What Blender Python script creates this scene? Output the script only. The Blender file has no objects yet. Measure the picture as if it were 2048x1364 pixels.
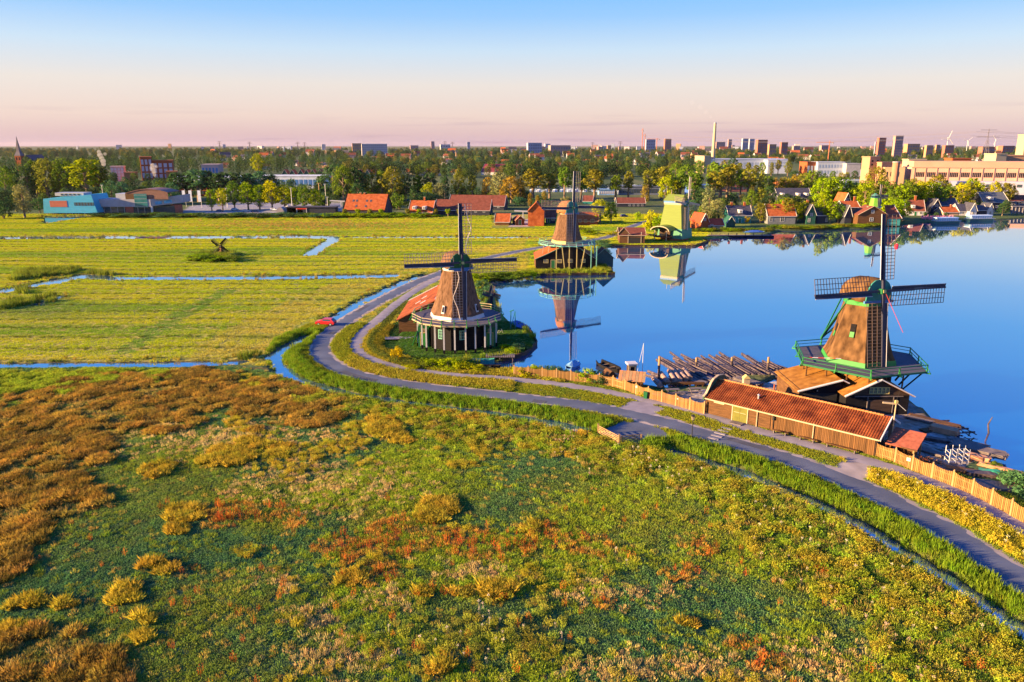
import bpy, math, random
import numpy as np
from mathutils import Vector, Matrix
R = math.radians
random.seed(7)
rng = np.random.default_rng(11)
S = bpy.context.scene
COL = S.collection

# ---------------------------------------------------------------- camera
CAM_H, PITCH, F = 36.0, math.atan(392 / 1500), 1500.0
cam = bpy.data.cameras.new("camera")
cam.sensor_width = 36.0
cam.lens = 36.0 * F / 2048
cam.clip_start = 0.5
cam.clip_end = 60000
cam_o = bpy.data.objects.new("camera", cam)
cam_o.location = (0, 0, CAM_H)
cam_o.rotation_euler = (math.pi / 2 - PITCH, 0, 0)
COL.objects.link(cam_o)
S.camera = cam_o

# ---------------------------------------------------------------- light
SUN_AZ = R(80)        # measured from -Y (towards the camera) round to -X
SUN_EL = R(13.5)
sun_dir = Vector((-math.sin(SUN_AZ) * math.cos(SUN_EL), -math.cos(SUN_AZ) * math.cos(SUN_EL), math.sin(SUN_EL)))
sl = bpy.data.lights.new("sun", 'SUN')
sl.energy = 5.0
sl.angle = R(0.6)
sl.color = (1.0, 0.66, 0.30)
sun = bpy.data.objects.new("sun", sl)
sun.rotation_euler = sun_dir.to_track_quat('Z', 'Y').to_euler()
COL.objects.link(sun)

W = bpy.data.worlds.new("World")
S.world = W
W.use_nodes = True
nt = W.node_tree
for n in list(nt.nodes):
    nt.nodes.remove(n)
out = nt.nodes.new('ShaderNodeOutputWorld')
bg = nt.nodes.new('ShaderNodeBackground')
sky = nt.nodes.new('ShaderNodeTexSky')
sky.sky_type = 'NISHITA'
sky.sun_disc = False
sky.sun_elevation = SUN_EL
sky.sun_rotation = math.atan2(sun_dir.x, sun_dir.y)
sky.altitude = 30
sky.air_density = 1.0
sky.dust_density = 1.2
sky.ozone_density = 3.0
# the morning sky: pink dust band at the horizon fading through pale to deep blue (same all round)
tc = nt.nodes.new('ShaderNodeTexCoord')
sep = nt.nodes.new('ShaderNodeSeparateXYZ')
nt.links.new(tc.outputs['Generated'], sep.inputs[0])
ramp = nt.nodes.new('ShaderNodeValToRGB')
cr = ramp.color_ramp
def srgb(r, g, b):
    return tuple(((c / 255) / 12.92 if c / 255 <= 0.04045 else ((c / 255 + 0.055) / 1.055) ** 2.4) for c in (r, g, b)) + (1.0,)
mr = nt.nodes.new('ShaderNodeMapRange')
mr.inputs['From Min'].default_value = 0.0
mr.inputs['From Max'].default_value = 0.5
nt.links.new(sep.outputs['Z'], mr.inputs['Value'])
nt.links.new(mr.outputs[0], ramp.inputs[0])
stops = [(0.0, srgb(206, 176, 192)), (0.028, srgb(220, 188, 190)), (0.07, srgb(234, 208, 198)), (0.146, srgb(232, 220, 212)),
         (0.226, srgb(200, 220, 238)), (0.304, srgb(150, 198, 246)), (0.39, srgb(112, 184, 252)), (0.60, srgb(70, 156, 254)),
         (0.80, srgb(52, 138, 250)), (1.0, srgb(42, 120, 236))]
cr.elements[0].position = stops[0][0]; cr.elements[0].color = stops[0][1]
cr.elements[1].position = 1.0; cr.elements[1].color = stops[-1][1]
for p, c in stops[1:-1]:
    e = cr.elements.new(p); e.color = c
# thin long cloud streaks just above the horizon
mp = nt.nodes.new('ShaderNodeMapping'); mp.inputs['Scale'].default_value = (5.0, 5.0, 130.0)
nt.links.new(tc.outputs['Generated'], mp.inputs[0])
nz = nt.nodes.new('ShaderNodeTexNoise'); nz.inputs['Scale'].default_value = 1.0; nz.inputs['Detail'].default_value = 4
nt.links.new(mp.outputs[0], nz.inputs['Vector'])
cm = nt.nodes.new('ShaderNodeMapRange'); cm.inputs['From Min'].default_value = 0.55; cm.inputs['From Max'].default_value = 0.78
nt.links.new(nz.outputs[0], cm.inputs['Value'])
lo = nt.nodes.new('ShaderNodeMapRange'); lo.inputs['From Min'].default_value = 0.05; lo.inputs['From Max'].default_value = 0.012
nt.links.new(sep.outputs['Z'], lo.inputs['Value'])
mul = nt.nodes.new('ShaderNodeMath'); mul.operation = 'MULTIPLY'
nt.links.new(cm.outputs[0], mul.inputs[0]); nt.links.new(lo.outputs[0], mul.inputs[1])
mul2 = nt.nodes.new('ShaderNodeMath'); mul2.operation = 'MULTIPLY'; mul2.inputs[1].default_value = 0.8
nt.links.new(mul.outputs[0], mul2.inputs[0])
mixc = nt.nodes.new('ShaderNodeMixRGB'); mixc.inputs[2].default_value = srgb(170, 138, 166)
nt.links.new(mul2.outputs[0], mixc.inputs[0]); nt.links.new(ramp.outputs[0], mixc.inputs[1])
SKY_GAIN = 0.25
g1 = nt.nodes.new('ShaderNodeMixRGB'); g1.blend_type = 'MULTIPLY'; g1.inputs[0].default_value = 1
g1.inputs[2].default_value = (SKY_GAIN / 0.1,) * 3 + (1,)
nt.links.new(mixc.outputs[0], g1.inputs[1])
mixs = nt.nodes.new('ShaderNodeMixRGB'); mixs.inputs[0].default_value = 0.94
nt.links.new(sky.outputs[0], mixs.inputs[1]); nt.links.new(g1.outputs[0], mixs.inputs[2])
nt.links.new(mixs.outputs[0], bg.inputs[0])
bg.inputs[1].default_value = 0.1
nt.links.new(bg.outputs[0], out.inputs[0])

S.view_settings.view_transform = 'Standard'
S.view_settings.look = 'None'
S.view_settings.exposure = 2.08
S.view_settings.gamma = 1
S.view_settings.use_curve_mapping = False
S.render.engine = 'CYCLES'
S.cycles.max_bounces = 6
S.cycles.diffuse_bounces = 2
S.cycles.glossy_bounces = 3
S.cycles.transparent_max_bounces = 8
S.cycles.use_denoising = True
S.cycles.volume_bounces = 0

# ---------------------------------------------------------------- projection helpers: photograph point -> place on the ground
cp, sp = math.cos(PITCH), math.sin(PITCH)
def ray(px, py):
    x, y = (px - 1024) / F, (682 - py) / F
    return Vector((x, cp + y * sp, -sp + y * cp))
def G(px, py, z=0.5):
    d = ray(px, py); t = (z - CAM_H) / d.z
    return Vector((d.x * t, d.y * t, z))
def at(px, py, Y):
    d = ray(px, py); t = Y / d.y
    return Vector((d.x * t, Y, CAM_H + d.z * t))
def to_px(X, Y, z=0.5):
    dz = z - CAM_H
    dep = Y * cp - dz * sp
    return 1024 + F * X / dep, 682 - F * (Y * sp + dz * cp) / dep

# ---------------------------------------------------------------- materials
MATS = {}
def mat(name, col, rough=0.7, var=0.18, scale=3.0, stretch=(1, 1, 1), bump=0.0, col2=None, metal=0.0, spec=0.3, detail=5):
    if name in MATS:
        return MATS[name]
    m = bpy.data.materials.new(name); m.use_nodes = True
    n = m.node_tree; b = n.nodes['Principled BSDF']
    b.inputs['Roughness'].default_value = rough
    b.inputs['Metallic'].default_value = metal
    b.inputs['Specular IOR Level'].default_value = spec
    t = n.nodes.new('ShaderNodeTexCoord'); mp_ = n.nodes.new('ShaderNodeMapping')
    mp_.inputs['Scale'].default_value = stretch
    n.links.new(t.outputs['Object'], mp_.inputs[0])
    no = n.nodes.new('ShaderNodeTexNoise'); no.inputs['Scale'].default_value = scale; no.inputs['Detail'].default_value = detail
    n.links.new(mp_.outputs[0], no.inputs['Vector'])
    r = n.nodes.new('ShaderNodeValToRGB')
    c1 = tuple(c * (1 - var) for c in col); c2 = col2 if col2 else tuple(min(1, c * (1 + var)) for c in col)
    r.color_ramp.elements[0].position = 0.3; r.color_ramp.elements[0].color = (*c1, 1)
    r.color_ramp.elements[1].position = 0.7; r.color_ramp.elements[1].color = (*c2, 1)
    n.links.new(no.outputs[0], r.inputs[0]); n.links.new(r.outputs[0], b.inputs['Base Color'])
    if bump:
        bp = n.nodes.new('ShaderNodeBump'); bp.inputs['Strength'].default_value = bump; bp.inputs['Distance'].default_value = 0.1
        n.links.new(no.outputs[0], bp.inputs['Height']); n.links.new(bp.outputs[0], b.inputs['Normal'])
    MATS[name] = m
    return m
def leafmat(name, source):
    m = bpy.data.materials.new(name); m.use_nodes = True
    n = m.node_tree
    for x in list(n.nodes): n.nodes.remove(x)
    o = n.nodes.new('ShaderNodeOutputMaterial'); d = n.nodes.new('ShaderNodeBsdfDiffuse'); t = n.nodes.new('ShaderNodeBsdfTranslucent')
    mx = n.nodes.new('ShaderNodeMixShader'); mx.inputs[0].default_value = 0.3
    if source == 'OBJECT':
        s = n.nodes.new('ShaderNodeObjectInfo'); c = s.outputs['Color']
    else:
        s = n.nodes.new('ShaderNodeAttribute'); s.attribute_type = 'INSTANCER'; s.attribute_name = 'tint'; c = s.outputs['Color']
    g = n.nodes.new('ShaderNodeTexCoord'); no = n.nodes.new('ShaderNodeTexNoise'); no.inputs['Scale'].default_value = 0.9 if source == 'OBJECT' else 5.0
    n.links.new(g.outputs['Object'], no.inputs['Vector'])
    r = n.nodes.new('ShaderNodeMapRange'); r.inputs['From Min'].default_value = 0.25; r.inputs['From Max'].default_value = 0.75
    r.inputs['To Min'].default_value = 0.7; r.inputs['To Max'].default_value = 1.3
    n.links.new(no.outputs[0], r.inputs['Value'])
    v = n.nodes.new('ShaderNodeVectorMath'); v.operation = 'SCALE'
    n.links.new(c, v.inputs[0]); n.links.new(r.outputs[0], v.inputs['Scale'])
    n.links.new(v.outputs[0], d.inputs[0]); n.links.new(v.outputs[0], t.inputs[0])
    n.links.new(d.outputs[0], mx.inputs[1]); n.links.new(t.outputs[0], mx.inputs[2]); n.links.new(mx.outputs[0], o.inputs[0])
    MATS[name] = m
    return m
def per_piece(m, lo=0.72, hi=1.28):
    """boards and tiles differ a little from piece to piece"""
    n = m.node_tree; b = n.nodes['Principled BSDF']; src = b.inputs['Base Color'].links[0].from_socket
    oi = n.nodes.new('ShaderNodeObjectInfo'); r = n.nodes.new('ShaderNodeMapRange'); r.inputs['To Min'].default_value = lo; r.inputs['To Max'].default_value = hi
    n.links.new(oi.outputs['Random'], r.inputs['Value']); v = n.nodes.new('ShaderNodeVectorMath'); v.operation = 'SCALE'
    n.links.new(src, v.inputs[0]); n.links.new(r.outputs[0], v.inputs['Scale']); n.links.new(v.outputs[0], b.inputs['Base Color'])
leafmat('leaf', 'OBJECT'); leafmat('blade', 'INSTANCER')
thatch = mat('thatch', (0.125, 0.068, 0.042), 0.95, 0.4, 2.2, (1.6, 1.6, 0.35), 0.7, col2=(0.20, 0.112, 0.07), spec=0.05, detail=9)
thatch_dark = mat('thatch_aged', (0.085, 0.045, 0.024), 0.95, 0.5, 1.0, (1, 1, 0.5), 0.7, col2=(0.20, 0.108, 0.05), spec=0.05, detail=9)
tile = mat('clay_tile', (0.17, 0.034, 0.014), 0.8, 0.45, 0.7, (1, 1, 1), 0.25, col2=(0.33, 0.088, 0.025), spec=0.15, detail=8)
tile_or = mat('orange_tile', (0.34, 0.075, 0.022), 0.8, 0.25, 0.8, (1, 1, 1), 0.2, col2=(0.43, 0.12, 0.04), spec=0.12, detail=8)
tile_br = mat('brown_tile', (0.17, 0.055, 0.038), 0.85, 0.25, 0.8, (1, 1, 1), 0.2, spec=0.12, detail=8)
tile_dk = mat('slate_tile', (0.05, 0.05, 0.075), 0.7, 0.25, 0.8, (1, 1, 1), 0.2, detail=8)
tar = mat('tarred_wood', (0.012, 0.011, 0.014), 0.85, 0.35, 2.0, (0.3, 0.3, 6), 0.3, spec=0.1)
tar_b = mat('weathered_tarred_wood', (0.055, 0.032, 0.022), 0.8, 0.35, 2.0, (0.3, 0.3, 6), 0.3)
brownwood = mat('brown_wood', (0.105, 0.048, 0.018), 0.8, 0.35, 1.6, (0.5, 0.5, 4), 0.3)
palewood = mat('pale_wood', (0.34, 0.21, 0.10), 0.8, 0.22, 1.5, (2, 2, 0.5), 0.15)
fencewood = mat('fence_wood', (0.27, 0.145, 0.045), 0.8, 0.22, 1.5, (2, 2, 0.5), 0.1)
per_piece(fencewood, 0.62, 1.3)
greywood = mat('grey_wood', (0.13, 0.11, 0.12), 0.85, 0.35, 1.2, (1, 1, 1), 0.3, col2=(0.20, 0.16, 0.155))
logwood = mat('wet_log_bark', (0.055, 0.042, 0.05), 0.6, 0.5, 2.0, (1, 1, 1), 0.4, col2=(0.14, 0.10, 0.105))
barelog = mat('bare_log', (0.27, 0.18, 0.155), 0.75, 0.4, 2.2, (1, 1, 1), 0.3)
green = mat('green_paint', (0.012, 0.12, 0.045), 0.5, 0.12, 2)
brightgreen = mat('bright_green_paint', (0.03, 0.22, 0.045), 0.5, 0.1, 2)
teal = mat('teal_paint', (0.03, 0.22, 0.19), 0.55, 0.15, 2)
tealp = mat('pale_teal_paint', (0.16, 0.42, 0.36), 0.6, 0.12, 2)
limeg = mat('yellow_green_boards', (0.14, 0.19, 0.035), 0.7, 0.14, 1.2, (0.3, 0.3, 8), 0.2)
white = mat('white_paint', (0.52, 0.51, 0.53), 0.55, 0.06, 2)
cream = mat('cream_paint', (0.42, 0.33, 0.22), 0.6, 0.08, 2)
yellow = mat('pale_yellow_paint', (0.48, 0.39, 0.15), 0.6, 0.08, 2)
bluep = mat('blue_paint', (0.06, 0.18, 0.42), 0.5, 0.1, 2)
redp = mat('red_paint', (0.55, 0.05, 0.03), 0.4, 0.1, 2)
sailwood = mat('sail_stock_paint', (0.035, 0.036, 0.065), 0.5, 0.15, 2)
lath = mat('sail_lath', (0.34, 0.25, 0.20), 0.7, 0.2, 2)
lathdk = mat('dark_sail_lath', (0.15, 0.10, 0.075), 0.7, 0.2, 2)
cloth = mat('sail_cloth', (0.74, 0.64, 0.58), 0.9, 0.08, 2)
deckdk = mat('stage_boards', (0.075, 0.070, 0.105), 0.75, 0.3, 1.2, (1, 5, 1), 0.2)
glass = mat('window_glass', (0.05, 0.07, 0.09), 0.08, 0.2, 1.0, spec=0.6)
brick = mat('brick', (0.30, 0.085, 0.035), 0.9, 0.2, 4, spec=0.1)
pinkbrick = mat('pink_render', (0.58, 0.35, 0.26), 0.9, 0.1, 0.2, spec=0.1)
concrete = mat('concrete', (0.34, 0.33, 0.37), 0.85, 0.12, 0.4, spec=0.2)
metalgrey = mat('grey_metal', (0.45, 0.46, 0.50), 0.4, 0.1, 2, metal=0.4)
rubber = mat('rubber', (0.02, 0.02, 0.022), 0.8, 0.1, 3)
turq = mat('turquoise_cladding', (0.03, 0.33, 0.52), 0.6, 0.10, 0.3, (1, 1, 4))
bark = mat('bark', (0.20, 0.14, 0.10), 0.9, 0.3, 3, (1, 1, 0.3), 0.3)
asph = mat('asphalt', (0.092, 0.108, 0.15), 0.75, 0.22, 0.22, (1, 1, 1), 0.0, spec=0.35, detail=10)
pathm = mat('path_paving', (0.245, 0.225, 0.26), 0.9, 0.16, 0.6, (1, 1, 1), 0.05, spec=0.15, detail=10)
gravelm = mat('trodden_gravel', (0.34, 0.29, 0.27), 0.95, 0.25, 0.5, spec=0.05, detail=10)

# ---------------------------------------------------------------- objects and meshes
def tag(o, label=None, cat=None, group=None, kind=None):
    if label: o['label'] = label
    if cat: o['category'] = cat
    if group: o['group'] = group
    if kind: o['kind'] = kind
    return o
def empty(name, loc, rz=0.0):
    o = bpy.data.objects.new(name, None); COL.objects.link(o)
    o.location = loc; o.rotation_euler = (0, 0, rz); o.empty_display_size = 0.2
    return o
def thing(name, label, cat, loc=(0, 0, 0), rz=0.0, group=None):
    return tag(empty(name, loc, rz), label, cat, group)
class MB:
    def __init__(s): s.v = []; s.f = []
    def add(s, vs, fs):
        b = len(s.v); s.v += [tuple(x) for x in vs]; s.f += [tuple(i + b for i in q) for q in fs]; return s
    def box(s, c, d, rz=0.0, M=None):
        c = Vector(c); h = Vector(d) / 2
        vs = [Vector((sx * h.x, sy * h.y, sz * h.z)) for sz in (-1, 1) for sy in (-1, 1) for sx in (-1, 1)]
        if M is None: M = Matrix.Rotation(rz, 3, 'Z')
        return s.add([M @ q + c for q in vs], [(0, 2, 3, 1), (4, 5, 7, 6), (0, 1, 5, 4), (2, 6, 7, 3), (0, 4, 6, 2), (1, 3, 7, 5)])
    def beam(s, p, q, w, h=None, up=None):
        p, q = Vector(p), Vector(q); d = q - p; L = d.length
        if L < 1e-6: return s
        z = d / L; u = Vector(up) if up is not None else (Vector((0, 0, 1)) if abs(z.z) < 0.95 else Vector((1, 0, 0)))
        x = u.cross(z).normalized(); y = z.cross(x)
        M = Matrix((x, y, z)).transposed()
        return s.box((p + q) / 2, (w, h if h else w, L), M=M)
    def tube(s, p, q, r0, r1=None, n=6, caps=True):
        p, q = Vector(p), Vector(q); r1 = r0 if r1 is None else r1; d = (q - p)
        if d.length < 1e-6: return s
        z = d.normalized(); u = Vector((0, 0, 1)) if abs(z.z) < 0.95 else Vector((1, 0, 0))
        x = u.cross(z).normalized(); y = z.cross(x)
        vs = []
        for c, r in ((p, r0), (q, r1)):
            for i in range(n):
                a = 2 * math.pi * i / n; vs.append(c + x * (r * math.cos(a)) + y * (r * math.sin(a)))
        fs = [(i, (i + 1) % n, n + (i + 1) % n, n + i) for i in range(n)]
        if caps: fs += [tuple(reversed(range(n))), tuple(range(n, 2 * n))]
        return s.add(vs, fs)
    def poly(s, pts): return s.add(pts, [tuple(range(len(pts)))])
    def prism(s, pts, z0, z1):
        n = len(pts); vs = [(p[0], p[1], z0) for p in pts] + [(p[0], p[1], z1) for p in pts]
        return s.add(vs, [(i, (i + 1) % n, n + (i + 1) % n, n + i) for i in range(n)] + [tuple(reversed(range(n))), tuple(range(n, 2 * n))])
    def slab(s, pts, t):
        pts = [Vector(p) for p in pts]; n = (pts[1] - pts[0]).cross(pts[2] - pts[0]).normalized()
        k = len(pts); vs = pts + [p - n * t for p in pts]
        return s.add(vs, [tuple(range(k)), tuple(reversed(range(k, 2 * k)))] + [(i, k + i, k + (i + 1) % k, (i + 1) % k) for i in range(k)])
    def loft(s, rings, cap=True):
        n = len(rings[0]); b = []
        for r in rings: b += list(r)
        fs = []
        for j in range(len(rings) - 1):
            for i in range(n):
                fs.append((j * n + i, j * n + (i + 1) % n, (j + 1) * n + (i + 1) % n, (j + 1) * n + i))
        if cap: fs += [tuple(reversed(range(n))), tuple(range((len(rings) - 1) * n, len(rings) * n))]
        return s.add(b, fs)
    def mesh(s, name, m, smooth=False):
        me = bpy.data.meshes.new(name); me.from_pydata(s.v, [], s.f); me.update()
        if m: me.materials.append(m)
        if smooth: me.polygons.foreach_set('use_smooth', [True] * len(me.polygons))
        return me
    def build(s, name, m, parent=None, smooth=False, loc=None, rz=None):
        o = bpy.data.objects.new(name, s.mesh(name, m, smooth)); COL.objects.link(o)
        if parent: o.parent = parent
        if loc is not None: o.location = loc
        if rz is not None: o.rotation_euler = (0, 0, rz)
        return o
def inst(name, me, parent=None, loc=None, rot=None, scale=None):
    o = bpy.data.objects.new(name, me); COL.objects.link(o)
    if parent: o.parent = parent
    if loc is not None: o.location = loc
    if rot is not None: o.rotation_euler = rot
    if scale is not None: o.scale = scale
    return o
def ngon(n, r, a0=0.0, z=0.0):
    return [Vector((r * math.cos(a0 + 2 * math.pi * i / n), r * math.sin(a0 + 2 * math.pi * i / n), z)) for i in range(n)]
def box(name, c, d, m, parent=None, rz=0.0): return MB().box(c, d, rz).build(name, m, parent)
def window(parent, c, nrm, w, h, frame=white, pane=glass, cross=(1, 1), name='window'):
    """casement: a frame with glazing bars and a pane sunk behind it, centre c on a wall with outward normal nrm (horizontal)"""
    c = Vector(c); nn = Vector((nrm[0], nrm[1], 0)).normalized(); t = Vector((-nn.y, nn.x, 0)); u = Vector((0, 0, 1))
    M = Matrix((t, nn, u)).transposed(); b = MB(); fw = min(0.12, w * 0.16)
    for sx in (-1, 1): b.box(c + t * sx * (w / 2 - fw / 2) + nn * 0.05, (fw, 0.1, h), M=M)
    for sz in (-1, 1): b.box(c + u * sz * (h / 2 - fw / 2) + nn * 0.048, (w - 2 * fw, 0.1, fw), M=M)
    for i in range(cross[0]): b.box(c + t * (w * ((i + 1) / (cross[0] + 1) - 0.5)) + nn * 0.04, (fw * 0.5, 0.07, h - 2 * fw), M=M)
    for i in range(cross[1]): b.box(c + u * (h * ((i + 1) / (cross[1] + 1) - 0.5)) + nn * 0.035, (w - 2 * fw, 0.06, fw * 0.5), M=M)
    o = b.build(name, frame, parent)
    MB().box(c + nn * 0.015, (w - fw, 0.03, h - fw), M=M).build('pane', pane, o)
    return o
def door(parent, c, nrm, w, h, m=green, frame=white, name='door'):
    c = Vector(c); nn = Vector((nrm[0], nrm[1], 0)).normalized(); t = Vector((-nn.y, nn.x, 0)); u = Vector((0, 0, 1))
    M = Matrix((t, nn, u)).transposed()
    o = MB().box(c + nn * 0.03, (w, 0.06, h), M=M).build(name, m, parent)
    b = MB()
    for sx in (-1, 1): b.box(c + t * sx * (w / 2 + 0.06) + nn * 0.05, (0.12, 0.1, h + 0.1), M=M)
    b.box(c + u * (h / 2 + 0.11) + nn * 0.052, (w + 0.24, 0.1, 0.12), M=M); b.build('door_frame', frame, o)
    return o

# ---------------------------------------------------------------- fields
def hash2(ix, iy, seed):
    n = (ix.astype(np.int64) * 374761393 + iy.astype(np.int64) * 668265263 + seed * 1442695041) & 0xffffffff
    n = ((n ^ (n >> 13)) * 1274126177) & 0xffffffff
    return ((n ^ (n >> 16)) & 0xffff) / 65535.0
def vnoise(x, y, sc, seed=0):
    x = np.asarray(x) / sc; y = np.asarray(y) / sc; ix = np.floor(x); iy = np.floor(y); fx = x - ix; fy = y - iy
    fx = fx * fx * (3 - 2 * fx); fy = fy * fy * (3 - 2 * fy)
    a, b = hash2(ix, iy, seed), hash2(ix + 1, iy, seed); c, d = hash2(ix, iy + 1, seed), hash2(ix + 1, iy + 1, seed)
    return (a + (b - a) * fx) * (1 - fy) + (c + (d - c) * fx) * fy
def fbm(x, y, sc, seed=0, o=3):
    t = 0; w = 0
    for i in range(o):
        t = t + vnoise(x, y, sc / 2 ** i, seed + i * 17) / 2 ** i; w += 1 / 2 ** i
    return t / w
def seg_d(X, Y, pts, closed=False):
    d = np.full(X.shape, 1e9); n = len(pts)
    for i in range(n if closed else n - 1):
        ax, ay = pts[i][0], pts[i][1]; bx, by = pts[(i + 1) % n][0], pts[(i + 1) % n][1]
        dx, dy = bx - ax, by - ay; L = dx * dx + dy * dy + 1e-12
        t = np.clip(((X - ax) * dx + (Y - ay) * dy) / L, 0, 1)
        d = np.minimum(d, np.hypot(X - ax - t * dx, Y - ay - t * dy))
    return d
def inside(X, Y, pts):
    r = np.zeros(X.shape, bool); n = len(pts)
    for i in range(n):
        ax, ay = pts[i][0], pts[i][1]; bx, by = pts[(i + 1) % n][0], pts[(i + 1) % n][1]
        c = ((ay > Y) != (by > Y)) & (X < (bx - ax) * (Y - ay) / (by - ay + 1e-12) + ax)
        r ^= c
    return r
def smooth_line(pts, step=1.0):
    P = [Vector((p[0], p[1], 0)) for p in pts]; P = [2 * P[0] - P[1]] + P + [2 * P[-1] - P[-2]]; o = []
    for i in range(1, len(P) - 2):
        a, b, c, d = P[i - 1:i + 3]; k = max(2, int((c - b).length / step))
        for j in range(k):
            t = j / k
            o.append(0.5 * ((2 * b) + (c - a) * t + (2 * a - 5 * b + 4 * c - d) * t * t + (3 * b - a - 3 * c + d) * t ** 3))
    o.append(P[-2]); return o
# ================================================================ the lie of the land
WZ = 0.0
def gw(px, py): v = G(px, py, 0.0); return (v.x, v.y)
def gl(px, py): v = G(px, py, 0.5); return (v.x, v.y)
river = [gw(*p) for p in [(2048, 985), (2010, 952), (1960, 915), (1905, 872), (1862, 835), (1842, 812)]] + \
        [(57.5, 100), (58.5, 108), (54, 114), (46, 114.5), (39, 111)] + \
        [gw(*p) for p in [(1565, 752), (1500, 752), (1420, 772), (1330, 778), (1290, 772), (1240, 762), (1190, 752), (1130, 743), (1060, 735), (1020, 742),
         (985, 744), (958, 738), (955, 722), (1005, 724), (1050, 711), (1074, 689), (1064, 669), (1052, 657), (1020, 645), (1000, 625), (993, 600),
         (985, 580), (968, 566), (1000, 559), (1068, 552), (1229, 550), (1206, 530), (1192, 515), (1188, 502), (1202, 494), (1222, 493), (1390, 493),
         (1417, 484), (1405, 478), (1440, 476), (1530, 472), (1560, 463), (1640, 460), (1705, 459), (1760, 456), (1800, 450), (1850, 446), (1990, 440), (2060, 436)]] + \
        [(420, 384), (700, 380), (700, 40), (200, 30), (110, 62)]
pond = [gl(*p) for p in [(86, 446), (178, 432), (196, 430), (130, 430), (86, 431)]]
ditches = [  # centre line (photograph points), half width in metres
    ([(-400, 742), (-150, 738), (0, 733), (200, 732), (430, 729), (480, 727)], 1.7),
    ([(548, 716), (560, 735), (580, 752), (620, 768), (700, 791), (800, 807), (950, 826), (1080, 844), (1165, 862)], 1.3),
    ([(1345, 906), (1480, 946), (1620, 1004), (1740, 1066), (1850, 1132), (1960, 1204), (2060, 1276), (2300, 1440)], 1.05),
    ([(548, 716), (566, 700), (610, 675)], 1.5),
    ([(668, 641), (720, 606), (780, 578), (815, 562), (850, 552)], 1.7),
    ([(-200, 610), (0, 584), (60, 572), (160, 553)], 2.4),
    ([(105, 566), (160, 553), (230, 557), (400, 557), (560, 556), (690, 554), (780, 552)], 3.0),
    ([(-200, 480), (0, 476), (220, 475), (310, 475), (620, 474), (660, 475)], 5.2),
    ([(672, 474), (662, 483), (640, 496), (618, 510)], 2.6),
    ([(700, 475), (860, 475), (1070, 475)], 2.6),
    ([(70, 612), (115, 596), (122, 592)], 1.0),
]
ditchW = [([gw(*p) for p in d[0]], d[1]) for d in ditches]
road_px = [(2300, 1345), (2150, 1240), (2048, 1166), (1900, 1066), (1750, 987), (1600, 926), (1450, 881), (1300, 837), (1150, 809), (1000, 791), (850, 774),
           (740, 756), (672, 733), (641, 706), (648, 676), (700, 637), (760, 602), (820, 571), (868, 551), (940, 525), (1010, 508), (1080, 495), (1160, 484), (1215, 474), (1250, 458), (1290, 444), (1330, 432)]
path_px = [(2300, 1200), (2150, 1115), (2048, 1056), (1900, 980), (1750, 926), (1600, 884), (1480, 851), (1400, 824), (1300, 801), (1200, 781), (1100, 766), (1000, 756),
           (900, 749), (800, 735), (735, 715), (712, 694), (722, 668), (755, 640), (795, 606), (832, 580), (866, 562), (905, 545)]
road = smooth_line([gl(*p) for p in road_px]); path = smooth_line([gl(*p) for p in path_px])
roadc = [(p.x, p.y) for p in road[::3]]; pathc = [(p.x, p.y) for p in path[::3]]
ROAD_W, PATH_W = 3.7, 2.4
isl_left = [gl(*p) for p in [(800, 620), (760, 690), (860, 735), (960, 715), (1050, 705), (1070, 688), (1040, 655), (985, 610), (900, 590)]]
yard = [gl(*p) for p in [(1250, 775), (1330, 785), (1420, 778), (1560, 755)]] + [(46, 113), (57, 112), (57, 98)] + [gl(*p) for p in [(1850, 830), (1900, 875), (1955, 920), (1900, 945), (1800, 915), (1748, 895), (1700, 850), (1500, 800), (1420, 815), (1300, 790)]]
lot = [gl(*p) for p in [(355, 430), (380, 412), (520, 400), (680, 405), (690, 424), (560, 428)]]
lot2 = [gl(*p) for p in [(1015, 452), (1040, 440), (1060, 436), (1060, 452)]]

def water_sd(X, Y):
    d = seg_d(X, Y, river, True); sd = np.where(inside(X, Y, river), -d, d)
    d = seg_d(X, Y, pond, True); sd = np.minimum(sd, np.where(inside(X, Y, pond), -d, d))
    for pts, hw in ditchW:
        if (pts[0][1] < 700):
            wob = (fbm(X, Y, 6.0, 5) - 0.5) * min(hw, 1.6) * 0.6
            sd = np.minimum(sd, seg_d(X, Y, pts) - hw + wob)
    return sd
def height(X, Y, sd=None):
    if sd is None: sd = water_sd(X, Y)
    rd = np.minimum(seg_d(X, Y, roadc) - 2.6, seg_d(X, Y, pathc) - 2.0)
    flat = np.clip(rd / 3.0, 0, 1)
    mead = np.clip((130 - Y) / 20, 0, 1) * np.clip((np.asarray(X) * 0 + seg_d(X, Y, roadc) - 6) / 6, 0, 1) * np.clip((sd - 1.5) / 4, 0, 1)
    pol = np.clip((Y - 118) / 8, 0, 1) * np.clip((400 - Y) / 12, 0, 1) * np.clip((seg_d(X, Y, roadc) - 5) / 5, 0, 1) * (np.asarray(X) < np.interp(Y, [110, 150, 200, 240, 300], [-20, -22, -5, 12, 36]))
    h = 0.5 - 0.32 * pol + flat * ((fbm(X, Y, 9, 3) - 0.5) * 0.12) + mead * ((fbm(X, Y, 4.5, 8) - 0.5) * 0.25 + (fbm(X, Y, 1.6, 9, 2) - 0.5) * 0.16)
    far = np.clip((Y - 470) / 60, 0, 1); h = h * (1 - far) + 0.5 * far
    land = np.minimum(h, sd * 0.75)
    return np.where(sd < 0, np.maximum(-1.3, sd * 0.8), np.where(far > 0.5, h, land))

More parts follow.
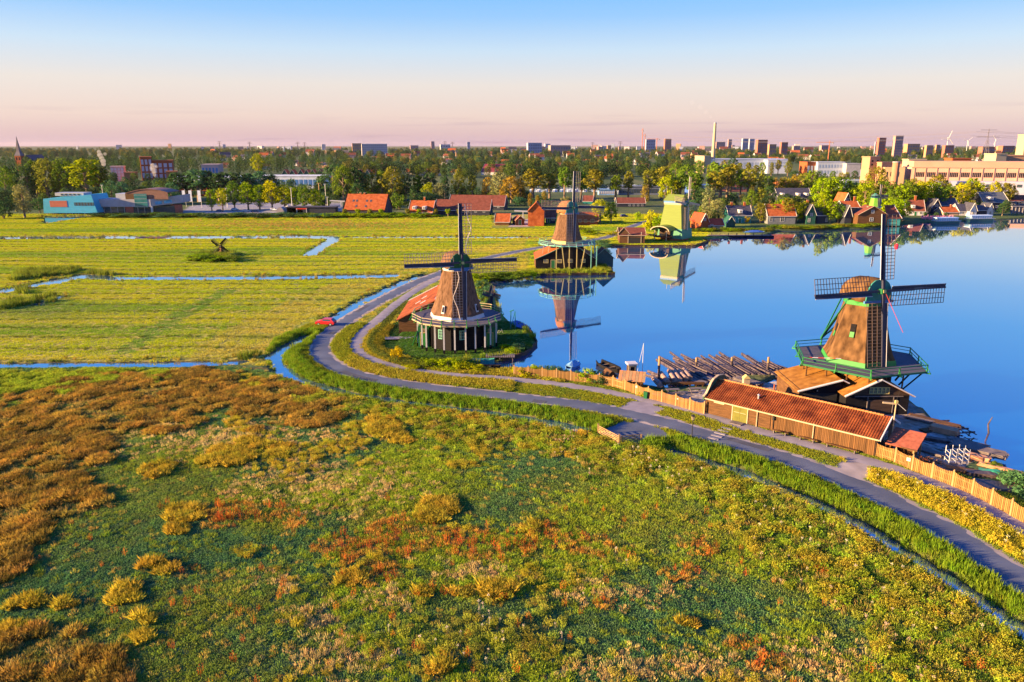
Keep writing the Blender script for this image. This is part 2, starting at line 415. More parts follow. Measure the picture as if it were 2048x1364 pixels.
xs = np.concatenate([[-14000, -8000, -4000, -2200, -1300, -800, -560, -430], np.arange(-330, -130, 1.6), np.arange(-130, 130, 0.62), np.arange(130, 331, 1.6), [430, 560, 800, 1300, 2200, 4000, 8000, 14000]])
ys = [-1500, -600, -200, -60, 0, 20]
y = 30.0
while y < 480:
    ys.append(y); y += 0.5 if y < 130 else (0.8 if y < 230 else 1.15)
ys = np.array(ys + [500, 560, 650, 800, 1100, 1600, 2500, 4000, 7000, 12000, 22000])
GX, GY = np.meshgrid(xs, ys); gx, gy = GX.ravel(), GY.ravel()
SD = water_sd(gx, gy); GZ = height(gx, gy, SD)
nx, ny = len(xs), len(ys)
def mix(a, b, t): t = np.clip(t, 0, 1)[:, None]; return a * (1 - t) + b * t
def C(r, g, b): return np.array([r, g, b], float)
px_, py_ = to_px(gx, np.maximum(gy, 5.0))
rdist = seg_d(gx, gy, roadc); pdist = seg_d(gx, gy, pathc)
n1 = fbm(gx, gy, 14, 21); n2 = fbm(gx, gy, 3.5, 22); n3 = fbm(gx / 9.0, gy, 2.2, 23); n4 = fbm(gx / 14.0, gy, 7.5, 24)
c = np.tile(C(0.085, 0.121, 0.043), (len(gx), 1))
polder = (gy > 100) & (gy < 402) & (py_ < 727) & (py_ > 428) & (px_ < 1500) & ~inside(gx, gy, isl_left)
pc = mix(mix(C(0.284, 0.270, 0.050)[None, :].repeat(len(gx), 0), C(0.383, 0.327, 0.085), (n3 - 0.3) * 2), C(0.142, 0.199, 0.043), (n4 - 0.52) * 4)
pc = mix(pc, C(0.170, 0.135, 0.043), (np.abs(np.sin(gy * 0.42 + n1 * 2.2)) < 0.16) * (n2 > 0.42) * 0.8)
c = np.where(polder[:, None], pc, c)
far_land = (gy > 402)
c = np.where(far_land[:, None], mix(C(0.071, 0.106, 0.043)[None, :].repeat(len(gx), 0), C(0.142, 0.156, 0.071), (n1 - 0.4) * 3), c)
mead = (py_ > 735) & (gy < 135) & (rdist > 3)
mc = mix(C(0.078, 0.121, 0.050)[None, :].repeat(len(gx), 0), C(0.142, 0.121, 0.043), (n1 - 0.45) * 4)
c = np.where(mead[:, None], mc, c)
lawn = (rdist < 9) | (pdist < 5)
c = np.where((lawn & (gy < 300))[:, None], mix(C(0.142, 0.199, 0.035)[None, :].repeat(len(gx), 0), C(0.284, 0.270, 0.071), (n2 - 0.35) * 2.2), c)
c = np.where(inside(gx, gy, isl_left)[:, None], C(0.078, 0.142, 0.035), c)
c = np.where(inside(gx, gy, yard)[:, None], mix(C(0.369, 0.320, 0.312)[None, :].repeat(len(gx), 0), C(0.227, 0.170, 0.114), (n2 - 0.4) * 3), c)
c = np.where(inside(gx, gy, lot)[:, None], C(0.284, 0.284, 0.312), c)
c = np.where(inside(gx, gy, lot2)[:, None], C(0.369, 0.312, 0.312), c)
c = mix(c, C(0.057, 0.050, 0.035), np.clip((0.5 - SD) / 0.5, 0, 1))
me = bpy.data.meshes.new('ground')
V = np.stack([gx, gy, GZ], 1).astype(np.float32)
idx = np.arange(nx * ny).reshape(ny, nx)
Q = np.stack([idx[:-1, :-1], idx[:-1, 1:], idx[1:, 1:], idx[1:, :-1]], -1).reshape(-1, 4)
me.vertices.add(len(V)); me.vertices.foreach_set('co', V.ravel())
me.loops.add(Q.size); me.loops.foreach_set('vertex_index', Q.ravel().astype(np.int32))
me.polygons.add(len(Q)); me.polygons.foreach_set('loop_start', (np.arange(len(Q)) * 4).astype(np.int32))
me.update(calc_edges=True)
me.polygons.foreach_set('use_smooth', np.ones(len(Q), bool))
at_ = me.color_attributes.new('soil', 'FLOAT_COLOR', 'POINT')
at_.data.foreach_set('color', np.concatenate([c, np.ones((len(c), 1))], 1).astype(np.float32).ravel())
gm = bpy.data.materials.new('ground_cover'); gm.use_nodes = True
n = gm.node_tree; b = n.nodes['Principled BSDF']; b.inputs['Roughness'].default_value = 0.95; b.inputs['Specular IOR Level'].default_value = 0.05
a = n.nodes.new('ShaderNodeAttribute'); a.attribute_name = 'soil'
t = n.nodes.new('ShaderNodeTexCoord'); no = n.nodes.new('ShaderNodeTexNoise'); no.inputs['Scale'].default_value = 1.4; no.inputs['Detail'].default_value = 9
n.links.new(t.outputs['Object'], no.inputs['Vector'])
r = n.nodes.new('ShaderNodeMapRange'); r.inputs['From Min'].default_value = 0.3; r.inputs['From Max'].default_value = 0.7; r.inputs['To Min'].default_value = 0.62; r.inputs['To Max'].default_value = 1.38
n.links.new(no.outputs[0], r.inputs['Value'])
v = n.nodes.new('ShaderNodeVectorMath'); v.operation = 'SCALE'; n.links.new(a.outputs['Color'], v.inputs[0]); n.links.new(r.outputs[0], v.inputs['Scale'])
n.links.new(v.outputs[0], b.inputs['Base Color'])
bp = n.nodes.new('ShaderNodeBump'); bp.inputs['Strength'].default_value = 0.6; bp.inputs['Distance'].default_value = 0.25
n.links.new(no.outputs[0], bp.inputs['Height']); n.links.new(bp.outputs[0], b.inputs['Normal'])
me.materials.append(gm)
ground = bpy.data.objects.new('ground', me); COL.objects.link(ground)
tag(ground, 'flat green lowland of meadows and mown fields reaching the horizon', 'ground', kind='structure')

# water
wm = bpy.data.materials.new('calm_water'); wm.use_nodes = True
n = wm.node_tree
n.nodes.remove(n.nodes['Principled BSDF'])
dfw = n.nodes.new('ShaderNodeBsdfDiffuse'); dfw.inputs[0].default_value = (0.004, 0.06, 0.20, 1)
glw = n.nodes.new('ShaderNodeBsdfGlossy'); glw.inputs['Color'].default_value = (0.93, 0.97, 1.0, 1); glw.inputs['Roughness'].default_value = 0.025
lwt = n.nodes.new('ShaderNodeLayerWeight'); lwt.inputs['Blend'].default_value = 0.5
pww = n.nodes.new('ShaderNodeMath'); pww.operation = 'POWER'; pww.inputs[1].default_value = 5.0; n.links.new(lwt.outputs['Facing'], pww.inputs[0])
frw = n.nodes.new('ShaderNodeMath'); frw.operation = 'MULTIPLY_ADD'; frw.inputs[1].default_value = 0.5; frw.inputs[2].default_value = 0.5; n.links.new(pww.outputs[0], frw.inputs[0])
mxw = n.nodes.new('ShaderNodeMixShader'); n.links.new(frw.outputs[0], mxw.inputs[0]); n.links.new(dfw.outputs[0], mxw.inputs[1]); n.links.new(glw.outputs[0], mxw.inputs[2])
n.links.new(mxw.outputs[0], n.nodes['Material Output'].inputs[0])
t = n.nodes.new('ShaderNodeTexCoord'); no = n.nodes.new('ShaderNodeTexNoise'); no.inputs['Scale'].default_value = 0.5; no.inputs['Detail'].default_value = 3
n.links.new(t.outputs['Object'], no.inputs['Vector'])
bp = n.nodes.new('ShaderNodeBump'); bp.inputs['Strength'].default_value = 0.03; bp.inputs['Distance'].default_value = 0.1
n.links.new(no.outputs[0], bp.inputs['Height']); n.links.new(bp.outputs[0], glw.inputs['Normal'])
wb = MB().poly([(-700, 15, 0), (700, 15, 0), (700, 470, 0), (-700, 470, 0)]).build('river_water', wm)
tag(wb, 'calm blue river and the narrow ditches mirroring the morning sky', 'water', kind='structure')
def far_water(pts, name, label):
    o = MB().poly([(x, y, 0.53) for x, y in [gl(*p) for p in pts]]).build(name, wm)
    tag(o, label, 'water', kind='structure')
far_water([(1060, 384), (1340, 384), (1345, 369), (1060, 369)], 'canal_water', 'pale strip of canal behind the alley of trees')
far_water([(1590, 352), (1740, 352), (1740, 338), (1600, 338)], 'harbour_water', 'pale harbour basin left of the pink factory')
far_water([(500, 372), (640, 372), (640, 362), (520, 362)], 'basin_water', 'strip of pale water beyond the parking trees')

# road and path ribbons
def ribbon(name, line, w, z, m, label, cat):
    b = MB(); k = len(line); vs = []
    for i, p in enumerate(line):
        d = (line[min(i + 1, k - 1)] - line[max(i - 1, 0)]).normalized(); nrm = Vector((-d.y, d.x, 0))
        for j in range(5):
            s_ = (j / 4 - 0.5) * w
            if j in (0, 4): s_ *= 1 + 0.10 * (random.random() - 0.5)
            q = p + nrm * s_; vs.append((q.x, q.y, z + 0.05 * (1 - (2 * j / 4 - 1) ** 2)))
    fs = [(i * 5 + j, i * 5 + j + 1, i * 5 + j + 6, i * 5 + j + 5) for i in range(k - 1) for j in range(4)]
    b.add(vs, fs); o = b.build(name, m, smooth=True); tag(o, label, cat, kind='structure'); return o
ribbon('road_shoulder', road, ROAD_W + 0.75, 0.502, gravelm, 'thin gravelly shoulder fringing the asphalt road', 'road')
ribbon('road', road, ROAD_W, 0.512, asph, 'narrow bluish asphalt road sweeping round the mills', 'road')
ribbon('footpath', path, PATH_W, 0.508, pathm, 'pale paved footpath running beside the wooden fence', 'path')
def patch(name, pts, z, m, label):
    o = MB().poly([(x, y, z) for x, y in [gl(*p) for p in pts]]).build(name, m); tag(o, label, 'path', kind='structure')
for i_, (a_, b_) in enumerate(((40, 46), (71, 74), (98, 107), (131, 134), (150, 158))):
    seg = road[a_:b_]; off = (-.8, .7, .6, -.6, .8)[i_]; vs_ = []
    for k_, p_ in enumerate(seg):
        d_ = (road[a_ + k_ + 1] - road[a_ + k_]).normalized(); nn_ = Vector((-d_.y, d_.x, 0))
        for e_ in (-.55, .55): q_ = p_ + nn_ * (off + e_); vs_.append((q_.x, q_.y, 0.5675))
    tag(MB().add(vs_, [(2 * k_, 2 * k_ + 1, 2 * k_ + 3, 2 * k_ + 2) for k_ in range(len(seg) - 1)]).build('road_repair', mat('patched_asphalt', (.075, .078, .095), .8, .2, .6)), 'darker repaired strip of asphalt on the road', 'road', kind='structure')
patch('path_link', [(1225, 822), (1262, 802), (1300, 806), (1330, 818), (1300, 832), (1262, 829)], 0.5305, pathm, 'trodden link between road and footpath by the grass tips')
patch('gate_apron', [(1195, 868), (1240, 842), (1292, 845), (1330, 862), (1345, 878), (1290, 880), (1250, 876)], 0.5045, asph, 'paved apron before the wooden field gate')
patch('worn_crossing', [(1660, 938), (1690, 918), (1740, 928), (1745, 945), (1725, 962), (1690, 955)], 0.5065, gravelm, 'worn bare crossing between road and footpath')
# plank steps down the verge
st = thing('verge_steps', 'short flight of pale steps crossing the verge by the shed', 'steps', G(1440, 868))
d_ = (G(1455, 856) - G(1425, 880)); 
for i in range(5):
    q = G(1427 + 6.5 * i, 878 - 5 * i) - G(1440, 868)
    MB().box((q.x, q.y, 0.06), (1.4, 0.42, 0.12), rz=R(-38)).build('step', pathm, st)
# ================================================================ grasses: instanced tufts, coloured per tuft
PROTO = bpy.data.collections.new('plant_shapes')
def blades_mesh(name, n, rad, h0, h1, w, lean, seed, extra=None, m='blade'):
    r = random.Random(seed); b = MB()
    for i in range(n):
        a = r.random() * 6.283; d = rad * math.sqrt(r.random()); x, y_ = d * math.cos(a), d * math.sin(a)
        h = r.uniform(h0, h1) * (1 - 0.35 * d / max(rad, 1e-6)); t = r.random() * 6.283; ww = w * r.uniform(0.6, 1.3)
        la = a + r.uniform(-0.8, 0.8); lx, ly = lean * h * math.cos(la) * r.random() * (0.3 + d / rad), lean * h * math.sin(la) * r.random() * (0.3 + d / rad)
        cx, cy = ww * math.cos(t), ww * math.sin(t)
        b.add([(x - cx, y_ - cy, -0.08), (x + cx, y_ + cy, -0.08), (x + lx * 0.4 + cx * 0.7, y_ + ly * 0.4 + cy * 0.7, h * 0.6), (x + lx, y_ + ly, h)], [(0, 1, 2), (0, 2, 3)])
        if extra and r.random() < extra[0]:
            s_ = extra[1]; z = h
            for q in range(extra[2]):
                ox, oy, oz = r.uniform(-s_, s_) * 1.5, r.uniform(-s_, s_) * 1.5, r.uniform(-extra[3], extra[3])
                u = r.random() * 6.28
                b.add([(x + lx + ox - s_ * math.cos(u), y_ + ly + oy - s_ * math.sin(u), z + oz - s_ * .4), (x + lx + ox + s_ * math.cos(u), y_ + ly + oy + s_ * math.sin(u), z + oz - s_ * .4),
                       (x + lx + ox, y_ + ly + oy, z + oz + s_)], [(0, 1, 2)])
    me = b.mesh(name, MATS[m]); o = bpy.data.objects.new(name, me); PROTO.objects.link(o); return o
P_low = blades_mesh('low_grass_shape', 60, 0.42, 0.10, 0.24, 0.030, 1.4, 1)
P_grass = blades_mesh('grass_shape', 60, 0.45, 0.25, 0.55, 0.028, 0.8, 2)
P_sedge = blades_mesh('sedge_shape', 110, 0.42, 0.45, 0.80, 0.024, 1.0, 3)
P_dock = blades_mesh('dock_shape', 9, 0.25, 0.5, 1.0, 0.03, 0.3, 4, (1.0, 0.045, 7, 0.22))
P_straw = blades_mesh('straw_shape', 50, 0.45, 0.35, 0.65, 0.020, 0.7, 5)
P_herb = blades_mesh('herb_shape', 44, 0.42, 0.35, 0.8, 0.026, 0.6, 6, (0.8, 0.05, 4, 0.12))
P_flower = blades_mesh('flower_shape', 5, 0.2, 0.7, 1.0, 0.012, 0.2, 7, (1.0, 0.05, 4, 0.03))
P_reed = blades_mesh('reed_shape', 46, 0.5, 0.8, 1.45, 0.03, 0.35, 8)
P_turf = blades_mesh('turf_shape', 70, 0.95, 0.10, 0.26, 0.055, 1.1, 9)

def scatter(name, proto, X, Y, Z, scl, tint, label, cat):
    if len(X) == 0: return
    me = bpy.data.meshes.new(name); k = len(X); me.vertices.add(k)
    me.vertices.foreach_set('co', np.stack([X, Y, Z], 1).astype(np.float32).ravel())
    for an, ty, arr in (('scl', 'FLOAT', scl), ('rot', 'FLOAT', rng.random(k) * 6.283)):
        q = me.attributes.new(an, ty, 'POINT'); q.data.foreach_set('value', np.asarray(arr, np.float32))
    q = me.attributes.new('tint', 'FLOAT_COLOR', 'POINT'); q.data.foreach_set('color', np.concatenate([tint, np.ones((k, 1))], 1).astype(np.float32).ravel())
    o = bpy.data.objects.new(name, me); COL.objects.link(o)
    ng = bpy.data.node_groups.new(name + '_nodes', 'GeometryNodeTree')
    ng.interface.new_socket('Geometry', in_out='INPUT', socket_type='NodeSocketGeometry'); ng.interface.new_socket('Geometry', in_out='OUTPUT', socket_type='NodeSocketGeometry')
    N = ng.nodes; L = ng.links
    gi, go = N.new('NodeGroupInput'), N.new('NodeGroupOutput')
    ip = N.new('GeometryNodeInstanceOnPoints'); oi = N.new('GeometryNodeObjectInfo'); oi.inputs['Object'].default_value = proto; oi.inputs['As Instance'].default_value = True
    s1 = N.new('GeometryNodeInputNamedAttribute'); s1.data_type = 'FLOAT'; s1.inputs[0].default_value = 'scl'
    s2 = N.new('GeometryNodeInputNamedAttribute'); s2.data_type = 'FLOAT'; s2.inputs[0].default_value = 'rot'
    cx = N.new('ShaderNodeCombineXYZ'); m2p = N.new('GeometryNodeMeshToPoints')
    L.new(gi.outputs[0], m2p.inputs[0]); L.new(m2p.outputs[0], ip.inputs['Points']); L.new(oi.outputs['Geometry'], ip.inputs['Instance'])
    L.new(s1.outputs[0], ip.inputs['Scale']); L.new(s2.outputs[0], cx.inputs[2]); L.new(cx.outputs[0], ip.inputs['Rotation'])
    L.new(ip.outputs[0], go.inputs[0])
    md = o.modifiers.new('plants', 'NODES'); md.node_group = ng
    tag(o, label, cat, kind='stuff'); return o

def jgrid(x0, x1, y0, y1, cell):
    X, Y = np.meshgrid(np.arange(x0, x1, cell), np.arange(y0, y1, cell)); X = X.ravel(); Y = Y.ravel()
    X = X + (rng.random(len(X)) - .5) * cell * 1.3; Y = Y + (rng.random(len(Y)) - .5) * cell * 1.3
    k = np.abs(X) < 0.74 * Y + 10
    return X[k], Y[k]
def jit(col, k, a=0.18, hue=0.08):
    col = np.broadcast_to(np.asarray(col, float), (k, 3)); v = 1 + (rng.random((k, 1)) - .5) * 2 * a; h = 1 + (rng.random((k, 3)) - .5) * 2 * hue
    mn = col.mean(1, keepdims=True); col = mn + (col - mn) * 1.14
    return np.clip(col * v * h, 0.004, 0.95)
X, Y = jgrid(-112, 112, 33, 152, 0.42)
sd = water_sd(X, Y); rd = seg_d(X, Y, roadc); pd = seg_d(X, Y, pathc)
k = (sd > 0.05) & (rd > ROAD_W / 2 - 0.05 + 0.35 * fbm(X, Y, 1.5, 71)) & (pd > PATH_W / 2 - 0.1 + 0.35 * fbm(X, Y, 1.5, 72))
X, Y, sd, rd, pd = X[k], Y[k], sd[k], rd[k], pd[k]
Z = height(X, Y, sd); px, py = to_px(X, Y, 0.5)
def inpx(poly, wob=0): return inside(px + (fbm(X, Y, 3.0, 41) - .5) * wob, py + (fbm(X, Y, 3.0, 42) - .5) * wob * .6, poly)
ditchline = [gl(*p) for p in [(480, 735), (560, 748), (620, 778), (700, 801), (800, 817), (950, 838), (1080, 856), (1165, 876), (1240, 890), (1345, 916), (1480, 962), (1620, 1024), (1740, 1092), (1850, 1160), (1960, 1232), (2060, 1306), (2300, 1470)]]
dd = seg_d(X, Y, ditchline)
# which side of the ditch / road
meadow = (py > np.interp(px, [-400, 0, 480, 560, 620, 700, 800, 950, 1080, 1165, 1240, 1345, 1480, 1620, 1740, 1850, 1960, 2060, 2300],
                         [742, 736, 734, 748, 772, 795, 811, 831, 849, 868, 884, 906, 946, 1004, 1066, 1132, 1204, 1276, 1440]))
gatepatch = inpx([(1190, 872), (1240, 842), (1292, 845), (1330, 862), (1345, 878), (1290, 880), (1250, 878)]) | inpx([(1225, 822), (1262, 802), (1300, 806), (1330, 818), (1300, 832), (1262, 829)]) \
    | inpx([(1660, 938), (1690, 918), (1740, 928), (1745, 945), (1725, 962), (1690, 955)])
brownz = inpx([(-200, 850), (0, 815), (150, 772), (330, 752), (430, 736), (540, 762), (640, 800), (690, 835), (670, 862), (560, 856), (430, 838), (330, 842), (255, 868), (205, 905), (195, 960), (205, 1000), (150, 1030), (95, 1090), (40, 1150), (-200, 1230)], 150)
brownz |= inpx([(60, 1364), (-100, 1400), (-60, 1290), (60, 1262), (180, 1258), (235, 1300), (270, 1364), (200, 1420)], 50)
yg_top = inpx([(-200, 735), (0, 745), (300, 738), (380, 752), (260, 785), (120, 795), (-200, 800)], 30)
red = np.zeros(len(X)); 
for cx, cy, r_ in [(470, 1030, 40), (540, 1032, 36), (590, 1042, 22), (430, 1045, 22), (800, 1075, 60), (690, 1100, 50), (950, 1090, 50), (900, 1080, 40), (1020, 1100, 40), (1100, 1075, 40), (1180, 1095, 40), (380, 1145, 18),
                   (860, 1190, 25), (1010, 1200, 20), (1210, 1210, 15), (1640, 1140, 20), (1400, 1100, 30), (1360, 1150, 30), (760, 1150, 40), (500, 1230, 18), (1500, 1060, 14), (1540, 1330, 30), (1480, 1290, 30), (1960, 1330, 40)]:
    red = np.maximum(red, np.exp(-(((px - cx) / r_) ** 2 + ((py - cy) / (r_ * .5)) ** 2)))
tus = np.zeros(len(X))
for cx, cy, r_ in [(370, 1030, 42), (355, 1062, 26), (465, 912, 50), (500, 888, 30), (420, 925, 25), (310, 945, 30), (330, 935, 22), (560, 900, 30), (245, 1198, 32), (290, 1243, 20), (130, 1212, 26), (40, 1210, 26), (880, 1015, 45), (860, 1035, 34), (1000, 1185, 42), (975, 1165, 24), (925, 1185, 20), (850, 1188, 18),
                   (770, 860, 40), (760, 845, 30), (800, 880, 24), (700, 1160, 30), (330, 1140, 22), (60, 1205, 26), (30, 1252, 30), (520, 890, 24), (1165, 870, 16), (285, 1280, 22), (300, 1130, 22), (250, 1180, 24), (880, 1340, 25), (1370, 1250, 20), (1060, 1055, 22)]:
    tus = np.maximum(tus, np.exp(-(((px - cx) / r_) ** 2 + ((py - cy) / (r_ * .45)) ** 2)))
N1 = fbm(X, Y, 12, 51); N2 = fbm(X, Y, 4.0, 52); N3 = fbm(X, Y, 1.7, 53); U = rng.random(len(X))
strawz = np.zeros(len(X))
for cx, cy, rx, ry in [(470, 880, 170, 26), (640, 965, 130, 40), (90, 905, 120, 26), (620, 760, 60, 14), (760, 975, 70, 25), (700, 1310, 110, 40), (640, 1250, 50, 40), (1230, 1190, 120, 25), (1450, 1340, 200, 26), (1250, 1340, 120, 30), (950, 1140, 80, 20), (340, 870, 60, 18), (560, 1165, 40, 14), (780, 1200, 60, 25), (1330, 920, 60, 14), (1650, 1330, 120, 40)]:
    strawz = np.maximum(strawz, np.exp(-(((px - cx) / rx) ** 2 + ((py - cy) / ry) ** 2)))
lowz = np.zeros(len(X))
for cx, cy, rx, ry in [(330, 1000, 190, 120), (200, 1120, 200, 70), (420, 1200, 160, 80), (500, 1310, 160, 60), (1120, 950, 160, 50), (980, 1010, 140, 40), (1350, 1050, 180, 60), (1400, 1180, 180, 60), (1090, 1250, 170, 40), (900, 1230, 150, 40), (1250, 1270, 150, 40), (700, 1040, 120, 30), (1560, 1180, 120, 40), (1700, 1260, 60, 50)]:
    lowz = np.maximum(lowz, np.exp(-(((px - cx) / rx) ** 2 + ((py - cy) / ry) ** 2)))
flowz = np.exp(-(((px - 960) / 170) ** 2 + ((py - 1285) / 60) ** 2)) + 0.5 * np.exp(-(((px - 1200) / 60) ** 2 + ((py - 1125) / 25) ** 2)) + 0.35 * np.exp(-((dd - 4) / 4) ** 2) * (px > 1150)
T = {n_: [] for n_ in ('low', 'grass', 'sedge', 'dock', 'straw', 'herb', 'flower', 'reed', 'turf')}
used = np.zeros(len(X), bool)
def put(kind, mask, s0, s1, col, a=0.2, hue=0.1, excl=True):
    mask = mask & ~used if excl else mask
    k = int(mask.sum())
    if excl: used[mask] = True
    if k: T[kind].append((X[mask], Y[mask], Z[mask], rng.uniform(s0, s1, k), jit(col if np.ndim(col) == 1 else col[mask], k, a, hue)))
isl = inside(X, Y, isl_left); yd = inside(X, Y, yard)
m = meadow
used |= gatepatch | yd
put('sedge', m & brownz & (N3 + 0.5 * N2 > 0.70) & (U < 0.8), 0.6, 1.25, mix(C(0.207, 0.152, 0.049)[None, :].repeat(len(X), 0), C(0.439, 0.293, 0.079), (N3 - .4) * 3), 0.4, 0.12)
put('straw', m & brownz & (U < 0.25), 0.6, 1.0, C(0.42, 0.32, 0.11), 0.3, 0.1)
put('grass', m & brownz & (U < .5), 0.5, 0.9, C(0.293, 0.244, 0.073), 0.35, 0.15)
put('low', m & brownz, 0.8, 1.2, C(0.183, 0.244, 0.073), 0.35, 0.15)
put('sedge', m & (tus > 0.45) & (U < 0.8), 0.6, 1.25, C(0.415, 0.329, 0.067), 0.35, 0.12)
put('dock', m & (red > 0.2) & (U < 0.11 * (.4 + red)), 0.5, 1.0, C(0.366, 0.122, 0.043), 0.35, 0.2)
put('straw', m & (red > 0.2) & (U < 0.35), 0.6, 1.0, C(0.488, 0.293, 0.085), 0.3, 0.15)
put('flower', m & (U < 0.10 * flowz), 0.6, 0.95, C(0.62, 0.55, 0.44), 0.12, 0.05)
put('herb', m & (U < 0.42 * flowz), 0.5, 0.9, C(0.329, 0.342, 0.073), 0.3, 0.15)
put('herb', m & yg_top & (N3 > .42), 0.6, 1.0, C(0.317, 0.390, 0.061), 0.3, 0.1)
border = m & (dd < 3 + 9 * N2 * N1 * 2 + 2.5 * (px > 1500)) & (px > 560)
put('herb', border & (N3 + .5 * (U - .5) > 0.52), 0.45, 1.0, mix(C(0.244, 0.332, 0.049)[None, :].repeat(len(X), 0), C(0.390, 0.332, 0.068), (N3 - .4) * 3), 0.35, 0.16)
put('flower', border & (U < 0.06) & (px > 1100), 0.7, 1.1, C(0.464, 0.360, 0.272), 0.15, 0.08)
put('straw', border & (U < 0.22), 0.7, 1.2, C(0.384, 0.296, 0.104), 0.25, 0.1)
put('grass', border, 0.6, 1.0, C(0.166, 0.254, 0.049), 0.25, 0.15)
put('straw', m & (U < 0.5 * strawz), 0.5, 0.9, C(0.600, 0.464, 0.220), 0.25, 0.1)
put('dock', m & (U > 0.988) & (N1 > .35) & (py > 1000), 0.5, 0.9, C(0.415, 0.159, 0.049), 0.3, 0.15)
lowc = mix(C(0.11, 0.215, 0.09)[None, :].repeat(len(X), 0), C(0.26, 0.31, 0.06), (N1 - .38) * 3)
put('low', m & (U < 0.93 * np.clip(lowz * 1.3, 0, 1)), 0.75, 1.15, lowc, 0.25, 0.12)
put('straw', m & (U > .93) & (N2 > .4), 0.4, 0.8, C(0.46, 0.36, 0.11), 0.3, 0.12)
put('grass', m & (N1 + .6 * N3 > 0.78) & (px > 600), 0.5, 0.9, C(0.305, 0.390, 0.061), 0.25, 0.1)
put('herb', m & (N2 > 0.57) & (U < .5) & (px > 450), 0.45, 0.85, C(0.415, 0.366, 0.067), 0.3, 0.14)
put('low', m & (U < .8), 0.8, 1.3, lowc, 0.25, 0.12)
put('grass', m, 0.45, 0.8, C(0.268, 0.342, 0.061), 0.25, 0.12)
# verges: ditch bank (dark lush to the ditch, gold on top), strip between road and path, hedge-side strip
vg = ~m & ~isl & (pd < 60) & (Y < 150)
bank = vg & (sd < 2.6) & (rd < 9) & (rd < pd)
put('reed', bank & (U < 0.55), 0.55, 0.95, C(0.170, 0.263, 0.035), 0.2, 0.12)
put('grass', bank, 0.9, 1.35, C(0.185, 0.256, 0.043), 0.2, 0.12)
mid = vg & (rd < 7.5) & (pd < 7.5) & (X > 58 * 0)
tall = mid & ((px > 1680) | (px < 1010)) & (rd > ROAD_W / 2 + .7) & (pd > PATH_W / 2 + .5)
put('flower', tall & (U < 0.05) & (px > 1600), 0.7, 1.1, C(0.66, 0.58, 0.36), 0.15, 0.06)
put('herb', tall & (N3 > 0.4), 0.6, 1.1, C(0.426, 0.369, 0.064), 0.25, 0.1)
put('grass', tall, 0.8, 1.3, C(0.341, 0.312, 0.057), 0.2, 0.1)
put('low', mid, 0.65, 1.1, mix(C(0.256, 0.270, 0.043)[None, :].repeat(len(X), 0), C(0.185, 0.241, 0.043), (N2 - .4) * 3), 0.15, 0.08)
rest = vg & (pd < 5) & (X > -28)
put('low', rest & (X > 8), 0.6, 1.1, C(0.199, 0.241, 0.043), 0.2, 0.1)
put('grass', rest & (X <= 8), 0.8, 1.4, C(0.327, 0.298, 0.057), 0.25, 0.1)
put('low', isl & (U < .8), 0.5, 0.8, C(0.078, 0.163, 0.035), 0.15, 0.1)
put('grass', vg & (rd < 7) & (rd > ROAD_W / 2 + .3), 0.7, 1.2, C(0.241, 0.270, 0.043), 0.2, 0.1)

# beyond: mown fields, rough strips along every furrow, reeds along the water
X, Y = jgrid(-320, 140, 112, 404, 1.12)
sd = water_sd(X, Y); rd = seg_d(X, Y, roadc); pd = seg_d(X, Y, pathc); px, py = to_px(X, Y, 0.5)
k = (sd > 0.1) & (rd > ROAD_W / 2 + 0.5) & (pd > PATH_W / 2 + 0.4) & (py < 729) & ~inside(X, Y, isl_left) & ~inside(X, Y, yard) & (~((Y < 152) & (rd < 9) & (X > -45) & (pd < 60) & (px > 600))) & ~((px > 985) & (px < 1070) & (py < 455) & (Y < 420)) & (px < 1420)
X, Y, sd, rd, px, py = X[k], Y[k], sd[k], rd[k], px[k], py[k]; Z = height(X, Y, sd)
used = np.zeros(len(X), bool); U = rng.random(len(X)); N1 = fbm(X, Y, 16, 61); N2 = fbm(X / 8, Y, 3.0, 62); N3 = fbm(X / 12, Y, 7.0, 63); NN = fbm(X, Y, 5, 64)
pold = py > 427
edge = (sd < 1.7 + 1.2 * NN)
tallreed = np.zeros(len(X), bool)
for q in ([(20, 560), (150, 545), (160, 535), (40, 540)], [(590, 700), (640, 668), (600, 655), (540, 705), (470, 722), (460, 712)], [(0, 618), (110, 600), (110, 588), (0, 605)], [(35, 585), (55, 585), (55, 570), (35, 570)], [(375, 521), (475, 521), (470, 505), (400, 505)], [(165, 552), (230, 554), (225, 545), (175, 543)]): tallreed |= inside(px, py, q)
put('reed', pold & tallreed & (U < .9), 1.1, 1.7, C(0.185, 0.227, 0.043), 0.25, 0.1)
put('reed', pold & edge & (U < 0.18), 0.5, 0.9, C(0.284, 0.241, 0.057), 0.3, 0.15)
put('reed', pold & (px > 880) & (sd < 5) & (Y < 260), 0.9, 1.3, C(0.213, 0.256, 0.043), 0.25, 0.1)
fur = np.abs(np.sin(Y * 0.42 + fbm(X, Y, 40, 65) * 3.0)) < 0.14
put('grass', pold & fur & (NN > .26) & (U < .95), 0.5, 0.95, C(0.15, 0.19, 0.03), 0.2, 0.1)
put('straw', pold & (np.exp(-(((px - 620) / 180) ** 2 + ((py - 448) / 9) ** 2)) > U * 1.6), 0.6, 1.1, C(0.40, 0.28, 0.09), 0.25, 0.1)
tr = seg_d(X, Y, [gl(*p) for p in [(255, 697), (330, 645), (400, 605), (450, 580)]]) < 2.2 + 2 * (NN - .5)
pcol = mix(mix(C(0.36, 0.41, 0.045)[None, :].repeat(len(X), 0), C(0.46, 0.42, 0.07), (N2 - .35) * 2.6), C(0.21, 0.31, 0.045), (N3 - .52) * 6)
pcol = mix(pcol, C(0.128, 0.241, 0.057), tr * .8)
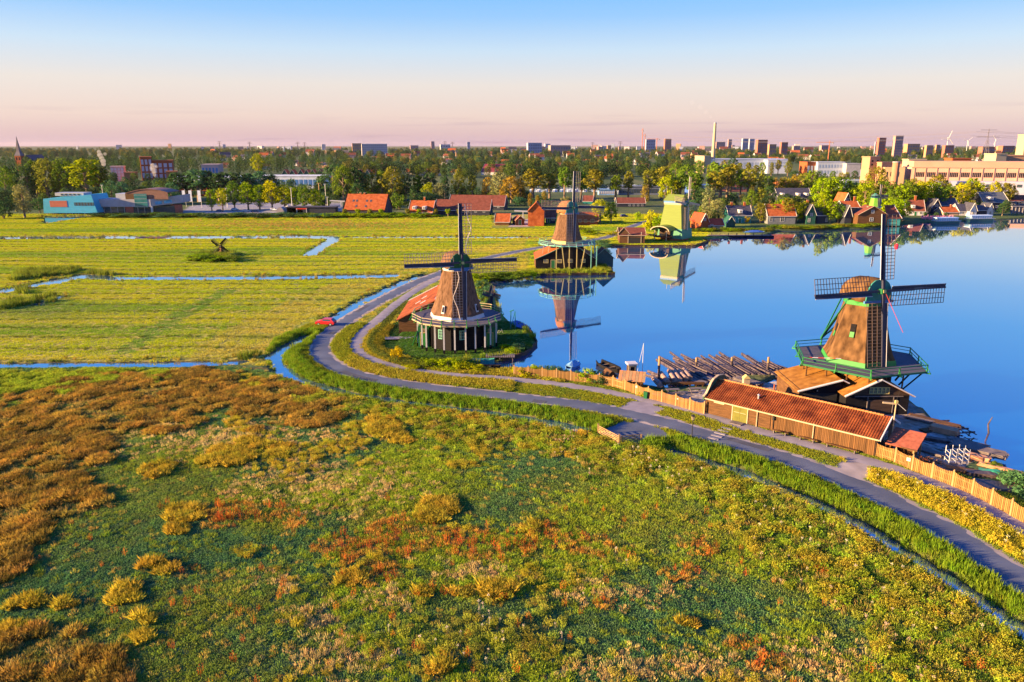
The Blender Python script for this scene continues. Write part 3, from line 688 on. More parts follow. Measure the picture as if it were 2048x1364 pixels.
bg_ = np.exp(-(((px - 60) / 110) ** 2 + ((py - 615) / 22) ** 2)); pcol = mix(pcol, C(0.170, 0.241, 0.064), bg_)
pcol = mix(pcol, C(0.469, 0.369, 0.114), (seg_d(X, Y, roadc) < 22) * (NN) * (X < 5))
pcol = pcol * np.where(np.abs(np.sin(Y * 0.42 + fbm(X, Y, 40, 65) * 3.0)) < 0.34, 0.70, 1.06)[:, None] * np.array([1.0, 1.04, 0.95])[None, :]
put('turf', pold, 0.75, 1.15, pcol, 0.08, 0.04)
put('grass', (py <= 427) & (U < .4), 0.8, 1.4, C(0.170, 0.213, 0.043), 0.3, 0.15)
NAMES = {'low': ('low_grass', P_low, 'short dense green grass covering the wet meadow and lawns', 'grass'), 'grass': ('tall_grass', P_grass, 'taller yellow green grass of verges and field edges', 'grass'),
         'sedge': ('sedge_tussocks', P_sedge, 'rusty brown sedge tussocks massed across the wet meadow', 'sedge'), 'dock': ('dock_spikes', P_dock, 'red seeding dock spikes strewn through the meadow', 'weeds'),
         'straw': ('straw_grass', P_straw, 'pale straw coloured seeding grass in patches of the meadow', 'grass'), 'herb': ('meadow_herbs', P_herb, 'tall golden green herbs growing along the ditch and verges', 'herbs'),
         'flower': ('white_flower_heads', P_flower, 'pale flower heads dotted among the meadow herbs', 'flowers'), 'reed': ('bank_reeds', P_reed, 'upright reeds and rank grass along the ditch banks', 'reeds'),
         'turf': ('field_grass', P_turf, 'golden green mown grass of the strip fields', 'grass')}
for kd, L in T.items():
    if not L: continue
    a = [np.concatenate([q[i] for q in L]) for i in range(5)]
    nm, pr, lb, ct = NAMES[kd]
    scatter(nm, pr, a[0], a[1], a[2], a[3], a[4], lb, ct)
    print(nm, len(a[0]))
# ================================================================ windmills
UP = Vector((0, 0, 1))
def sail_set(root, hub, ax, Rs, width=1.9, inner=1.9, turn=0.0, stock=sailwood, lathm=lath, board=white, tilt=4.0, twoface=True, poll=green, cord=False, bars=0.46, stockw=0.34):
    """four sails on a windshaft; ax is the horizontal direction they face"""
    hub = Vector(hub); ax = Vector((ax[0], ax[1], 0)).normalized()
    axt = (ax * math.cos(R(tilt)) + UP * math.sin(R(tilt))).normalized()
    rt = (-ax).cross(UP).normalized(); upv = rt.cross(-axt).normalized() * 1.0
    if upv.z < 0: upv = -upv
    MB().tube(hub - axt * 2.2, hub + axt * 0.35, 0.3, 0.3, 8).build('windshaft', tar, root)
    MB().beam(hub - axt * 0.35, hub + axt * 0.42, 0.72, 0.72, up=upv).build('poll_end', poll, root)
    MB().beam(hub + axt * 0.42, hub + axt * 0.50, 0.42, 0.42, up=upv).build('poll_cap', yellow, root)
    for q in range(4):
        th = R(turn) + q * math.pi / 2
        d = upv * math.cos(th) + rt * math.sin(th); cdir = -upv * math.sin(th) + rt * math.cos(th)
        off = axt * (0.16 if q % 2 == 0 else -0.16)
        h0 = hub + off; b = MB()
        b.beam(h0, h0 + d * Rs * 0.5, stockw, stockw, up=axt); b.beam(h0 + d * Rs * 0.5, h0 + d * Rs, stockw * 0.72, stockw * 0.72, up=axt)
        s_ = b.build('sail', stock, root)
        b = MB(); tw = axt * 0.06
        b.slab([h0 + d * inner - cdir * 0.16, h0 + d * Rs - cdir * 0.12, h0 + d * Rs - cdir * 0.52 + axt * 0.14, h0 + d * inner - cdir * 0.62 + axt * 0.16], 0.05)
        b.build('leading_board', stock, s_)
        MB().beam(h0 + d * inner - cdir * 0.63 + axt * 0.17, h0 + d * Rs - cdir * 0.53 + axt * 0.15, 0.06, 0.10, up=axt).build('edge_strip', board, s_)
        b = MB(); k = int((Rs - 0.15 - inner) / bars)
        def lp(r_, c_): return h0 + d * r_ + cdir * c_ - axt * (c_ * (0.30 - 0.2 * (r_ / Rs)))
        for i in range(k + 1):
            r_ = inner + (Rs - 0.1 - inner) * i / k; b.beam(lp(r_, 0.12), lp(r_, width), 0.075, 0.05, up=axt)
        for c_ in (0.34, 0.66, 1.0): b.beam(lp(inner, width * c_), lp(Rs - 0.1, width * c_), 0.08, 0.05, up=axt)
        lo_ = b.build('lattice', lathm, s_); lo_['kind'] = 'stuff'
        if cord and q in (0, 2):
            b = MB(); pts = [lp(inner + (Rs - inner) * t_, width * u_) for t_, u_ in ((0.0, 0.5), (0.12, 0.35), (0.3, 0.55), (0.5, 0.95), (0.56, 0.9), (0.75, 0.55), (0.98, 0.35))]
            for p_, q_ in zip(pts[:-1], pts[1:]): b.tube(p_ + axt * .1, q_ + axt * .1, 0.05, 0.05, 5)
            b.build('furled_sail_cloth', cloth, s_)
    return rt, axt
def smock(root, n, a0, rb, rt_, z0, z1, m, flare=0.35):
    rings = []; K = 9
    for i in range(K):
        t = i / (K - 1); r = rb + (rt_ - rb) * (t ** 0.82) ; r += flare * (1 - t) ** 5
        rings.append(ngon(n, r, a0, z0 + (z1 - z0) * t))
    return MB().loft(rings).build('smock_tower', m, root)
def cap_shape(root, c, ax, zl, zh, back, front, hw, m, frontm=green, trim=white, blunt=False):
    """boat-shaped cap: thatch loft along the windshaft axis, boarded breast in front"""
    ax = Vector((ax[0], ax[1], 0)).normalized(); lt = Vector((-ax.y, ax.x, 0)); c = Vector((c[0], c[1], 0)); rings = []
    prof = [(-back, 0.55, 0.42), (-back * 0.82, 0.82, 0.74), (-back * 0.45, 1.0, 0.95), (0.0, 1.0, 1.0), (front * 0.5, 0.92, 1.02), (front, 0.80, 1.0)]
    for s_, w_, h_ in prof:
        ring = []
        for k in range(11):
            a = math.pi * k / 10; cw = math.cos(a); ch = math.sin(a)
            ring.append(c + ax * s_ + lt * (hw * w_ * (abs(cw) ** 0.75) * (1 if cw > 0 else -1)) + UP * (zl + (zh - zl) * h_ * (ch ** 0.9)))
        rings.append(ring)
    MB().loft(rings).build('cap', m, root, smooth=True)
    fr = [p + ax * 0.03 for p in rings[-1]]
    MB().slab(fr, -0.18).build('cap_breast', frontm, root)
    b = MB()
    b.beam(c + ax * (front + 0.2) - lt * hw * 0.9 + UP * (zl + 0.12), c + ax * (front + 0.2) + lt * hw * 0.9 + UP * (zl + 0.12), 0.3, 0.34)
    b.build('weather_beam', bluep, root)
    MB().tube(c + UP * (zl - 0.42), c + UP * (zl + 0.06), hw * 0.99, hw * 1.02, 24).build('curb_ring', trim, root)
def tail(root, c, ax, zcap, zst, reach, m, lath_=2.4):
    ax = Vector((ax[0], ax[1], 0)).normalized(); lt = Vector((-ax.y, ax.x, 0)); c = Vector((c[0], c[1], 0)); foot = c - ax * reach + UP * (zst + 0.9)
    MB().beam(c - ax * 2.4 + UP * (zcap + 0.3), foot, 0.28).build('tail_pole', m, root)
    MB().beam(c + ax * 0.2 - lt * lath_ * 1.25 + UP * (zcap + 0.25), c + ax * 0.2 + lt * lath_ * 1.25 + UP * (zcap + 0.25), 0.28).build('long_sprattle', m, root)
    MB().beam(c - ax * 1.9 - lt * lath_ + UP * (zcap + 0.22), c - ax * 1.9 + lt * lath_ + UP * (zcap + 0.22), 0.24).build('short_sprattle', m, root)
    for s_ in (-1, 1):
        MB().beam(c + ax * 0.2 + lt * s_ * lath_ * 1.2 + UP * (zcap + 0.1), foot + UP * 0.2, 0.17).build('tail_brace', m, root)
        MB().beam(c - ax * 1.9 + lt * s_ * lath_ * 0.95 + UP * (zcap + 0.1), foot - UP * 0.1, 0.15).build('tail_brace', m, root)
def stage(root, n, a0, r, z, deckm, railm, railtop, bracket=None, inner=0.0, rail_h=0.95):
    MB().prism([(p.x, p.y) for p in ngon(n, r, a0)], z - 0.16, z).build('stage_deck', deckm, root)
    P = ngon(n, r - 0.06, a0)
    b = MB(); rb = MB()
    for i in range(n):
        p, q = P[i], P[(i + 1) % n]
        for hh in (rail_h,): rb.beam(p + UP * (z + hh), q + UP * (z + hh), 0.12, 0.10)
        rb.beam(p + UP * (z + rail_h * .5), q + UP * (z + rail_h * .5), 0.08, 0.07)
        rb.beam(p * 1.006 + UP * (z - 0.1), q * 1.006 + UP * (z - 0.1), 0.10, 0.26)
    rb.build('railing', railtop, root)
    for i in range(n):
        p, q = P[i], P[(i + 1) % n]
        for t in (0.0, 0.5):
            s_ = p.lerp(q, t); o = s_.normalized()
            b = MB().beam(s_ * 1.004 + UP * (z - 0.28), s_ * 1.004 + UP * (z + rail_h + 0.06), 0.13)
            b.beam(s_ * 0.8 + UP * (z - 0.24), s_ + o * 0.55 + UP * (z - 0.24), 0.12, 0.16)
            b.beam(s_ + o * 0.5 + UP * (z - 0.2), s_ + o * 0.05 + UP * (z + rail_h * .55), 0.08)
            b.build('rail_post', railm, root)

# ---------- mill with white base band (garden mill on the bend of the road)
def mill_garden():
    C0 = Vector((-10.0, 134.0, 0.45)); ax = (math.sin(R(20)), -math.cos(R(20)))
    r = thing('windmill', 'thatched windmill with white base band and white legged stage inside the road bend', 'windmill', C0)
    a0 = R(36.5); Zs = 5.3
    MB().prism([(p.x, p.y) for p in ngon(8, 5.5, a0)], -0.3, Zs - 0.2).build('base_wall', tar, r)
    smock(r, 8, a0, 4.75, 2.65, Zs + 0.75, 13.9, thatch, 0.25)
    MB().loft([ngon(8, 5.1, a0, Zs), ngon(8, 4.85, a0, Zs + 0.85)]).build('base_band', white, r)
    # slit windows in the thatch
    for k, ang in enumerate((-90 + 14 - 45, -90 + 14 + 45)):
        dd_ = Vector((math.cos(R(ang)), math.sin(R(ang)), 0)); tt = Vector((-dd_.y, dd_.x, 0)); rr = 4.36 if k == 0 else 4.3
        MB().slab([dd_ * rr - tt * 0.33 + UP * (Zs + 1.2), dd_ * rr + tt * 0.33 + UP * (Zs + 1.2), dd_ * (rr - 0.36) + tt * 0.2 + UP * (Zs + 2.6), dd_ * (rr - 0.36) - tt * 0.2 + UP * (Zs + 2.6)], -0.2).build('slit_window', white, r)
        MB().slab([dd_ * (rr + .05) - tt * 0.16 + UP * (Zs + 1.45), dd_ * (rr + .05) + tt * 0.16 + UP * (Zs + 1.45), dd_ * (rr - 0.22) + tt * 0.1 + UP * (Zs + 2.4), dd_ * (rr - 0.22) - tt * 0.1 + UP * (Zs + 2.4)], -0.2).build('slit_pane', tar, r)
    stage(r, 12, R(15), 8.35, Zs, deckdk, brightgreen, mat('worn_cream_rail', (.34, .27, .18), .7, .15, 2))
    for i in range(24):
        a = R(15 + 15 * i); rr = 7.35 * (1 if i % 2 == 0 else math.cos(R(15))); p = Vector((rr * math.cos(a), rr * math.sin(a), 0))
        if p.y > 4.5: continue
        s_ = MB().beam(p + UP * 0.75, p + UP * (Zs - 0.16), 0.26).build('stage_post', white, r)
        MB().beam(p - UP * 0.2, p + UP * 0.75, 0.36).build('post_foot', tar, s_)
    for ang in (-90 + 14 - 45, -90 + 14):
        dd_ = Vector((math.cos(R(ang)), math.sin(R(ang)), 0)); window(r, dd_ * 5.09 + UP * 2.9, dd_, 1.15, 1.7, tealp, cross=(2, 2))
    # side annexes with green doors left and right
    for sx in (-1, 1):
        an = MB().box((sx * 6.0, -1.0, 1.9), (2.0, 3.2, 3.8)).build('porch', green, r)
        door(r, (sx * 6.0, -2.62, 1.5), (0, -1), 1.0, 2.3, brightgreen, yellow)
        window(r, (sx * 6.0 - 0.0, -2.62, 3.15), (0, -1), 0.7, 0.7, cream, cross=(1, 1))
    MB().slab([(-7.1, -2.7, 3.0), (-7.1, 0.6, 3.0), (-8.0, 0.6, 0.4), (-8.0, -2.7, 0.4)], -0.12).build('lean_board', brightgreen, r)
    hub_d = 3.75; hub = (ax[0] * hub_d, ax[1] * hub_d, 15.6)
    cap_shape(r, (0, 0), ax, 14.3, 17.2, 3.6, 2.7, 2.55, thatch, green, white)
    sail_set(r, hub, ax, 10.25, 1.85, 1.5, turn=0.8, cord=True)
    # painted breast trim and baard
    MB().box((ax[0] * 2.95, ax[1] * 2.95, 14.15), (2.6, 0.12, 0.35), rz=R(20)).build('name_board', bluep, r)
    tail(r, (0, 0), ax, 14.2, Zs, 9.2, green)
    # tiled barn behind the mill
    bx0, bx1, by0, by1 = -12.2, 2.5, 9.0, 27.5
    b = MB(); b.prism([(bx0, by0), (bx1, by0), (bx1, by1), (bx0, by1)], -0.3, 2.6)
    b.add([(bx0, by1, 2.6), (bx1, by1, 2.6), ((bx0 + bx1) / 2, by1, 6.2), (bx0, by0, 2.6), (bx1, by0, 2.6), ((bx0 + bx1) / 2, by0, 6.2)], [(0, 1, 2), (3, 5, 4)])
    b.build('barn_wall', brownwood, r); xm = (bx0 + bx1) / 2
    rf = MB().slab([(bx0 - .5, by1 + .3, 2.4), (bx0 - .5, by0 - .3, 2.4), (xm, by0 - .3, 6.45), (xm, by1 + .3, 6.45)], 0.15).build('barn_roof', tile, r)
    MB().slab([(xm, by1 + .3, 6.45), (xm, by0 - .3, 6.45), (bx1 + .5, by0 - .3, 2.4), (bx1 + .5, by1 + .3, 2.4)], 0.15).build('barn_roof', tile, r)
    for s_ in (-1, 1):
        MB().beam((xm, by1 + .36, 6.5), (xm + s_ * 7.9, by1 + .36, 2.42), 0.3, 0.16).build('bargeboard', white, r)
    MB().beam((xm, by0, 6.55), (xm, by1, 6.55), 0.3, 0.16).build('ridge', white, r)
    for t, u in ((0.55, 0.62), (0.42, 0.48), (0.6, 0.3)):
        p = Vector((bx0 - .5 + (xm - bx0 + .5) * t, by0 + (by1 - by0) * u, 2.4 + 4.05 * t)); MB().beam(p - Vector((.55, 0, .34)), p + Vector((.55, 0, .34)), 0.5, 0.12, up=(-.55, 0, .83)).build('skylight', white, r)
    MB().tube((xm, by0 + 7, 6.4), (xm, by0 + 7, 8.1), 0.35, 0.3, 6).build('chimney', brick, r)
mill_garden()

# ---------- sawmill with hexagonal tower by the log pond
def mill_saw():
    C0 = Vector((50.3, 105.0, 0.45)); fa = R(14); ax = (math.sin(fa), -math.cos(fa))
    r = thing('windmill', 'thatched sawmill with green railed stage standing over brown roofed barns', 'windmill', C0)
    Zs = 5.45; a0 = R(-90 - 44 + 30)     # a face square to the long shed's lit side
    smock(r, 6, a0, 4.9, 2.85, Zs + 0.55, 14.0, thatch_dark, 0.3)
    MB().loft([ngon(6, 5.35, a0, Zs), ngon(6, 5.2, a0, Zs + 0.7)]).build('base_band', brightgreen, r)
    MB().loft([ngon(6, 3.0, a0, 13.75), ngon(6, 2.95, a0, 14.4)]).build('collar', brightgreen, r)
    MB().prism([(p.x, p.y) for p in ngon(6, 4.9, a0)], 0.0, Zs - 0.2).build('base_wall', tar, r)
    for ang, z, rr in ((-134, 10.2, 3.42), (-194, 9.6, 3.55)):
        d = Vector((math.cos(R(ang)), math.sin(R(ang)), 0)); t = Vector((-d.y, d.x, 0)); rr = (3.38 if ang == -134 else 3.45)
        o = MB().slab([d * (rr + .04) - t * .36 + UP * (z - .95), d * (rr + .04) + t * .36 + UP * (z - .95), d * (rr - .38) + t * .36 + UP * (z + .95), d * (rr - .38) - t * .36 + UP * (z + .95)], -0.12).build('shutter_opening', tar, r)
        MB().slab([d * (rr + .07) - t * .3 + UP * (z - .9), d * (rr + .07) + t * .3 + UP * (z - .9), d * (rr - .1) + t * .3 + UP * (z - .15), d * (rr - .1) - t * .3 + UP * (z - .15)], -0.14).build('shutter', brightgreen, o)
    stage(r, 6, a0 + R(0), 9.3, Zs, deckdk, brightgreen, green)
    for i in range(6):
        p = ngon(6, 9.0, a0)[i]; q = ngon(6, 9.0, a0)[(i + 1) % 6]
        for t in (0.0, 0.33, 0.66):
            s_ = p.lerp(q, t)
            if s_.x > 5.5: MB().beam(s_ * 0.98 + UP * (Zs - .2), s_ * 0.72 + UP * 2.2, 0.2).build('stage_strut', tar, r)
            elif s_.y < 4: MB().beam(s_ * 0.95 + UP * 2.6, s_ * 0.95 + UP * (Zs - .2), 0.16).build('stage_post', brownwood, r)
    hub = (ax[0] * 3.7 - .3, ax[1] * 3.7, 16.1)
    cap_shape(r, (0, 0), ax, 14.35, 17.6, 3.4, 2.6, 2.6, thatch_dark, teal, brightgreen)
    sail_set(r, hub, ax, 10.5, 2.15, 1.6, turn=-0.6, lathm=lathdk, tilt=8.0)
    tail(r, (0, 0), ax, 14.3, Zs, 8.6, green)
    # red brake rope, red-white chain on the stage, plumb rope by the tail
    MB().tube((hub[0] + .3, hub[1] - .5, hub[2] - .3), (hub[0] + 3.1, hub[1] - .9, hub[2] - 5.6), 0.035, 0.035, 5).build('brake_rope', redp, r)
    for k in range(12):
        m_ = redp if k % 2 == 0 else white
        p0 = Vector((-8.2 + 1.25 * k * .62, -1.9 - .12 * k, Zs + .75)); MB().tube(p0, p0 + Vector((.775, -.12, 0)), 0.06, 0.06, 5).build('barrier_chain', m_, r)
    # two barns side by side under the stage
    def barn(x0, x1, xr, y0, y1, ze, zr, zl_r, nm):
        b = MB(); b.prism([(x0, y0), (x1, y0), (x1, y1), (x0, y1)], -0.4, min(ze, zl_r))
        zf = min(ze, zl_r); b.add([(x0, y0, zf), (x1, y0, zf), (xr, y0, zr), (x0, y1, zf), (x1, y1, zf), (xr, y1, zr)], [(0, 1, 2), (3, 5, 4)])
        b.build('barn_wall', tar, r)
        for (xa, za) in ((x0 - .45, ze - .15), (x1 + .45, zl_r - .15)):
            pts = [(xa, y1 + .2, za), (xa, y0 - .5, za), (xr, y0 - .5, zr + .12), (xr, y1 + .2, zr + .12)]
            if xa > xr: pts = pts[::-1]
            MB().slab(pts, 0.14).build('barn_roof', MATS['moss_tile'], r)
            MB().beam((xa, y0 - .56, za + .02), (xr, y0 - .56, zr + .14), 0.34, 0.14).build('bargeboard', white, r)
    mat('moss_tile', (0.26, 0.105, 0.022), 0.85, 0.35, 0.9, (1, 1, 1), 0.3, col2=(0.36, 0.17, 0.04), spec=0.1, detail=8)
    barn(-5.0, 3.55, -0.75, -8.6, 4.0, 2.9, 5.0, 2.9, 'main')
    barn(-10.6, -4.6, -5.0, -6.6, 2.2, 2.95, 4.3, 4.15, 'wing')
    # the wing's open front, its inner shade painted as a flat dark sheet, and its lit side boards, main gable window band and double doors
    MB().box((-7.7, -6.63, 1.2), (4.6, 0.06, 2.4)).build('bay_shade_sheet', rubber, r)
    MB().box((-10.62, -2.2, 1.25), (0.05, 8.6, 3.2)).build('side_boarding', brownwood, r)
    MB().tube((-8.3, -6.9, 2.75), (-8.3, -6.9, 2.95), 0.12, 0.1, 8).build('bay_lamp', cream, r)
    for k in range(4): MB().box((-6.6 + .32 * k, -6.0 - .3 * k, 0.7 + .35 * k * 0), (1.0, 0.08, 0.08)).build('stair_tread', teal, r, )
    MB().slab([(-4.9, -8.63, 2.75), (3.45, -8.63, 2.75), (-0.75, -8.63, 4.82)], 0.04).build('gable_boarding', tar_b, r)
    for k in range(5): window(r, (-1.75 + .55 * k, -8.64, 3.45), (0, -1), 0.5, 0.95, yellow, cross=(1, 1))
    MB().box((-0.6, -8.66, 2.62), (6.6, 0.1, 0.12)).build('sill_board', greywood, r)
    MB().box((-0.4, -8.65, 0.95), (3.2, 0.06, 2.3)).build('barn_door', tar_b, r)
    for k, x in enumerate((-2.1, 1.4)): MB().box((x, -8.7, 1.2), (0.1, 0.1, 2.8)).build('door_post', greywood, r)
mill_saw()

# ---------- mill on its own islet with green-trimmed black barn
def mill_islet():
    C0 = Vector((16.6, 227.0, 0.45)); fa = R(24); ax = (math.sin(fa), -math.cos(fa))
    r = thing('windmill', 'thatched windmill on pale splayed posts above a black barn on the grassy islet', 'windmill', C0)
    Zs = 7.0; a0 = R(22.5 + 14)
    smock(r, 8, a0, 4.3, 2.85, Zs + 1.0, 15.6, thatch, 0.45)
    MB().loft([ngon(8, 4.75, a0, Zs), ngon(8, 4.45, a0, Zs + 1.05)]).build('base_band', yellow, r)
    stage(r, 12, R(15), 8.5, Zs, greywood, tealp, tealp)
    cap_shape(r, (0, 0), ax, 15.8, 19.6, 3.6, 2.8, 2.6, mat('orange_thatch', (0.28, 0.12, 0.055), 0.95, 0.25, 2, spec=0.05), teal, cream)
    hub = (ax[0] * 3.9, ax[1] * 3.9, 17.7)
    sail_set(r, hub, ax, 10.5, 2.0, 1.6, turn=2.5)
    tail(r, (0, 0), ax, 15.8, Zs, 9.0, green)
    MB().prism([(p.x, p.y) for p in ngon(8, 5.0, a0)], 0, Zs - .2).build('base_wall', tar, r)
    # barn, gable towards the camera
    prof = [(-9.6, 0), (-9.6, 2.9), (-6.0, 4.6), (-2.6, 6.3), (0.4, 6.8), (3.2, 6.2), (6.6, 3.9), (8.2, 2.9), (8.2, 0)]
    y0, y1 = -7.0, 7.0
    MB().loft([[Vector((x, y1, z)) for x, z in prof], [Vector((x, y0, z)) for x, z in prof]]).build('barn_wall', tar, r)
    for i in range(1, 7):
        (xa, za), (xb, zb) = prof[i], prof[i + 1]
        ea = -.3 if i == 1 else 0; eb = .3 if i == 6 else 0
        MB().slab([(xa + ea, y1 + .2, za + .1), (xa + ea, y0 - .3, za + .1), (xb + eb, y0 - .3, zb + .1), (xb + eb, y1 + .2, zb + .1)], 0.14).build('barn_roof', tile_or, r)
        MB().beam((xa + ea, y0 - .36, za + .08), (xb + eb, y0 - .36, zb + .08), 0.26, 0.12).build('bargeboard', teal, r)
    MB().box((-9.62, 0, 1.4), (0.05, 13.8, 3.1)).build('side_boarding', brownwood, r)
    for x, z in ((-6.6, 2.4), (-2.6, 2.4), (0.6, 2.5), (4.4, 2.5)): window(r, (x, y0, z), (0, -1), 1.4, 1.1, yellow, cross=(2, 1))
    door(r, (-4.5, y0, 1.5), (0, -1), 1.1, 2.3, green, cream); 
    for x, lx in ((-3.6, 0), (-2.0, .9), (0.2, 0), (2.4, 0), (4.8, -1.2), (6.6, 0), (8.2, 0)):
        MB().beam((x + lx, y0 - 1.0, -0.1), (x, y0 - 1.0, Zs - .1), 0.24).build('stage_post', yellow if x < 6.2 else tealp, r)
    for x, y_ in ((8.6, -3), (8.9, -1), (-7.6, -3.4), (-6.0, -5.4)): MB().beam((x, y_, 0 if x > 0 else 3.4), (x * .93, y_ * .93, Zs - .1), 0.24).build('stage_post', tealp if x > 0 else cream, r)
    # green annex behind to the right
    t2 = thing('boat_shed', 'small dark green boarded shed beside the islet barn', 'shed', C0 + Vector((11.2, 1.5, 0)))
    pr = [(-2.8, -.3), (-2.8, 2.7), (0, 5.2), (2.8, 2.7), (2.8, -.3)]
    MB().loft([[Vector((x, 3, z)) for x, z in pr], [Vector((x, -3, z)) for x, z in pr]]).build('wall', mat('dark_teal_boards', (0.025, 0.07, 0.07), 0.7, .2, 2), t2)
    for s_ in (-1, 1):
        q = [(s_ * 3.2, 3.2, 2.35), (s_ * 3.2, -3.3, 2.35), (0, -3.3, 5.3), (0, 3.2, 5.3)]
        MB().slab(q if s_ < 0 else q[::-1], .12).build('roof', tile_br, t2)
        MB().beam((s_ * 3.2, -3.36, 2.37), (0, -3.36, 5.32), .22, .1).build('bargeboard', teal, t2)
mill_islet()

# ---------- yellow-green boarded mill on the far lawn
def mill_green():
    base = G(1352, 480); C0 = Vector((base.x, base.y + 3, 0.45)); fa = R(50); ax = (math.sin(fa), -math.cos(fa)); rz = R(-40)
    r = thing('windmill', 'yellow green boarded square mill with teal skirt on the waterside lawn', 'windmill', C0)
    M = Matrix.Rotation(rz, 3, 'Z')
    def sq(hx, hy, z): return [M @ Vector((x * hx, y * hy, z)) for x, y in ((-1, -1), (1, -1), (1, 1), (-1, 1))]
    MB().loft([sq(4.7, 3.7, 4.4), sq(4.2, 3.3, 8.5), sq(3.5, 2.8, 13.4)]).build('tower', limeg, r)
    # shaded boarding with upright cream battens on the front face
    for k in range(5):
        u = -0.8 + .4 * k
        MB().beam(M @ Vector((4.78, 3.7 * u, 4.6)), M @ Vector((3.58, 2.8 * u, 13.2)), .12, .1).build('batten', cream, r)
    MB().loft([sq(3.65, 2.95, 13.4), sq(3.7, 3.0, 14.1)]).build('cornice', cream, r)
    MB().loft([sq(3.75, 3.05, 14.1), sq(3.75, 3.05, 14.9)]).build('blue_band', bluep, r)
    b = MB(); b.loft([sq(4.0, 3.3, 14.9), [M @ Vector((x * 3.4, y * .3, 17.2)) for x, y in ((-1, -1), (1, -1), (1, 1), (-1, 1))]]); b.build('roof', limeg, r)
    MB().tube(M @ Vector((-2.2, 0, 16.6)), M @ Vector((-2.2, 0, 19)), .12, .08, 5).build('finial', cream, r)
    MB().loft([sq(5.4, 4.2, 0.7), sq(5.0, 3.9, 4.5)]).build('skirt', mat('mill_skirt_green', (.07, .22, .14), .7, .15, 1.5, (.4, .4, 6)), r)
    MB().tube((0, 0, -0.2), (0, 0, 0.75), 5.6, 5.4, 16).build('turntable', brick, r)
    # open saw floor with curved hood on the sunlit side
    def Hd(a, b, z): return M @ Vector((b - 1.6, a, z))
    for sx in (-1, 1): MB().beam(Hd(-8.3, sx * 2.5, 0), Hd(-8.3, sx * 2.5, 4), .3).build('hood_post', cream, r)
    b = MB(); ring = []
    for k in range(9):
        a = math.pi * k / 8; ring.append((math.cos(a) * 3.9, 3.9 + 1.7 * math.sin(a)))
    for k in range(8):
        (ya, za), (yb, zb) = ring[k], ring[k + 1]
        b.slab([Hd(-9.0, ya, za), Hd(-3.2, ya, za + .3), Hd(-3.2, yb, zb + .3), Hd(-9.0, yb, zb)], .14)
    b.build('saw_hood', limeg, r)
    b = MB()
    for k in range(8):
        (ya, za), (yb, zb) = ring[k], ring[k + 1]; b.beam(Hd(-9.08, ya, za), Hd(-9.08, yb, zb), .25, .3)
    b.build('hood_edge', cream, r)
    MB().box(Hd(-6.2, 0, 1.5), (5.6, 5.0, .35), rz=rz).build('saw_floor', brick, r)
    MB().box(Hd(-6.2, 0, 2.3), (1.0, 4.0, .9), rz=rz).build('log_on_carriage', palewood, r)
    MB().box(Hd(-7.6, -4.6, 1.9), (5.0, .9, .5), rz=rz).build('loading_beam', brownwood, r)
    MB().box(Hd(-5.0, 0, 2.9), (4.6, .2, 2.6), rz=rz).build('saw_frame_bay', tar_b, r)
    sail_set(r, M @ Vector((4.9, 0, 14.0)), ax, 10.0, 1.9, 1.6, turn=8, lathm=lath, stock=cream)
    MB().box(M @ Vector((3.6, 0, 13.9)), (2.6, 1.6, 1.6), rz=rz).build('shaft_box', teal, r)
mill_green()

# ---------- little mills
def small_mill(label, base, h, Rs, fa, bodym, stockm, rb, rtp, turn, capm, sw=.2, wd=.7, square=True):
    r = thing('small_windmill', label, 'windmill', base); ax = (math.sin(fa), -math.cos(fa)); n = 4 if square else 8
    MB().loft([ngon(n, rb, R(20), 0), ngon(n, rtp, R(20), h)]).build('tower', bodym, r)
    MB().loft([ngon(n, rtp * 1.2, R(20), h + .003), ngon(n, rtp * .95, R(20), h + rtp * .7), ngon(n, rtp * .25, R(20), h + rtp * 1.4)]).build('cap', capm, r)
    hub = Vector((ax[0] * rtp * 1.5, ax[1] * rtp * 1.5, h + rtp * .5))
    sail_set(r, hub, ax, Rs, wd, Rs * .2, turn=turn, stock=stockm, lathm=lathdk, bars=.5, stockw=sw, board=stockm, poll=stockm)
    return r
v = G(443, 508); small_mill('tiny dark polder mill with crossed sails on its reedy mound', (v.x, v.y, .45), 2.4, 3.4, R(10), brownwood, tar, 1.1, .6, 42, brownwood, .2, .6)
v = G(985, 622, 0.45); small_mill('tiny green mill with level dark sails behind the garden mill', (v.x, v.y, .4), 3.6, 2.1, R(-15), green, sailwood, 1.0, .5, 12, brick, .16, .45)
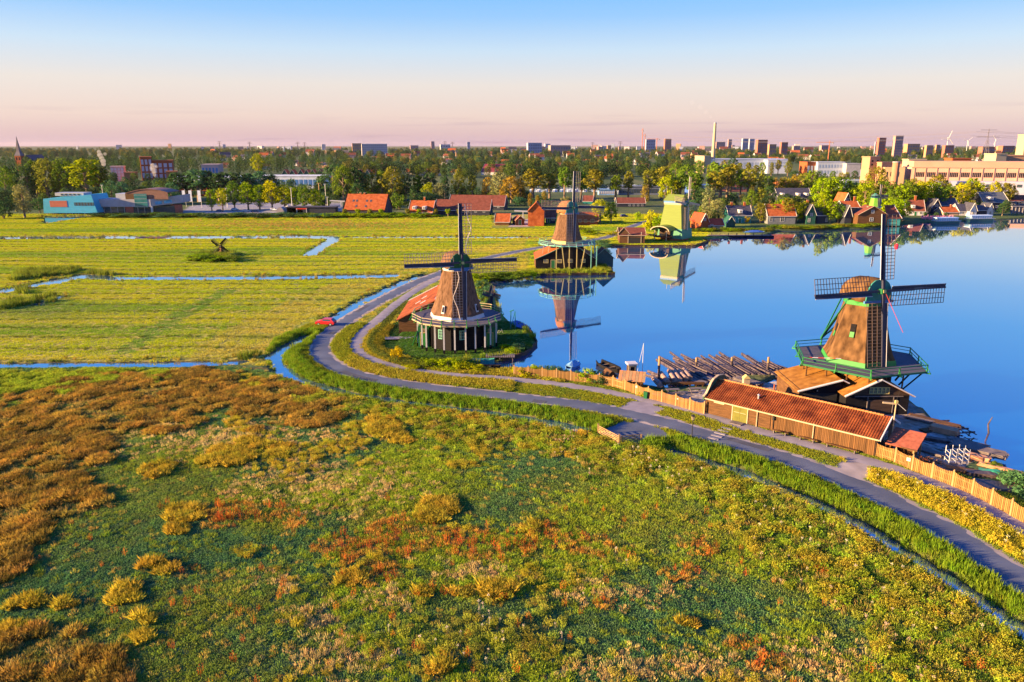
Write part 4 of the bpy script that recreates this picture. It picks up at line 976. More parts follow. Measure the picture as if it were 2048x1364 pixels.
def mill_far():
    base = G(1752, 451); C0 = Vector((base.x, base.y + 4, .45))
    r = thing('windmill', 'small light green mill rising from a brown tiled riverside barn', 'windmill', C0)
    pr = [(-7.6, 0), (-7.6, 5.0), (-1, 8.6), (5.6, 5.0), (5.6, 0)]
    MB().loft([[Vector((x - 1, 5, z)) for x, z in pr], [Vector((x - 1, -4, z)) for x, z in pr]]).build('barn_wall', brownwood, r)
    for s_ in (-1, 1):
        xa = -8.9 if s_ < 0 else 4.9; q = [(xa, 5.2, 4.85), (xa, -4.4, 4.85), (-2, -4.4, 8.8), (-2, 5.2, 8.8)]
        MB().slab(q if s_ < 0 else q[::-1], .14).build('barn_roof', tile_br, r); MB().beam((xa, -4.46, 4.87), (-2, -4.46, 8.82), .35, .12).build('bargeboard', cream, r)
    window(r, (-2.2, -4, 6.3), (0, -1), 1.3, 1.5, white); window(r, (-2.4, -4, 2.8), (0, -1), 1.7, 1.7, white)
    MB().prism([(5.2, -3.6), (11, -3.6), (11, 4), (5.2, 4)], 0, 3.4).build('wing_wall', mat('sea_green_boards', (.06, .30, .24), .7, .15, 2), r)
    MB().slab([(4.6, 0.2, 9.0), (4.8, -4, 3.2), (11.5, -4, 3.2), (9, 0.2, 9.0)], .14).build('wing_roof', tile_br, r)
    MB().slab([(11.55, -4, 3.2), (11.55, 4.2, 3.2), (9.02, 0.2, 9.0)], .12).build('wing_roof', tile_br, r)
    MB().beam((11.6, -4.05, 3.2), (9.05, 0.2, 9.1), .3, .12).build('hip_board', white, r)
    ax = (math.sin(R(24)), -math.cos(R(24)))
    MB().loft([ngon(8, 2.6, R(12), 7.0), ngon(8, 1.7, R(12), 12.2)]).build('tower', mat('leaf_green_boards', (.13, .36, .035), .7, .1, 2), r)
    MB().loft([ngon(8, 3.4, R(12), 8.0), ngon(8, 3.4, R(12), 8.25)]).build('stage_deck', tealp, r)
    MB().loft([ngon(8, 1.9, R(12), 12.2), ngon(8, 1.5, R(12), 13.3), ngon(8, .4, R(12), 14.2)]).build('cap', teal, r)
    sail_set(r, (ax[0] * 2.5, ax[1] * 2.5, 13.0), ax, 5.3, 1.0, 1.0, turn=1.5, bars=.55)
mill_far()
# ================================================================ long tiled shed beside the footpath
def tiled(root, o, u, v, L, Sl, m, pu=0.30, cv=0.42, name='roof_tiles', nrm=None):
    """pantile slope: o top corner (ridge), u along ridge, v down the slope; ribbed courses stepped over each other"""
    o, u, v = Vector(o), Vector(u).normalized(), Vector(v).normalized(); nn = u.cross(v).normalized()
    if nn.z < 0: nn = -nn
    nu = int(L / pu); nv = int(Sl / cv); vs = []; fs = []; prof = [(0.0, 0.0), (0.28, 0.055), (0.5, 0.07), (0.72, 0.055)]
    cols = [(i + a) * L / nu for i in range(nu) for a, _ in prof] + [L]; hs = [h for i in range(nu) for _, h in prof] + [0.0]
    W_ = len(cols); rr = random.Random(3)
    for j in range(nv):
        for e in (0, 1):
            s_ = (j + e) * Sl / nv
            for cx, hh in zip(cols, hs): vs.append(o + u * cx + v * (s_ + (0.03 if e else 0)) + nn * (hh + (0.055 if e else 0.0) + rr.uniform(-.006, .006)))
    for j in range(nv):
        a = 2 * j * W_
        for i in range(W_ - 1): fs.append((a + i, a + i + 1, a + W_ + i + 1, a + W_ + i))
    b = MB(); b.add(vs, fs); t = b.build(name, m, root); t['kind'] = 'stuff'; return t
fl, fr_ = G(1410, 826), G(1749, 913)
u_ = (fr_ - fl); SHL = u_.length; u_.normalize(); shed_rz = math.atan2(u_.y, u_.x)
sh = thing('timber_shed', 'long brown timber shed with red pantile roof beside the footpath', 'shed', fl, shed_rz)
SW, ZE, ZR = 6.8, 2.35, 3.95
pr = [(0.0, -0.2), (0.0, ZE), (SW / 2, ZR), (SW, ZE), (SW, -0.2)]
MB().loft([[Vector((SHL, y_, z)) for y_, z in pr], [Vector((0, y_, z)) for y_, z in pr]]).build('wall', tar_b, sh)
lapped = MB(); n_b = 12
for i in range(n_b): lapped.box((4.6, -0.045, 0.1 + ZE * (i + .5) / n_b * .96), (9.2, 0.05, ZE / n_b * .9))
lb_ = lapped.build('lapped_boarding', brownwood, sh); lb_['kind'] = 'stuff'
bm_ = mat('shed_upright_boards', (0.125, 0.058, 0.02), 0.8, 0.3, 1.3, (4, 1, .3), 0.2); per_piece(bm_, .7, 1.3)
for i in range(int((SHL - 9.3) / 0.2)):
    o_ = MB().box((9.4 + .2 * i, -0.04 - .012 * (i % 2), ZE / 2), (0.17, 0.05, ZE)).build('plank', bm_, sh)
tiled(sh, (-.05, SW / 2, ZR + .1), (1, 0, 0), (0, -(SW / 2 + .35), -(ZR - ZE + .12)), SHL + .5, math.hypot(SW / 2 + .35, ZR - ZE + .12), tile)
MB().slab([(SHL + .45, SW / 2, ZR + .08), (SHL + .45, SW + .3, ZE - .05), (-.05, SW + .3, ZE - .05), (-.05, SW / 2, ZR + .08)], -.1).build('rear_roof', tile, sh)
rt_ = MB()
for i in range(int(SHL / .45)): rt_.tube((.45 * i - .05, SW / 2, ZR + .13), (.45 * i + .42, SW / 2, ZR + .16), .13, .15, 8)
o_ = rt_.build('ridge_tiles', mat('ridge_tile', (.36, .17, .06), .85, .2, 2), sh); o_['kind'] = 'stuff'
MB().beam((-.05, -.38, ZE - .13), (SHL + .4, -.38, ZE - .13), .1, .16).build('eaves_board', cream, sh)
for y_, s_ in ((-.4, 1), (SW + .4, -1)): MB().beam((SHL + .5, y_, ZE - .12), (SHL + .5, SW / 2, ZR + .14), .12, .26).build('bargeboard', white, sh)
og = [(-.5, ZE - .35), (-.5, ZE + .15), (.1, ZE + .35), (.75, ZE + .95), (1.3, ZE + 1.6), (2.0, ZR + .42), (SW / 2, ZR + .62), (4.8, ZR + .42), (5.5, ZE + 1.6), (6.05, ZE + .95), (6.7, ZE + .35), (SW + .5, ZE + .15), (SW + .5, ZE - .35)]
MB().loft([[Vector((-.02, y_, z)) for y_, z in og], [Vector((-.22, y_, z)) for y_, z in og]]).build('ogee_gable', mat('deep_green_paint', (.03, .085, .055), .6, .1, 2), sh)
cg = MB()
for (ya, za), (yb, zb) in zip(og[1:-2], og[2:-1]): cg.beam((-.12, ya, za + .05), (-.12, yb, zb + .05), .3, .1)
cg.build('gable_coping', cream, sh)
olive = mat('olive_door_paint', (.13, .125, .02), .6, .15, 2)
for k in (0, 1): box('door_leaf', (4.55 + 1.02 * k, -.10, 1.08), (1.0, .06, 2.1), olive, sh)
for x in (3.98, 6.12): box('door_jamb', (x, -.12, 1.12), (.12, .1, 2.3), cream, sh)
box('door_hinge', (4.6, -.15, 1.3), (.8, .03, .06), cream, sh); box('door_hinge', (5.5, -.15, 1.3), (.8, .03, .06), cream, sh)
box('name_plank', (2.0, -.1, 1.95), (1.5, .05, .2), cream, sh)
box('door_ramp', (5.1, -.95, .10), (1.6, 1.1, .1), greywood, sh)
for x in (7.45, 14.75): MB().tube((x, -.18, 0), (x, -.18, ZE), .07, .07, 6).build('drain_pipe', cream, sh)
box('wall_lantern', (9.65, -.22, 1.75), (.25, .25, .5), rubber, sh); MB().tube((9.65, -.15, .2), (9.65, -.15, 1.6), .04, .04, 5).build('lantern_conduit', rubber, sh)
MB().tube((6.7, 1.5, 3.0), (6.7, 1.5, 3.75), .12, .12, 8).build('roof_vent', metalgrey, sh)
MB().tube((6.7, 1.5, 3.75), (6.7, 1.5, 3.9), .22, .05, 8).build('vent_cowl', metalgrey, sh)
window(sh, (SHL + .01, SW / 2, 1.6), (1, 0), 1.2, 1.0, white)
# vane mast on the gable
ms = thing('vane_mast', 'pale mast with crossed arm standing at the shed gable', 'mast', sh.matrix_world @ Vector((0, 0, 0)))
ms.location = fl + u_ * (SHL + .75) + Vector((-u_.y, u_.x, 0)) * 3.2
MB().tube((0, 0, 0), (0, 0, 6.1), .09, .07, 8).build('pole', cream, ms)
MB().beam((-1.5, .2, 6.0), (.1, 0, 5.9), .16, .2).build('arm', cream, ms); MB().beam((.1, 0, 6.0), (1.0, -.5, 5.2), .05).build('vane_rod', metalgrey, ms); box('mast_head', (0, 0, 6.15), (.3, .3, .35), yellow, ms); MB().tube((0.1, 0.2, 6.2), (.5, .5, 7.4), .02, .02, 4).build('aerial', rubber, ms)
# lean-to against the far gable
lt_ = thing('lean_to', 'small open lean-to with reddish tiled roof against the shed gable', 'shelter', fl + u_ * (SHL + .9) + Vector((-u_.y, u_.x, 0)) * 2.0, shed_rz)
for x, y_ in ((.4, -1.0), (2.9, -1.0), (2.9, 2.0), (.4, 2.0)): MB().beam((x, y_, 0), (x, y_, 1.75 if y_ < 0 else 2.4), .16).build('post', palewood if x > 2 else brownwood, lt_)
MB().slab([(-.1, 2.2, 2.75), (-.1, -1.4, 1.75), (3.3, -1.4, 1.75), (3.3, 2.2, 2.75)], .12).build('roof', mat('dull_red_tile', (.33, .10, .06), .85, .25, 2, spec=.1), lt_)
MB().beam((1.6, -1.45, 1.72), (3.35, -1.45, 1.72), .1, .14).build('eaves_board', brownwood, lt_)
box('back_boards', (-.05, .4, .9), (.1, 3.2, 1.8), tar_b, lt_)
for i in range(5): MB().box((1.7, 1.3 - .05 * i, .12 + .22 * i), (2.0, 1.0, .16)).build('stored_plank', brownwood, lt_)
# benches along the wall
for i, (x, L, lb) in enumerate(((9.9, 1.9, 'low wooden bench by the shed, nearest its green doors'), (13.3, 2.0, 'middle wooden bench along the shed wall'), (16.6, 3.6, 'longest wooden bench along the shed wall by the fence end'))):
    p = fl + u_ * x + Vector((u_.y, -u_.x, 0)) * .75
    bn = thing('bench', lb, 'bench', p, shed_rz, 'benches along the shed wall')
    for k in range(3): MB().box((L / 2, -.14 + .14 * k, .45), (L, .11, .05)).build('seat_slat', brownwood, bn)
    for x2 in (.2, L - .2): MB().box((x2, 0, .21), (.1, .4, .42)).build('leg', greywood, bn)
# ================================================================ fences
plank_me = MB().box((0, 0, .5), (.14, .025, 1)).mesh('plank', fencewood)
fpost_me = MB().box((0, 0, .5), (.16, .16, 1)).add([(-.08, -.08, 1), (.08, -.08, 1), (.08, .08, 1), (-.08, .08, 1), (0, 0, 1.06)], [(0, 1, 4), (1, 2, 4), (2, 3, 4), (3, 0, 4)]).mesh('post', palewood)
def fence(label, px_pts, span, h0, sag, grp=None):
    P = [G(*p) for p in px_pts]; line = smooth_line(P, .5); L = [0.0]
    for a, b in zip(line[:-1], line[1:]): L.append(L[-1] + (b - a).length)
    def at_s(s_):
        i = min(max(np.searchsorted(L, s_) - 1, 0), len(line) - 2); t = (s_ - L[i]) / max(L[i + 1] - L[i], 1e-6); return line[i].lerp(line[i + 1], t), (line[i + 1] - line[i]).normalized()
    n = max(1, round(L[-1] / span)); sp_ = L[-1] / n; base = at_s(0)[0]
    f = thing('plank_fence', label, 'fence', (base.x, base.y, .45)); tot = 0
    for i in range(n + 1):
        p, d = at_s(i * sp_); inst('post', fpost_me, f, p - base, (0, 0, math.atan2(d.y, d.x)), (1, 1, h0 + .12))
    for i in range(n):
        k = int(sp_ / .19)
        for j in range(k):
            t = (j + .5) / k; p, d = at_s((i + t) * sp_)
            hh = h0 - sag * (1 - (2 * t - 1) ** 2) * (1 if sag > 0 else 1) + random.uniform(-.015, .015)
            inst('plank', plank_me, f, p - base + Vector((d.y, -d.x, 0)) * .06, (0, 0, math.atan2(d.y, d.x)), (1, 1, hh)); tot += 1
    for zz in (.45, 1.2):
        b = MB()
        for i in range(n):
            p, d = at_s(i * sp_); q, _ = at_s((i + 1) * sp_); b.beam(p - base + UP * zz, q - base + UP * zz, .05, .1)
        b.build('rail', palewood, f)
    print('fence planks', tot)
fence('scalloped plank fence from the inlet to the long shed', [(1028, 752), (1090, 757), (1175, 766), (1230, 775), (1290, 795), (1345, 810), (1408, 828)], 2.35, 1.72, .22)
fence('scalloped plank fence right of the long shed along the lumber yard', [(1750, 912), (1790, 925), (1830, 943), (1900, 970), (1960, 998), (2048, 1046), (2120, 1086), (2200, 1130)], 2.35, 1.75, .2)
gb = thing('notice_board', 'small white notice on the plank fence near the green bin', 'sign', G(1272, 789)); 
box('sheet', (0, -.16, 1.25), (.32, .03, .36), white, gb, R(-25)); box('backing', (0, -.13, 1.25), (.36, .03, .40), greywood, gb, R(-25))
for i, (x, y_, lb) in enumerate(((1388, 808, 'white lettered board on the fence just before the shed'), (1357, 800, 'narrow white strip sign on the fence left of the lettered board'))):
    s_ = thing('fence_sign', lb, 'sign', G(x, y_ + 13), R(-30)); box('backing', (0, -.10, 1.15), (.95 if i == 0 else .5, .03, .5 if i == 0 else .16), white, s_)
    if i == 0:
        for k in range(2): box('text_bar', (0, -.125, 1.25 - .2 * k), (.7, .012, .06), tar, s_)
s_ = thing('fence_sign', 'small pale notice on the right hand fence near the lean-to', 'sign', G(1815, 937), R(-40)); box('backing', (0, -.12, 1.15), (.4, .03, .4), white, s_); box('text_bar', (0, -.14, 1.2), (.26, .012, .06), tar, s_)
# bins by the fence
for x, m_, lb in ((1291, green, 'green litter bin against the plank fence'), (1299, brownwood, 'brown box post against the plank fence beside the green bin')):
    p = G(x, 797); t = thing('litter_bin', lb, 'bin', p, R(-25)); MB().loft([[Vector((a * .22, b * .2, 0)) for a, b in ((-1, -1), (1, -1), (1, 1), (-1, 1))], [Vector((a * .28, b * .24, .95)) for a, b in ((-1, -1), (1, -1), (1, 1), (-1, 1))]]).build('body', m_, t)
    box('lid', (0, 0, 1.0), (.62, .54, .08), m_, t)
# field gates
def gate(label, pa, pb, hh=1.15):
    a, b = G(*pa), G(*pb); t = thing('field_gate', label, 'gate', a); d = b - a
    for q in (Vector((0, 0, 0)), d): MB().beam(q - UP * .1, q + UP * (hh + .25), .18).build('post', palewood, t)
    for k in range(5): MB().beam(UP * (.25 + .22 * k), d + UP * (.25 + .22 * k), .05, .1).build('bar', palewood, t)
    MB().beam(UP * .25, d * .5 + UP * 1.13, .05, .1).build('brace', palewood, t); MB().beam(d * .5 + UP * 1.13, d + UP * .25, .05, .1).build('brace', palewood, t)
gate('pale wooden five bar gate at the meadow corner, the left leaf', (1196, 868), (1238, 890)); gate('pale wooden rail gate beside the meadow gate, the right leaf', (1243, 889), (1282, 886), .9)
# lamp posts
def lamp(label, px, py, h):
    t = thing('lamp_post', label, 'street lamp', G(px, py)); MB().tube((0, 0, 0), (0, 0, .5), .12, .09, 8).build('base', rubber, t); MB().tube((0, 0, .5), (0, 0, h), .06, .05, 8).build('pole', rubber, t)
    l_ = MB().loft([ngon(4, .14, R(45), h), ngon(4, .26, R(45), h + .5)]).build('lantern', cream, t); MB().loft([ngon(4, .34, R(45), h + .5), ngon(4, .05, R(45), h + .75)]).build('lantern_cap', rubber, l_)
lamp('old style lamp post on the verge opposite the shed doors', 1383, 884, 2.9)
# ================================================================ log pond
def log(label, a, b, r0, r1, m, grp):
    a, b = Vector(a), Vector(b); o = MB().tube(Vector((0, 0, 0)), b - a, r0, r1, 9).build('floating_log' if m is logwood else 'sawn_log', m, loc=a); tag(o, label, 'log', grp); o.data.polygons.foreach_set('use_smooth', [len(p.vertices) == 4 for p in o.data.polygons]); return o
rl = random.Random(5)
spots = [(1313, 714, 1395, 770), (1325, 712, 1402, 768), (1322, 720, 1392, 766), (1334, 713, 1408, 764), (1340, 707, 1422, 762), (1348, 716, 1424, 764), (1356, 714, 1436, 766), (1365, 711, 1430, 752), (1376, 712, 1444, 764),
         (1398, 714, 1452, 756), (1404, 722, 1462, 762), (1409, 715, 1470, 762), (1411, 710, 1484, 764), (1418, 712, 1490, 760), (1424, 710, 1500, 764), (1430, 715, 1503, 766), (1437, 720, 1505, 768), (1441, 706, 1512, 758), (1455, 712, 1520, 756),
         (1464, 714, 1530, 760), (1473, 707, 1545, 756), (1482, 708, 1552, 756), (1486, 710, 1558, 758), (1470, 716, 1536, 762), (1528, 716, 1562, 748), (1538, 717, 1572, 748), (1294, 742, 1340, 768), (1300, 738, 1346, 766), (1306, 744, 1350, 770), (1331, 716, 1400, 762), (1352, 710, 1428, 758), (1370, 716, 1440, 760), (1386, 713, 1448, 754), (1414, 718, 1476, 760), (1434, 712, 1508, 760), (1448, 716, 1515, 762), (1460, 708, 1528, 752), (1478, 714, 1548, 760), (1495, 712, 1560, 756), (1516, 722, 1560, 752), (1545, 722, 1574, 746)]
GRP = 'dark logs floating side by side in the log pond'
for i, (x0, y0, x1, y1) in enumerate(spots):
    a = G(x0 + rl.uniform(-7, 5), y0 + rl.uniform(-5, 8), .10); b = G(x1 + rl.uniform(-8, 6), y1 - 6 + rl.uniform(-6, 4), .16)
    log('dark wet log floating among the others in the log pond', a, b, rl.uniform(.12, .2), rl.uniform(.18, .29), logwood, GRP)
for i, (x0, y0, x1, y1) in enumerate([(1322, 746, 1336, 765), (1338, 741, 1350, 762), (1346, 739, 1360, 760), (1355, 740, 1372, 758), (1368, 738, 1380, 756), (1307, 757, 1320, 770)]):
    log('thick pale barked log lying on the sawmill ramp', G(x0, y0, .9), G(x1, y1, 1.2), .36, .42, barelog, 'pale logs on the ramp')
for i, (x, yb, yt) in enumerate(((1317, 757, 713), (1392, 735, 715), (1463, 732, 714), (1535, 742, 714))):
    a = G(x, yb, 0.0); o = thing('mooring_post', ['tall dark mooring post left of the log pond', 'mooring post between the second and third raft of logs', 'mooring post standing amid the logs right of centre', 'mooring post at the right end of the log pond'][i], 'post', a, 0, 'mooring posts of the log pond')
    h = at(x, yt, a.y).z; MB().tube((0, 0, -.8), (0, 0, h * .6), .2, .2, 8).build('lower_shaft', logwood, o); MB().tube((0, 0, h * .6), (0, 0, h), .2, .18, 8).build('upper_shaft', palewood, o)
dk = thing('log_ramp', 'timber log ramp with orange brown edge beam at the pond shore', 'ramp', G(1365, 772))
for k in range(6): MB().beam((-2.6 + k * 1.25, -.2, .2), (-3.9 + k * 1.25, 3.4, .45), .2, .2).build('skid_beam', greywood, dk)
MB().beam((-3.4, -.3, .55), (3.2, -.3, .55), .3, .35).build('edge_beam', brownwood, dk)
for k in range(7): MB().beam((-3.0 + k, -.35, -.2), (-3.0 + k, -.35, .5), .14).build('stub_post', brownwood, dk)
def stack(label, px, py, rz, L, n, lay, m, wd=.22, th=.07, z=.45, gap=.02, grp='timber stacks of the yard'):
    t = thing('lumber_stack', label, 'lumber', G(px, py, z), rz, grp); me_ = MB().box((0, 0, 0), (L, wd, th)).mesh('plank', m); rr = random.Random(px)
    for q in range(2): MB().box((L * (.3 if q else -.3), 0, .05), (.14, n * (wd + gap), .12)).build('bearer', greywood, t)
    for l_ in range(lay):
        for i in range(n):
            inst('plank', me_, t, (rr.uniform(-.15, .15), (i - (n - 1) / 2) * (wd + gap), .15 + l_ * (th + .025)), (0, 0, rr.uniform(-.015, .015)), (rr.uniform(.9, 1.03), 1, 1))
    return t
stack('stack of grey sawn planks on the ramp beside the pale logs', 1392, 766, R(-52), 3.6, 7, 4, greywood)
stack('pale sawn boards stacked behind the shed gable', 1452, 768, R(-52), 4.2, 6, 3, barelog)
stack('grey boards stacked next to the pale boards behind the shed', 1428, 764, R(-52), 4.0, 6, 3, greywood)
stack('brownish boards stacked rightmost behind the shed', 1495, 768, R(-52), 4.6, 7, 6, greywood)
stack('grey beams stacked behind the shed beside the rightmost boards', 1475, 770, R(-52), 4.2, 6, 3, greywood)
cab = thing('dovecote_cabinet', 'little cream pointed cabinet standing behind the shed', 'cabinet', G(1491, 775)); MB().prism([(-.45, -.4), (.45, -.4), (.45, .4), (-.45, .4)], 0, 1.5).build('body', cream, cab); MB().loft([[Vector((x * .55, y_ * .5, 1.5)) for x, y_ in ((-1, -1), (1, -1), (1, 1), (-1, 1))], [Vector((x * .05, y_ * .4, 2.0)) for x, y_ in ((-1, -1), (1, -1), (1, 1), (-1, 1))]]).build('roof', yellow, cab)
for i, (x, y_) in enumerate(((1521, 785), (1533, 788), (1537, 795), (1548, 780))):
    t = thing('yard_bollard', 'short reddish wooden post on the sawmill yard', 'post', G(x, y_), 0, 'reddish posts on the yard'); MB().tube((0, 0, 0), (0, 0, .8), .12, .1, 7).build('shaft', brick, t); MB().tube((0, 0, .8), (0, 0, .86), .16, .16, 7).build('head', brick, t)
for i, (x, y_) in enumerate(((1345, 788), (1390, 786))):
    t = thing('picnic_table', ['grey picnic table on the yard left behind the fence', 'grey picnic table on the yard nearest the shed gable'][i], 'table', G(x, y_), R(8))
    box('top', (0, 0, .74), (2.0, .75, .06), greywood, t)
    for s_ in (-1, 1): box('seat', (0, s_ * .7, .45), (2.0, .28, .05), greywood, t)
    for s_ in (-1, 1):
        MB().beam((s_ * .7, -.75, 0), (s_ * .7, .15, .72), .08).build('leg', greywood, t); MB().beam((s_ * .7, .75, 0), (s_ * .7, -.15, .72), .08).build('leg', greywood, t)
# kiosk, hut with orange roof, white mast lines, boats
k_ = thing('kiosk', 'narrow white capped booth with glazed door by the log pond', 'booth', G(1262, 757), R(8)); MB().prism([(-.6, -.6), (.6, -.6), (.6, .6), (-.6, .6)], 0, 2.35).build('wall', tar_b, k_)
for sx in (-1, 1): box('corner_post', (sx * .58, -.62, 1.2), (.14, .1, 2.4), cream, k_)
box('roof', (0, 0, 2.5), (1.6, 1.6, .25), white, k_); door(k_, (0, -.6, 1.1), (0, -1), .7, 1.9, tar, cream)
h_ = thing('boat_hut', 'low hut with striped orange board roof behind the fence', 'hut', G(1264, 775), R(-14)); MB().prism([(-1.6, -1.1), (1.6, -1.1), (1.6, 1.2), (-1.6, 1.2)], 0, 1.5).build('wall', brownwood, h_)
for i in range(8):
    MB().slab([(-2.0 + .5 * i, -1.5, 1.45), (-1.54 + .5 * i, -1.5, 1.45), (-1.54 + .5 * i, .9, 2.35), (-2.0 + .5 * i, .9, 2.35)], .06).build('roof_board', palewood if i % 2 else mat('orange_board', (.50, .22, .09), .8, .15, 2), h_)
MB().slab([(-2.05, .92, 2.35), (1.95, .92, 2.35), (1.95, 1.6, 1.5), (-2.05, 1.6, 1.5)], .06).build('rear_roof', brownwood, h_)
h2 = thing('grey_hut', 'tiny grey tent roofed hut between the fence and the moored barge', 'hut', G(1218, 760), R(20)); MB().prism([(-.8, -.8), (.8, -.8), (.8, .8), (-.8, .8)], 0, .8).build('wall', palewood, h2); MB().loft([[Vector((x, y_, .8)) for x, y_ in ((-1, -1), (1, -1), (1, 1), (-1, 1))], [Vector((x * .1, y_, 1.7)) for x, y_ in ((-1, -1), (1, -1), (1, 1), (-1, 1))]]).build('roof', brownwood, h2)
m_ = thing('rigging_mast', 'slender white mast with stay ropes by the kiosk', 'mast', G(1284, 757, .3)); hh = at(1283, 690, G(1284, 757, .3).y).z
MB().tube((0, 0, 0), (0, 0, hh), .06, .04, 6).build('mast', white, m_); MB().tube((-.9, .3, .2), (0, 0, hh - .1), .035, .03, 5).build('stay', white, m_)
def boat(label, px, py, rz, L, Wd, hm, z=.02, cover=None, cabin=None, name='rowing_boat', hh=.7, cat='boat'):
    t = thing(name, label, cat, G(px, py, 0), rz); secs = []
    for s_, w_, b_ in ((-.5, .55, .25), (-.3, .9, .05), (0, 1, 0), (.3, .85, .05), (.47, .35, .2), (.5, .04, .35)):
        secs.append([Vector((s_ * L, -w_ * Wd / 2, hh + b_ * .8)), Vector((s_ * L, -w_ * Wd * .38, -.1)), Vector((s_ * L, w_ * Wd * .38, -.1)), Vector((s_ * L, w_ * Wd / 2, hh + b_ * .8)), Vector((s_ * L, w_ * Wd * .40, hh + b_ * .8 - .04)), Vector((s_ * L, w_ * Wd * .3, .15)), Vector((s_ * L, -w_ * Wd * .3, .15)), Vector((s_ * L, -w_ * Wd * .40, hh + b_ * .8 - .04))])
    MB().loft(secs).build('hull', hm, t)
    for x in (-.2, .1): MB().box((x * L, 0, hh * .65), (.25, Wd * .7, .05)).build('thwart', palewood, t)
    if cover:
        rr = [[Vector((s_ * L, -w_ * Wd / 2, hh + .03)), Vector((s_ * L, 0, hh + zt)), Vector((s_ * L, w_ * Wd / 2, hh + .03))] for s_, w_, zt in ((-.42, .7, .3), (-.1, .95, .75), (.2, .9, .7), (.42, .5, .3))]
        MB().loft(rr).build('cover', cover, t)
    if cabin: MB().prism([(-L * .3, -Wd * .32), (L * .2, -Wd * .32), (L * .2, Wd * .32), (-L * .3, Wd * .32)], hh * .5, hh + .7).build('cabin', cabin, t)
    return t
bt = boat('dark wooden barge moored behind the plank fence', 1218, 737, R(-62), 6.0, 2.3, tar, name='barge', hh=.6); boat('rowing boat under a bright blue cover by the garden mill jetty', 1047, 661, R(-50), 4.2, 1.8, bluep, cover=mat('blue_tarpaulin', (.05, .12, .42), .6, .15, 2), name='covered_boat')
boat('second blue covered boat by the garden mill jetty, farther out', 1036, 655, R(-50), 4.2, 1.8, bluep, cover=mat('blue_tarpaulin', (.05, .12, .42)), name='covered_boat')
boat('small round hulled boat with pale blue deck moored by the bushes', 1146, 734, R(60), 3.6, 2.2, bluep, cover=mat('pale_blue_canvas', (.12, .26, .46), .6, .3, 3), name='moored_boat', hh=.4)
boat('teal edged open boat in the inlet before the garden mill', 962, 727, R(4), 4.6, 1.5, teal, name='rowing_boat'); boat('black open boat in the inlet before the garden mill', 974, 737, R(-4), 4.6, 1.5, tar, name='rowing_boat', hh=.5)
jt = thing('jetty', 'dark slatted timber platform at the inlet below the garden mill', 'jetty', G(1000, 716), 0)
for i in range(14): MB().box((-2.3 + .36 * i, 0, .45), (.28, 2.2, .08)).build('slat', greywood, jt)
for x in (-2.2, 0, 2.2): MB().tube((x, -.9, -1), (x, -.9, .42), .1, .1, 6).build('pile', logwood, jt)
# boarded quay edge on the left mill islet and others
def quay(label, pts, h=.62):
    P = [G(x, y_, 0) for x, y_ in pts]; t = thing('timber_quay', label, 'quay', P[0])
    for a, b in zip(P[:-1], P[1:]):
        MB().beam(a - P[0] + UP * (h - .5), b - P[0] + UP * (h - .5), .14, 1.0).build('boarding', tar_b, t); MB().beam(a - P[0] + UP * h, b - P[0] + UP * h, .26, .1).build('capping', brownwood, t)
quay('dark timber edging round the point of the garden mill lawn', [(1006, 724), (1050, 711), (1074, 689), (1064, 669), (1052, 657)]); quay('dark timber quay along the front of the islet mill lawn', [(1068, 552), (1229, 550), (1206, 530)]); quay('timber quay around the green mill lawn', [(1222, 493), (1390, 493), (1417, 484), (1405, 478)])
cr_ = thing('hoist_crane', 'teal painted hoist frame on the garden mill jetty', 'crane', G(1026, 658), 0)
for x in (-.5, .5): MB().beam((x, 0, 0), (x * .8, 0, 3.6), .16).build('upright', teal, cr_)
MB().beam((-.7, 0, 3.55), (.2, 0, 3.9), .16).build('jib', teal, cr_); MB().beam((-.5, 0, .2), (.4, 0, 3.4), .1).build('brace', teal, cr_); MB().tube((-.2, 0, 1.2), (.2, 0, 1.2), .3, .3, 10).build('winch_drum', teal, cr_)
bk = thing('bicycle', 'pale bicycle leaning by the garden mill jetty', 'bicycle', G(1000, 669), R(4))
for x in (-.52, .52):
    w = MB()
    for i in range(16): w.tube((x + .33 * math.cos(i * .3927), 0, .34 + .33 * math.sin(i * .3927)), (x + .33 * math.cos((i + 1) * .3927), 0, .34 + .33 * math.sin((i + 1) * .3927)), .025, .025, 4)
    w.build('wheel', rubber, bk)
f_ = MB(); [f_.tube(a, b, .025, .025, 5) for a, b in (((-.52, 0, .34), (-.1, 0, .34)), ((-.1, 0, .34), (-.25, 0, .85)), ((-.52, 0, .34), (-.25, 0, .75)), ((-.1, 0, .34), (.35, 0, .85)), ((-.25, 0, .75), (.35, 0, .82)), ((.52, 0, .34), (.33, 0, 1.0)))]; f_.build('frame', white, bk); box('saddle', (-.27, 0, .92), (.26, .14, .07), rubber, bk); MB().tube((.3, -.28, 1.02), (.3, .28, 1.02), .02, .02, 5).build('handlebar', metalgrey, bk)
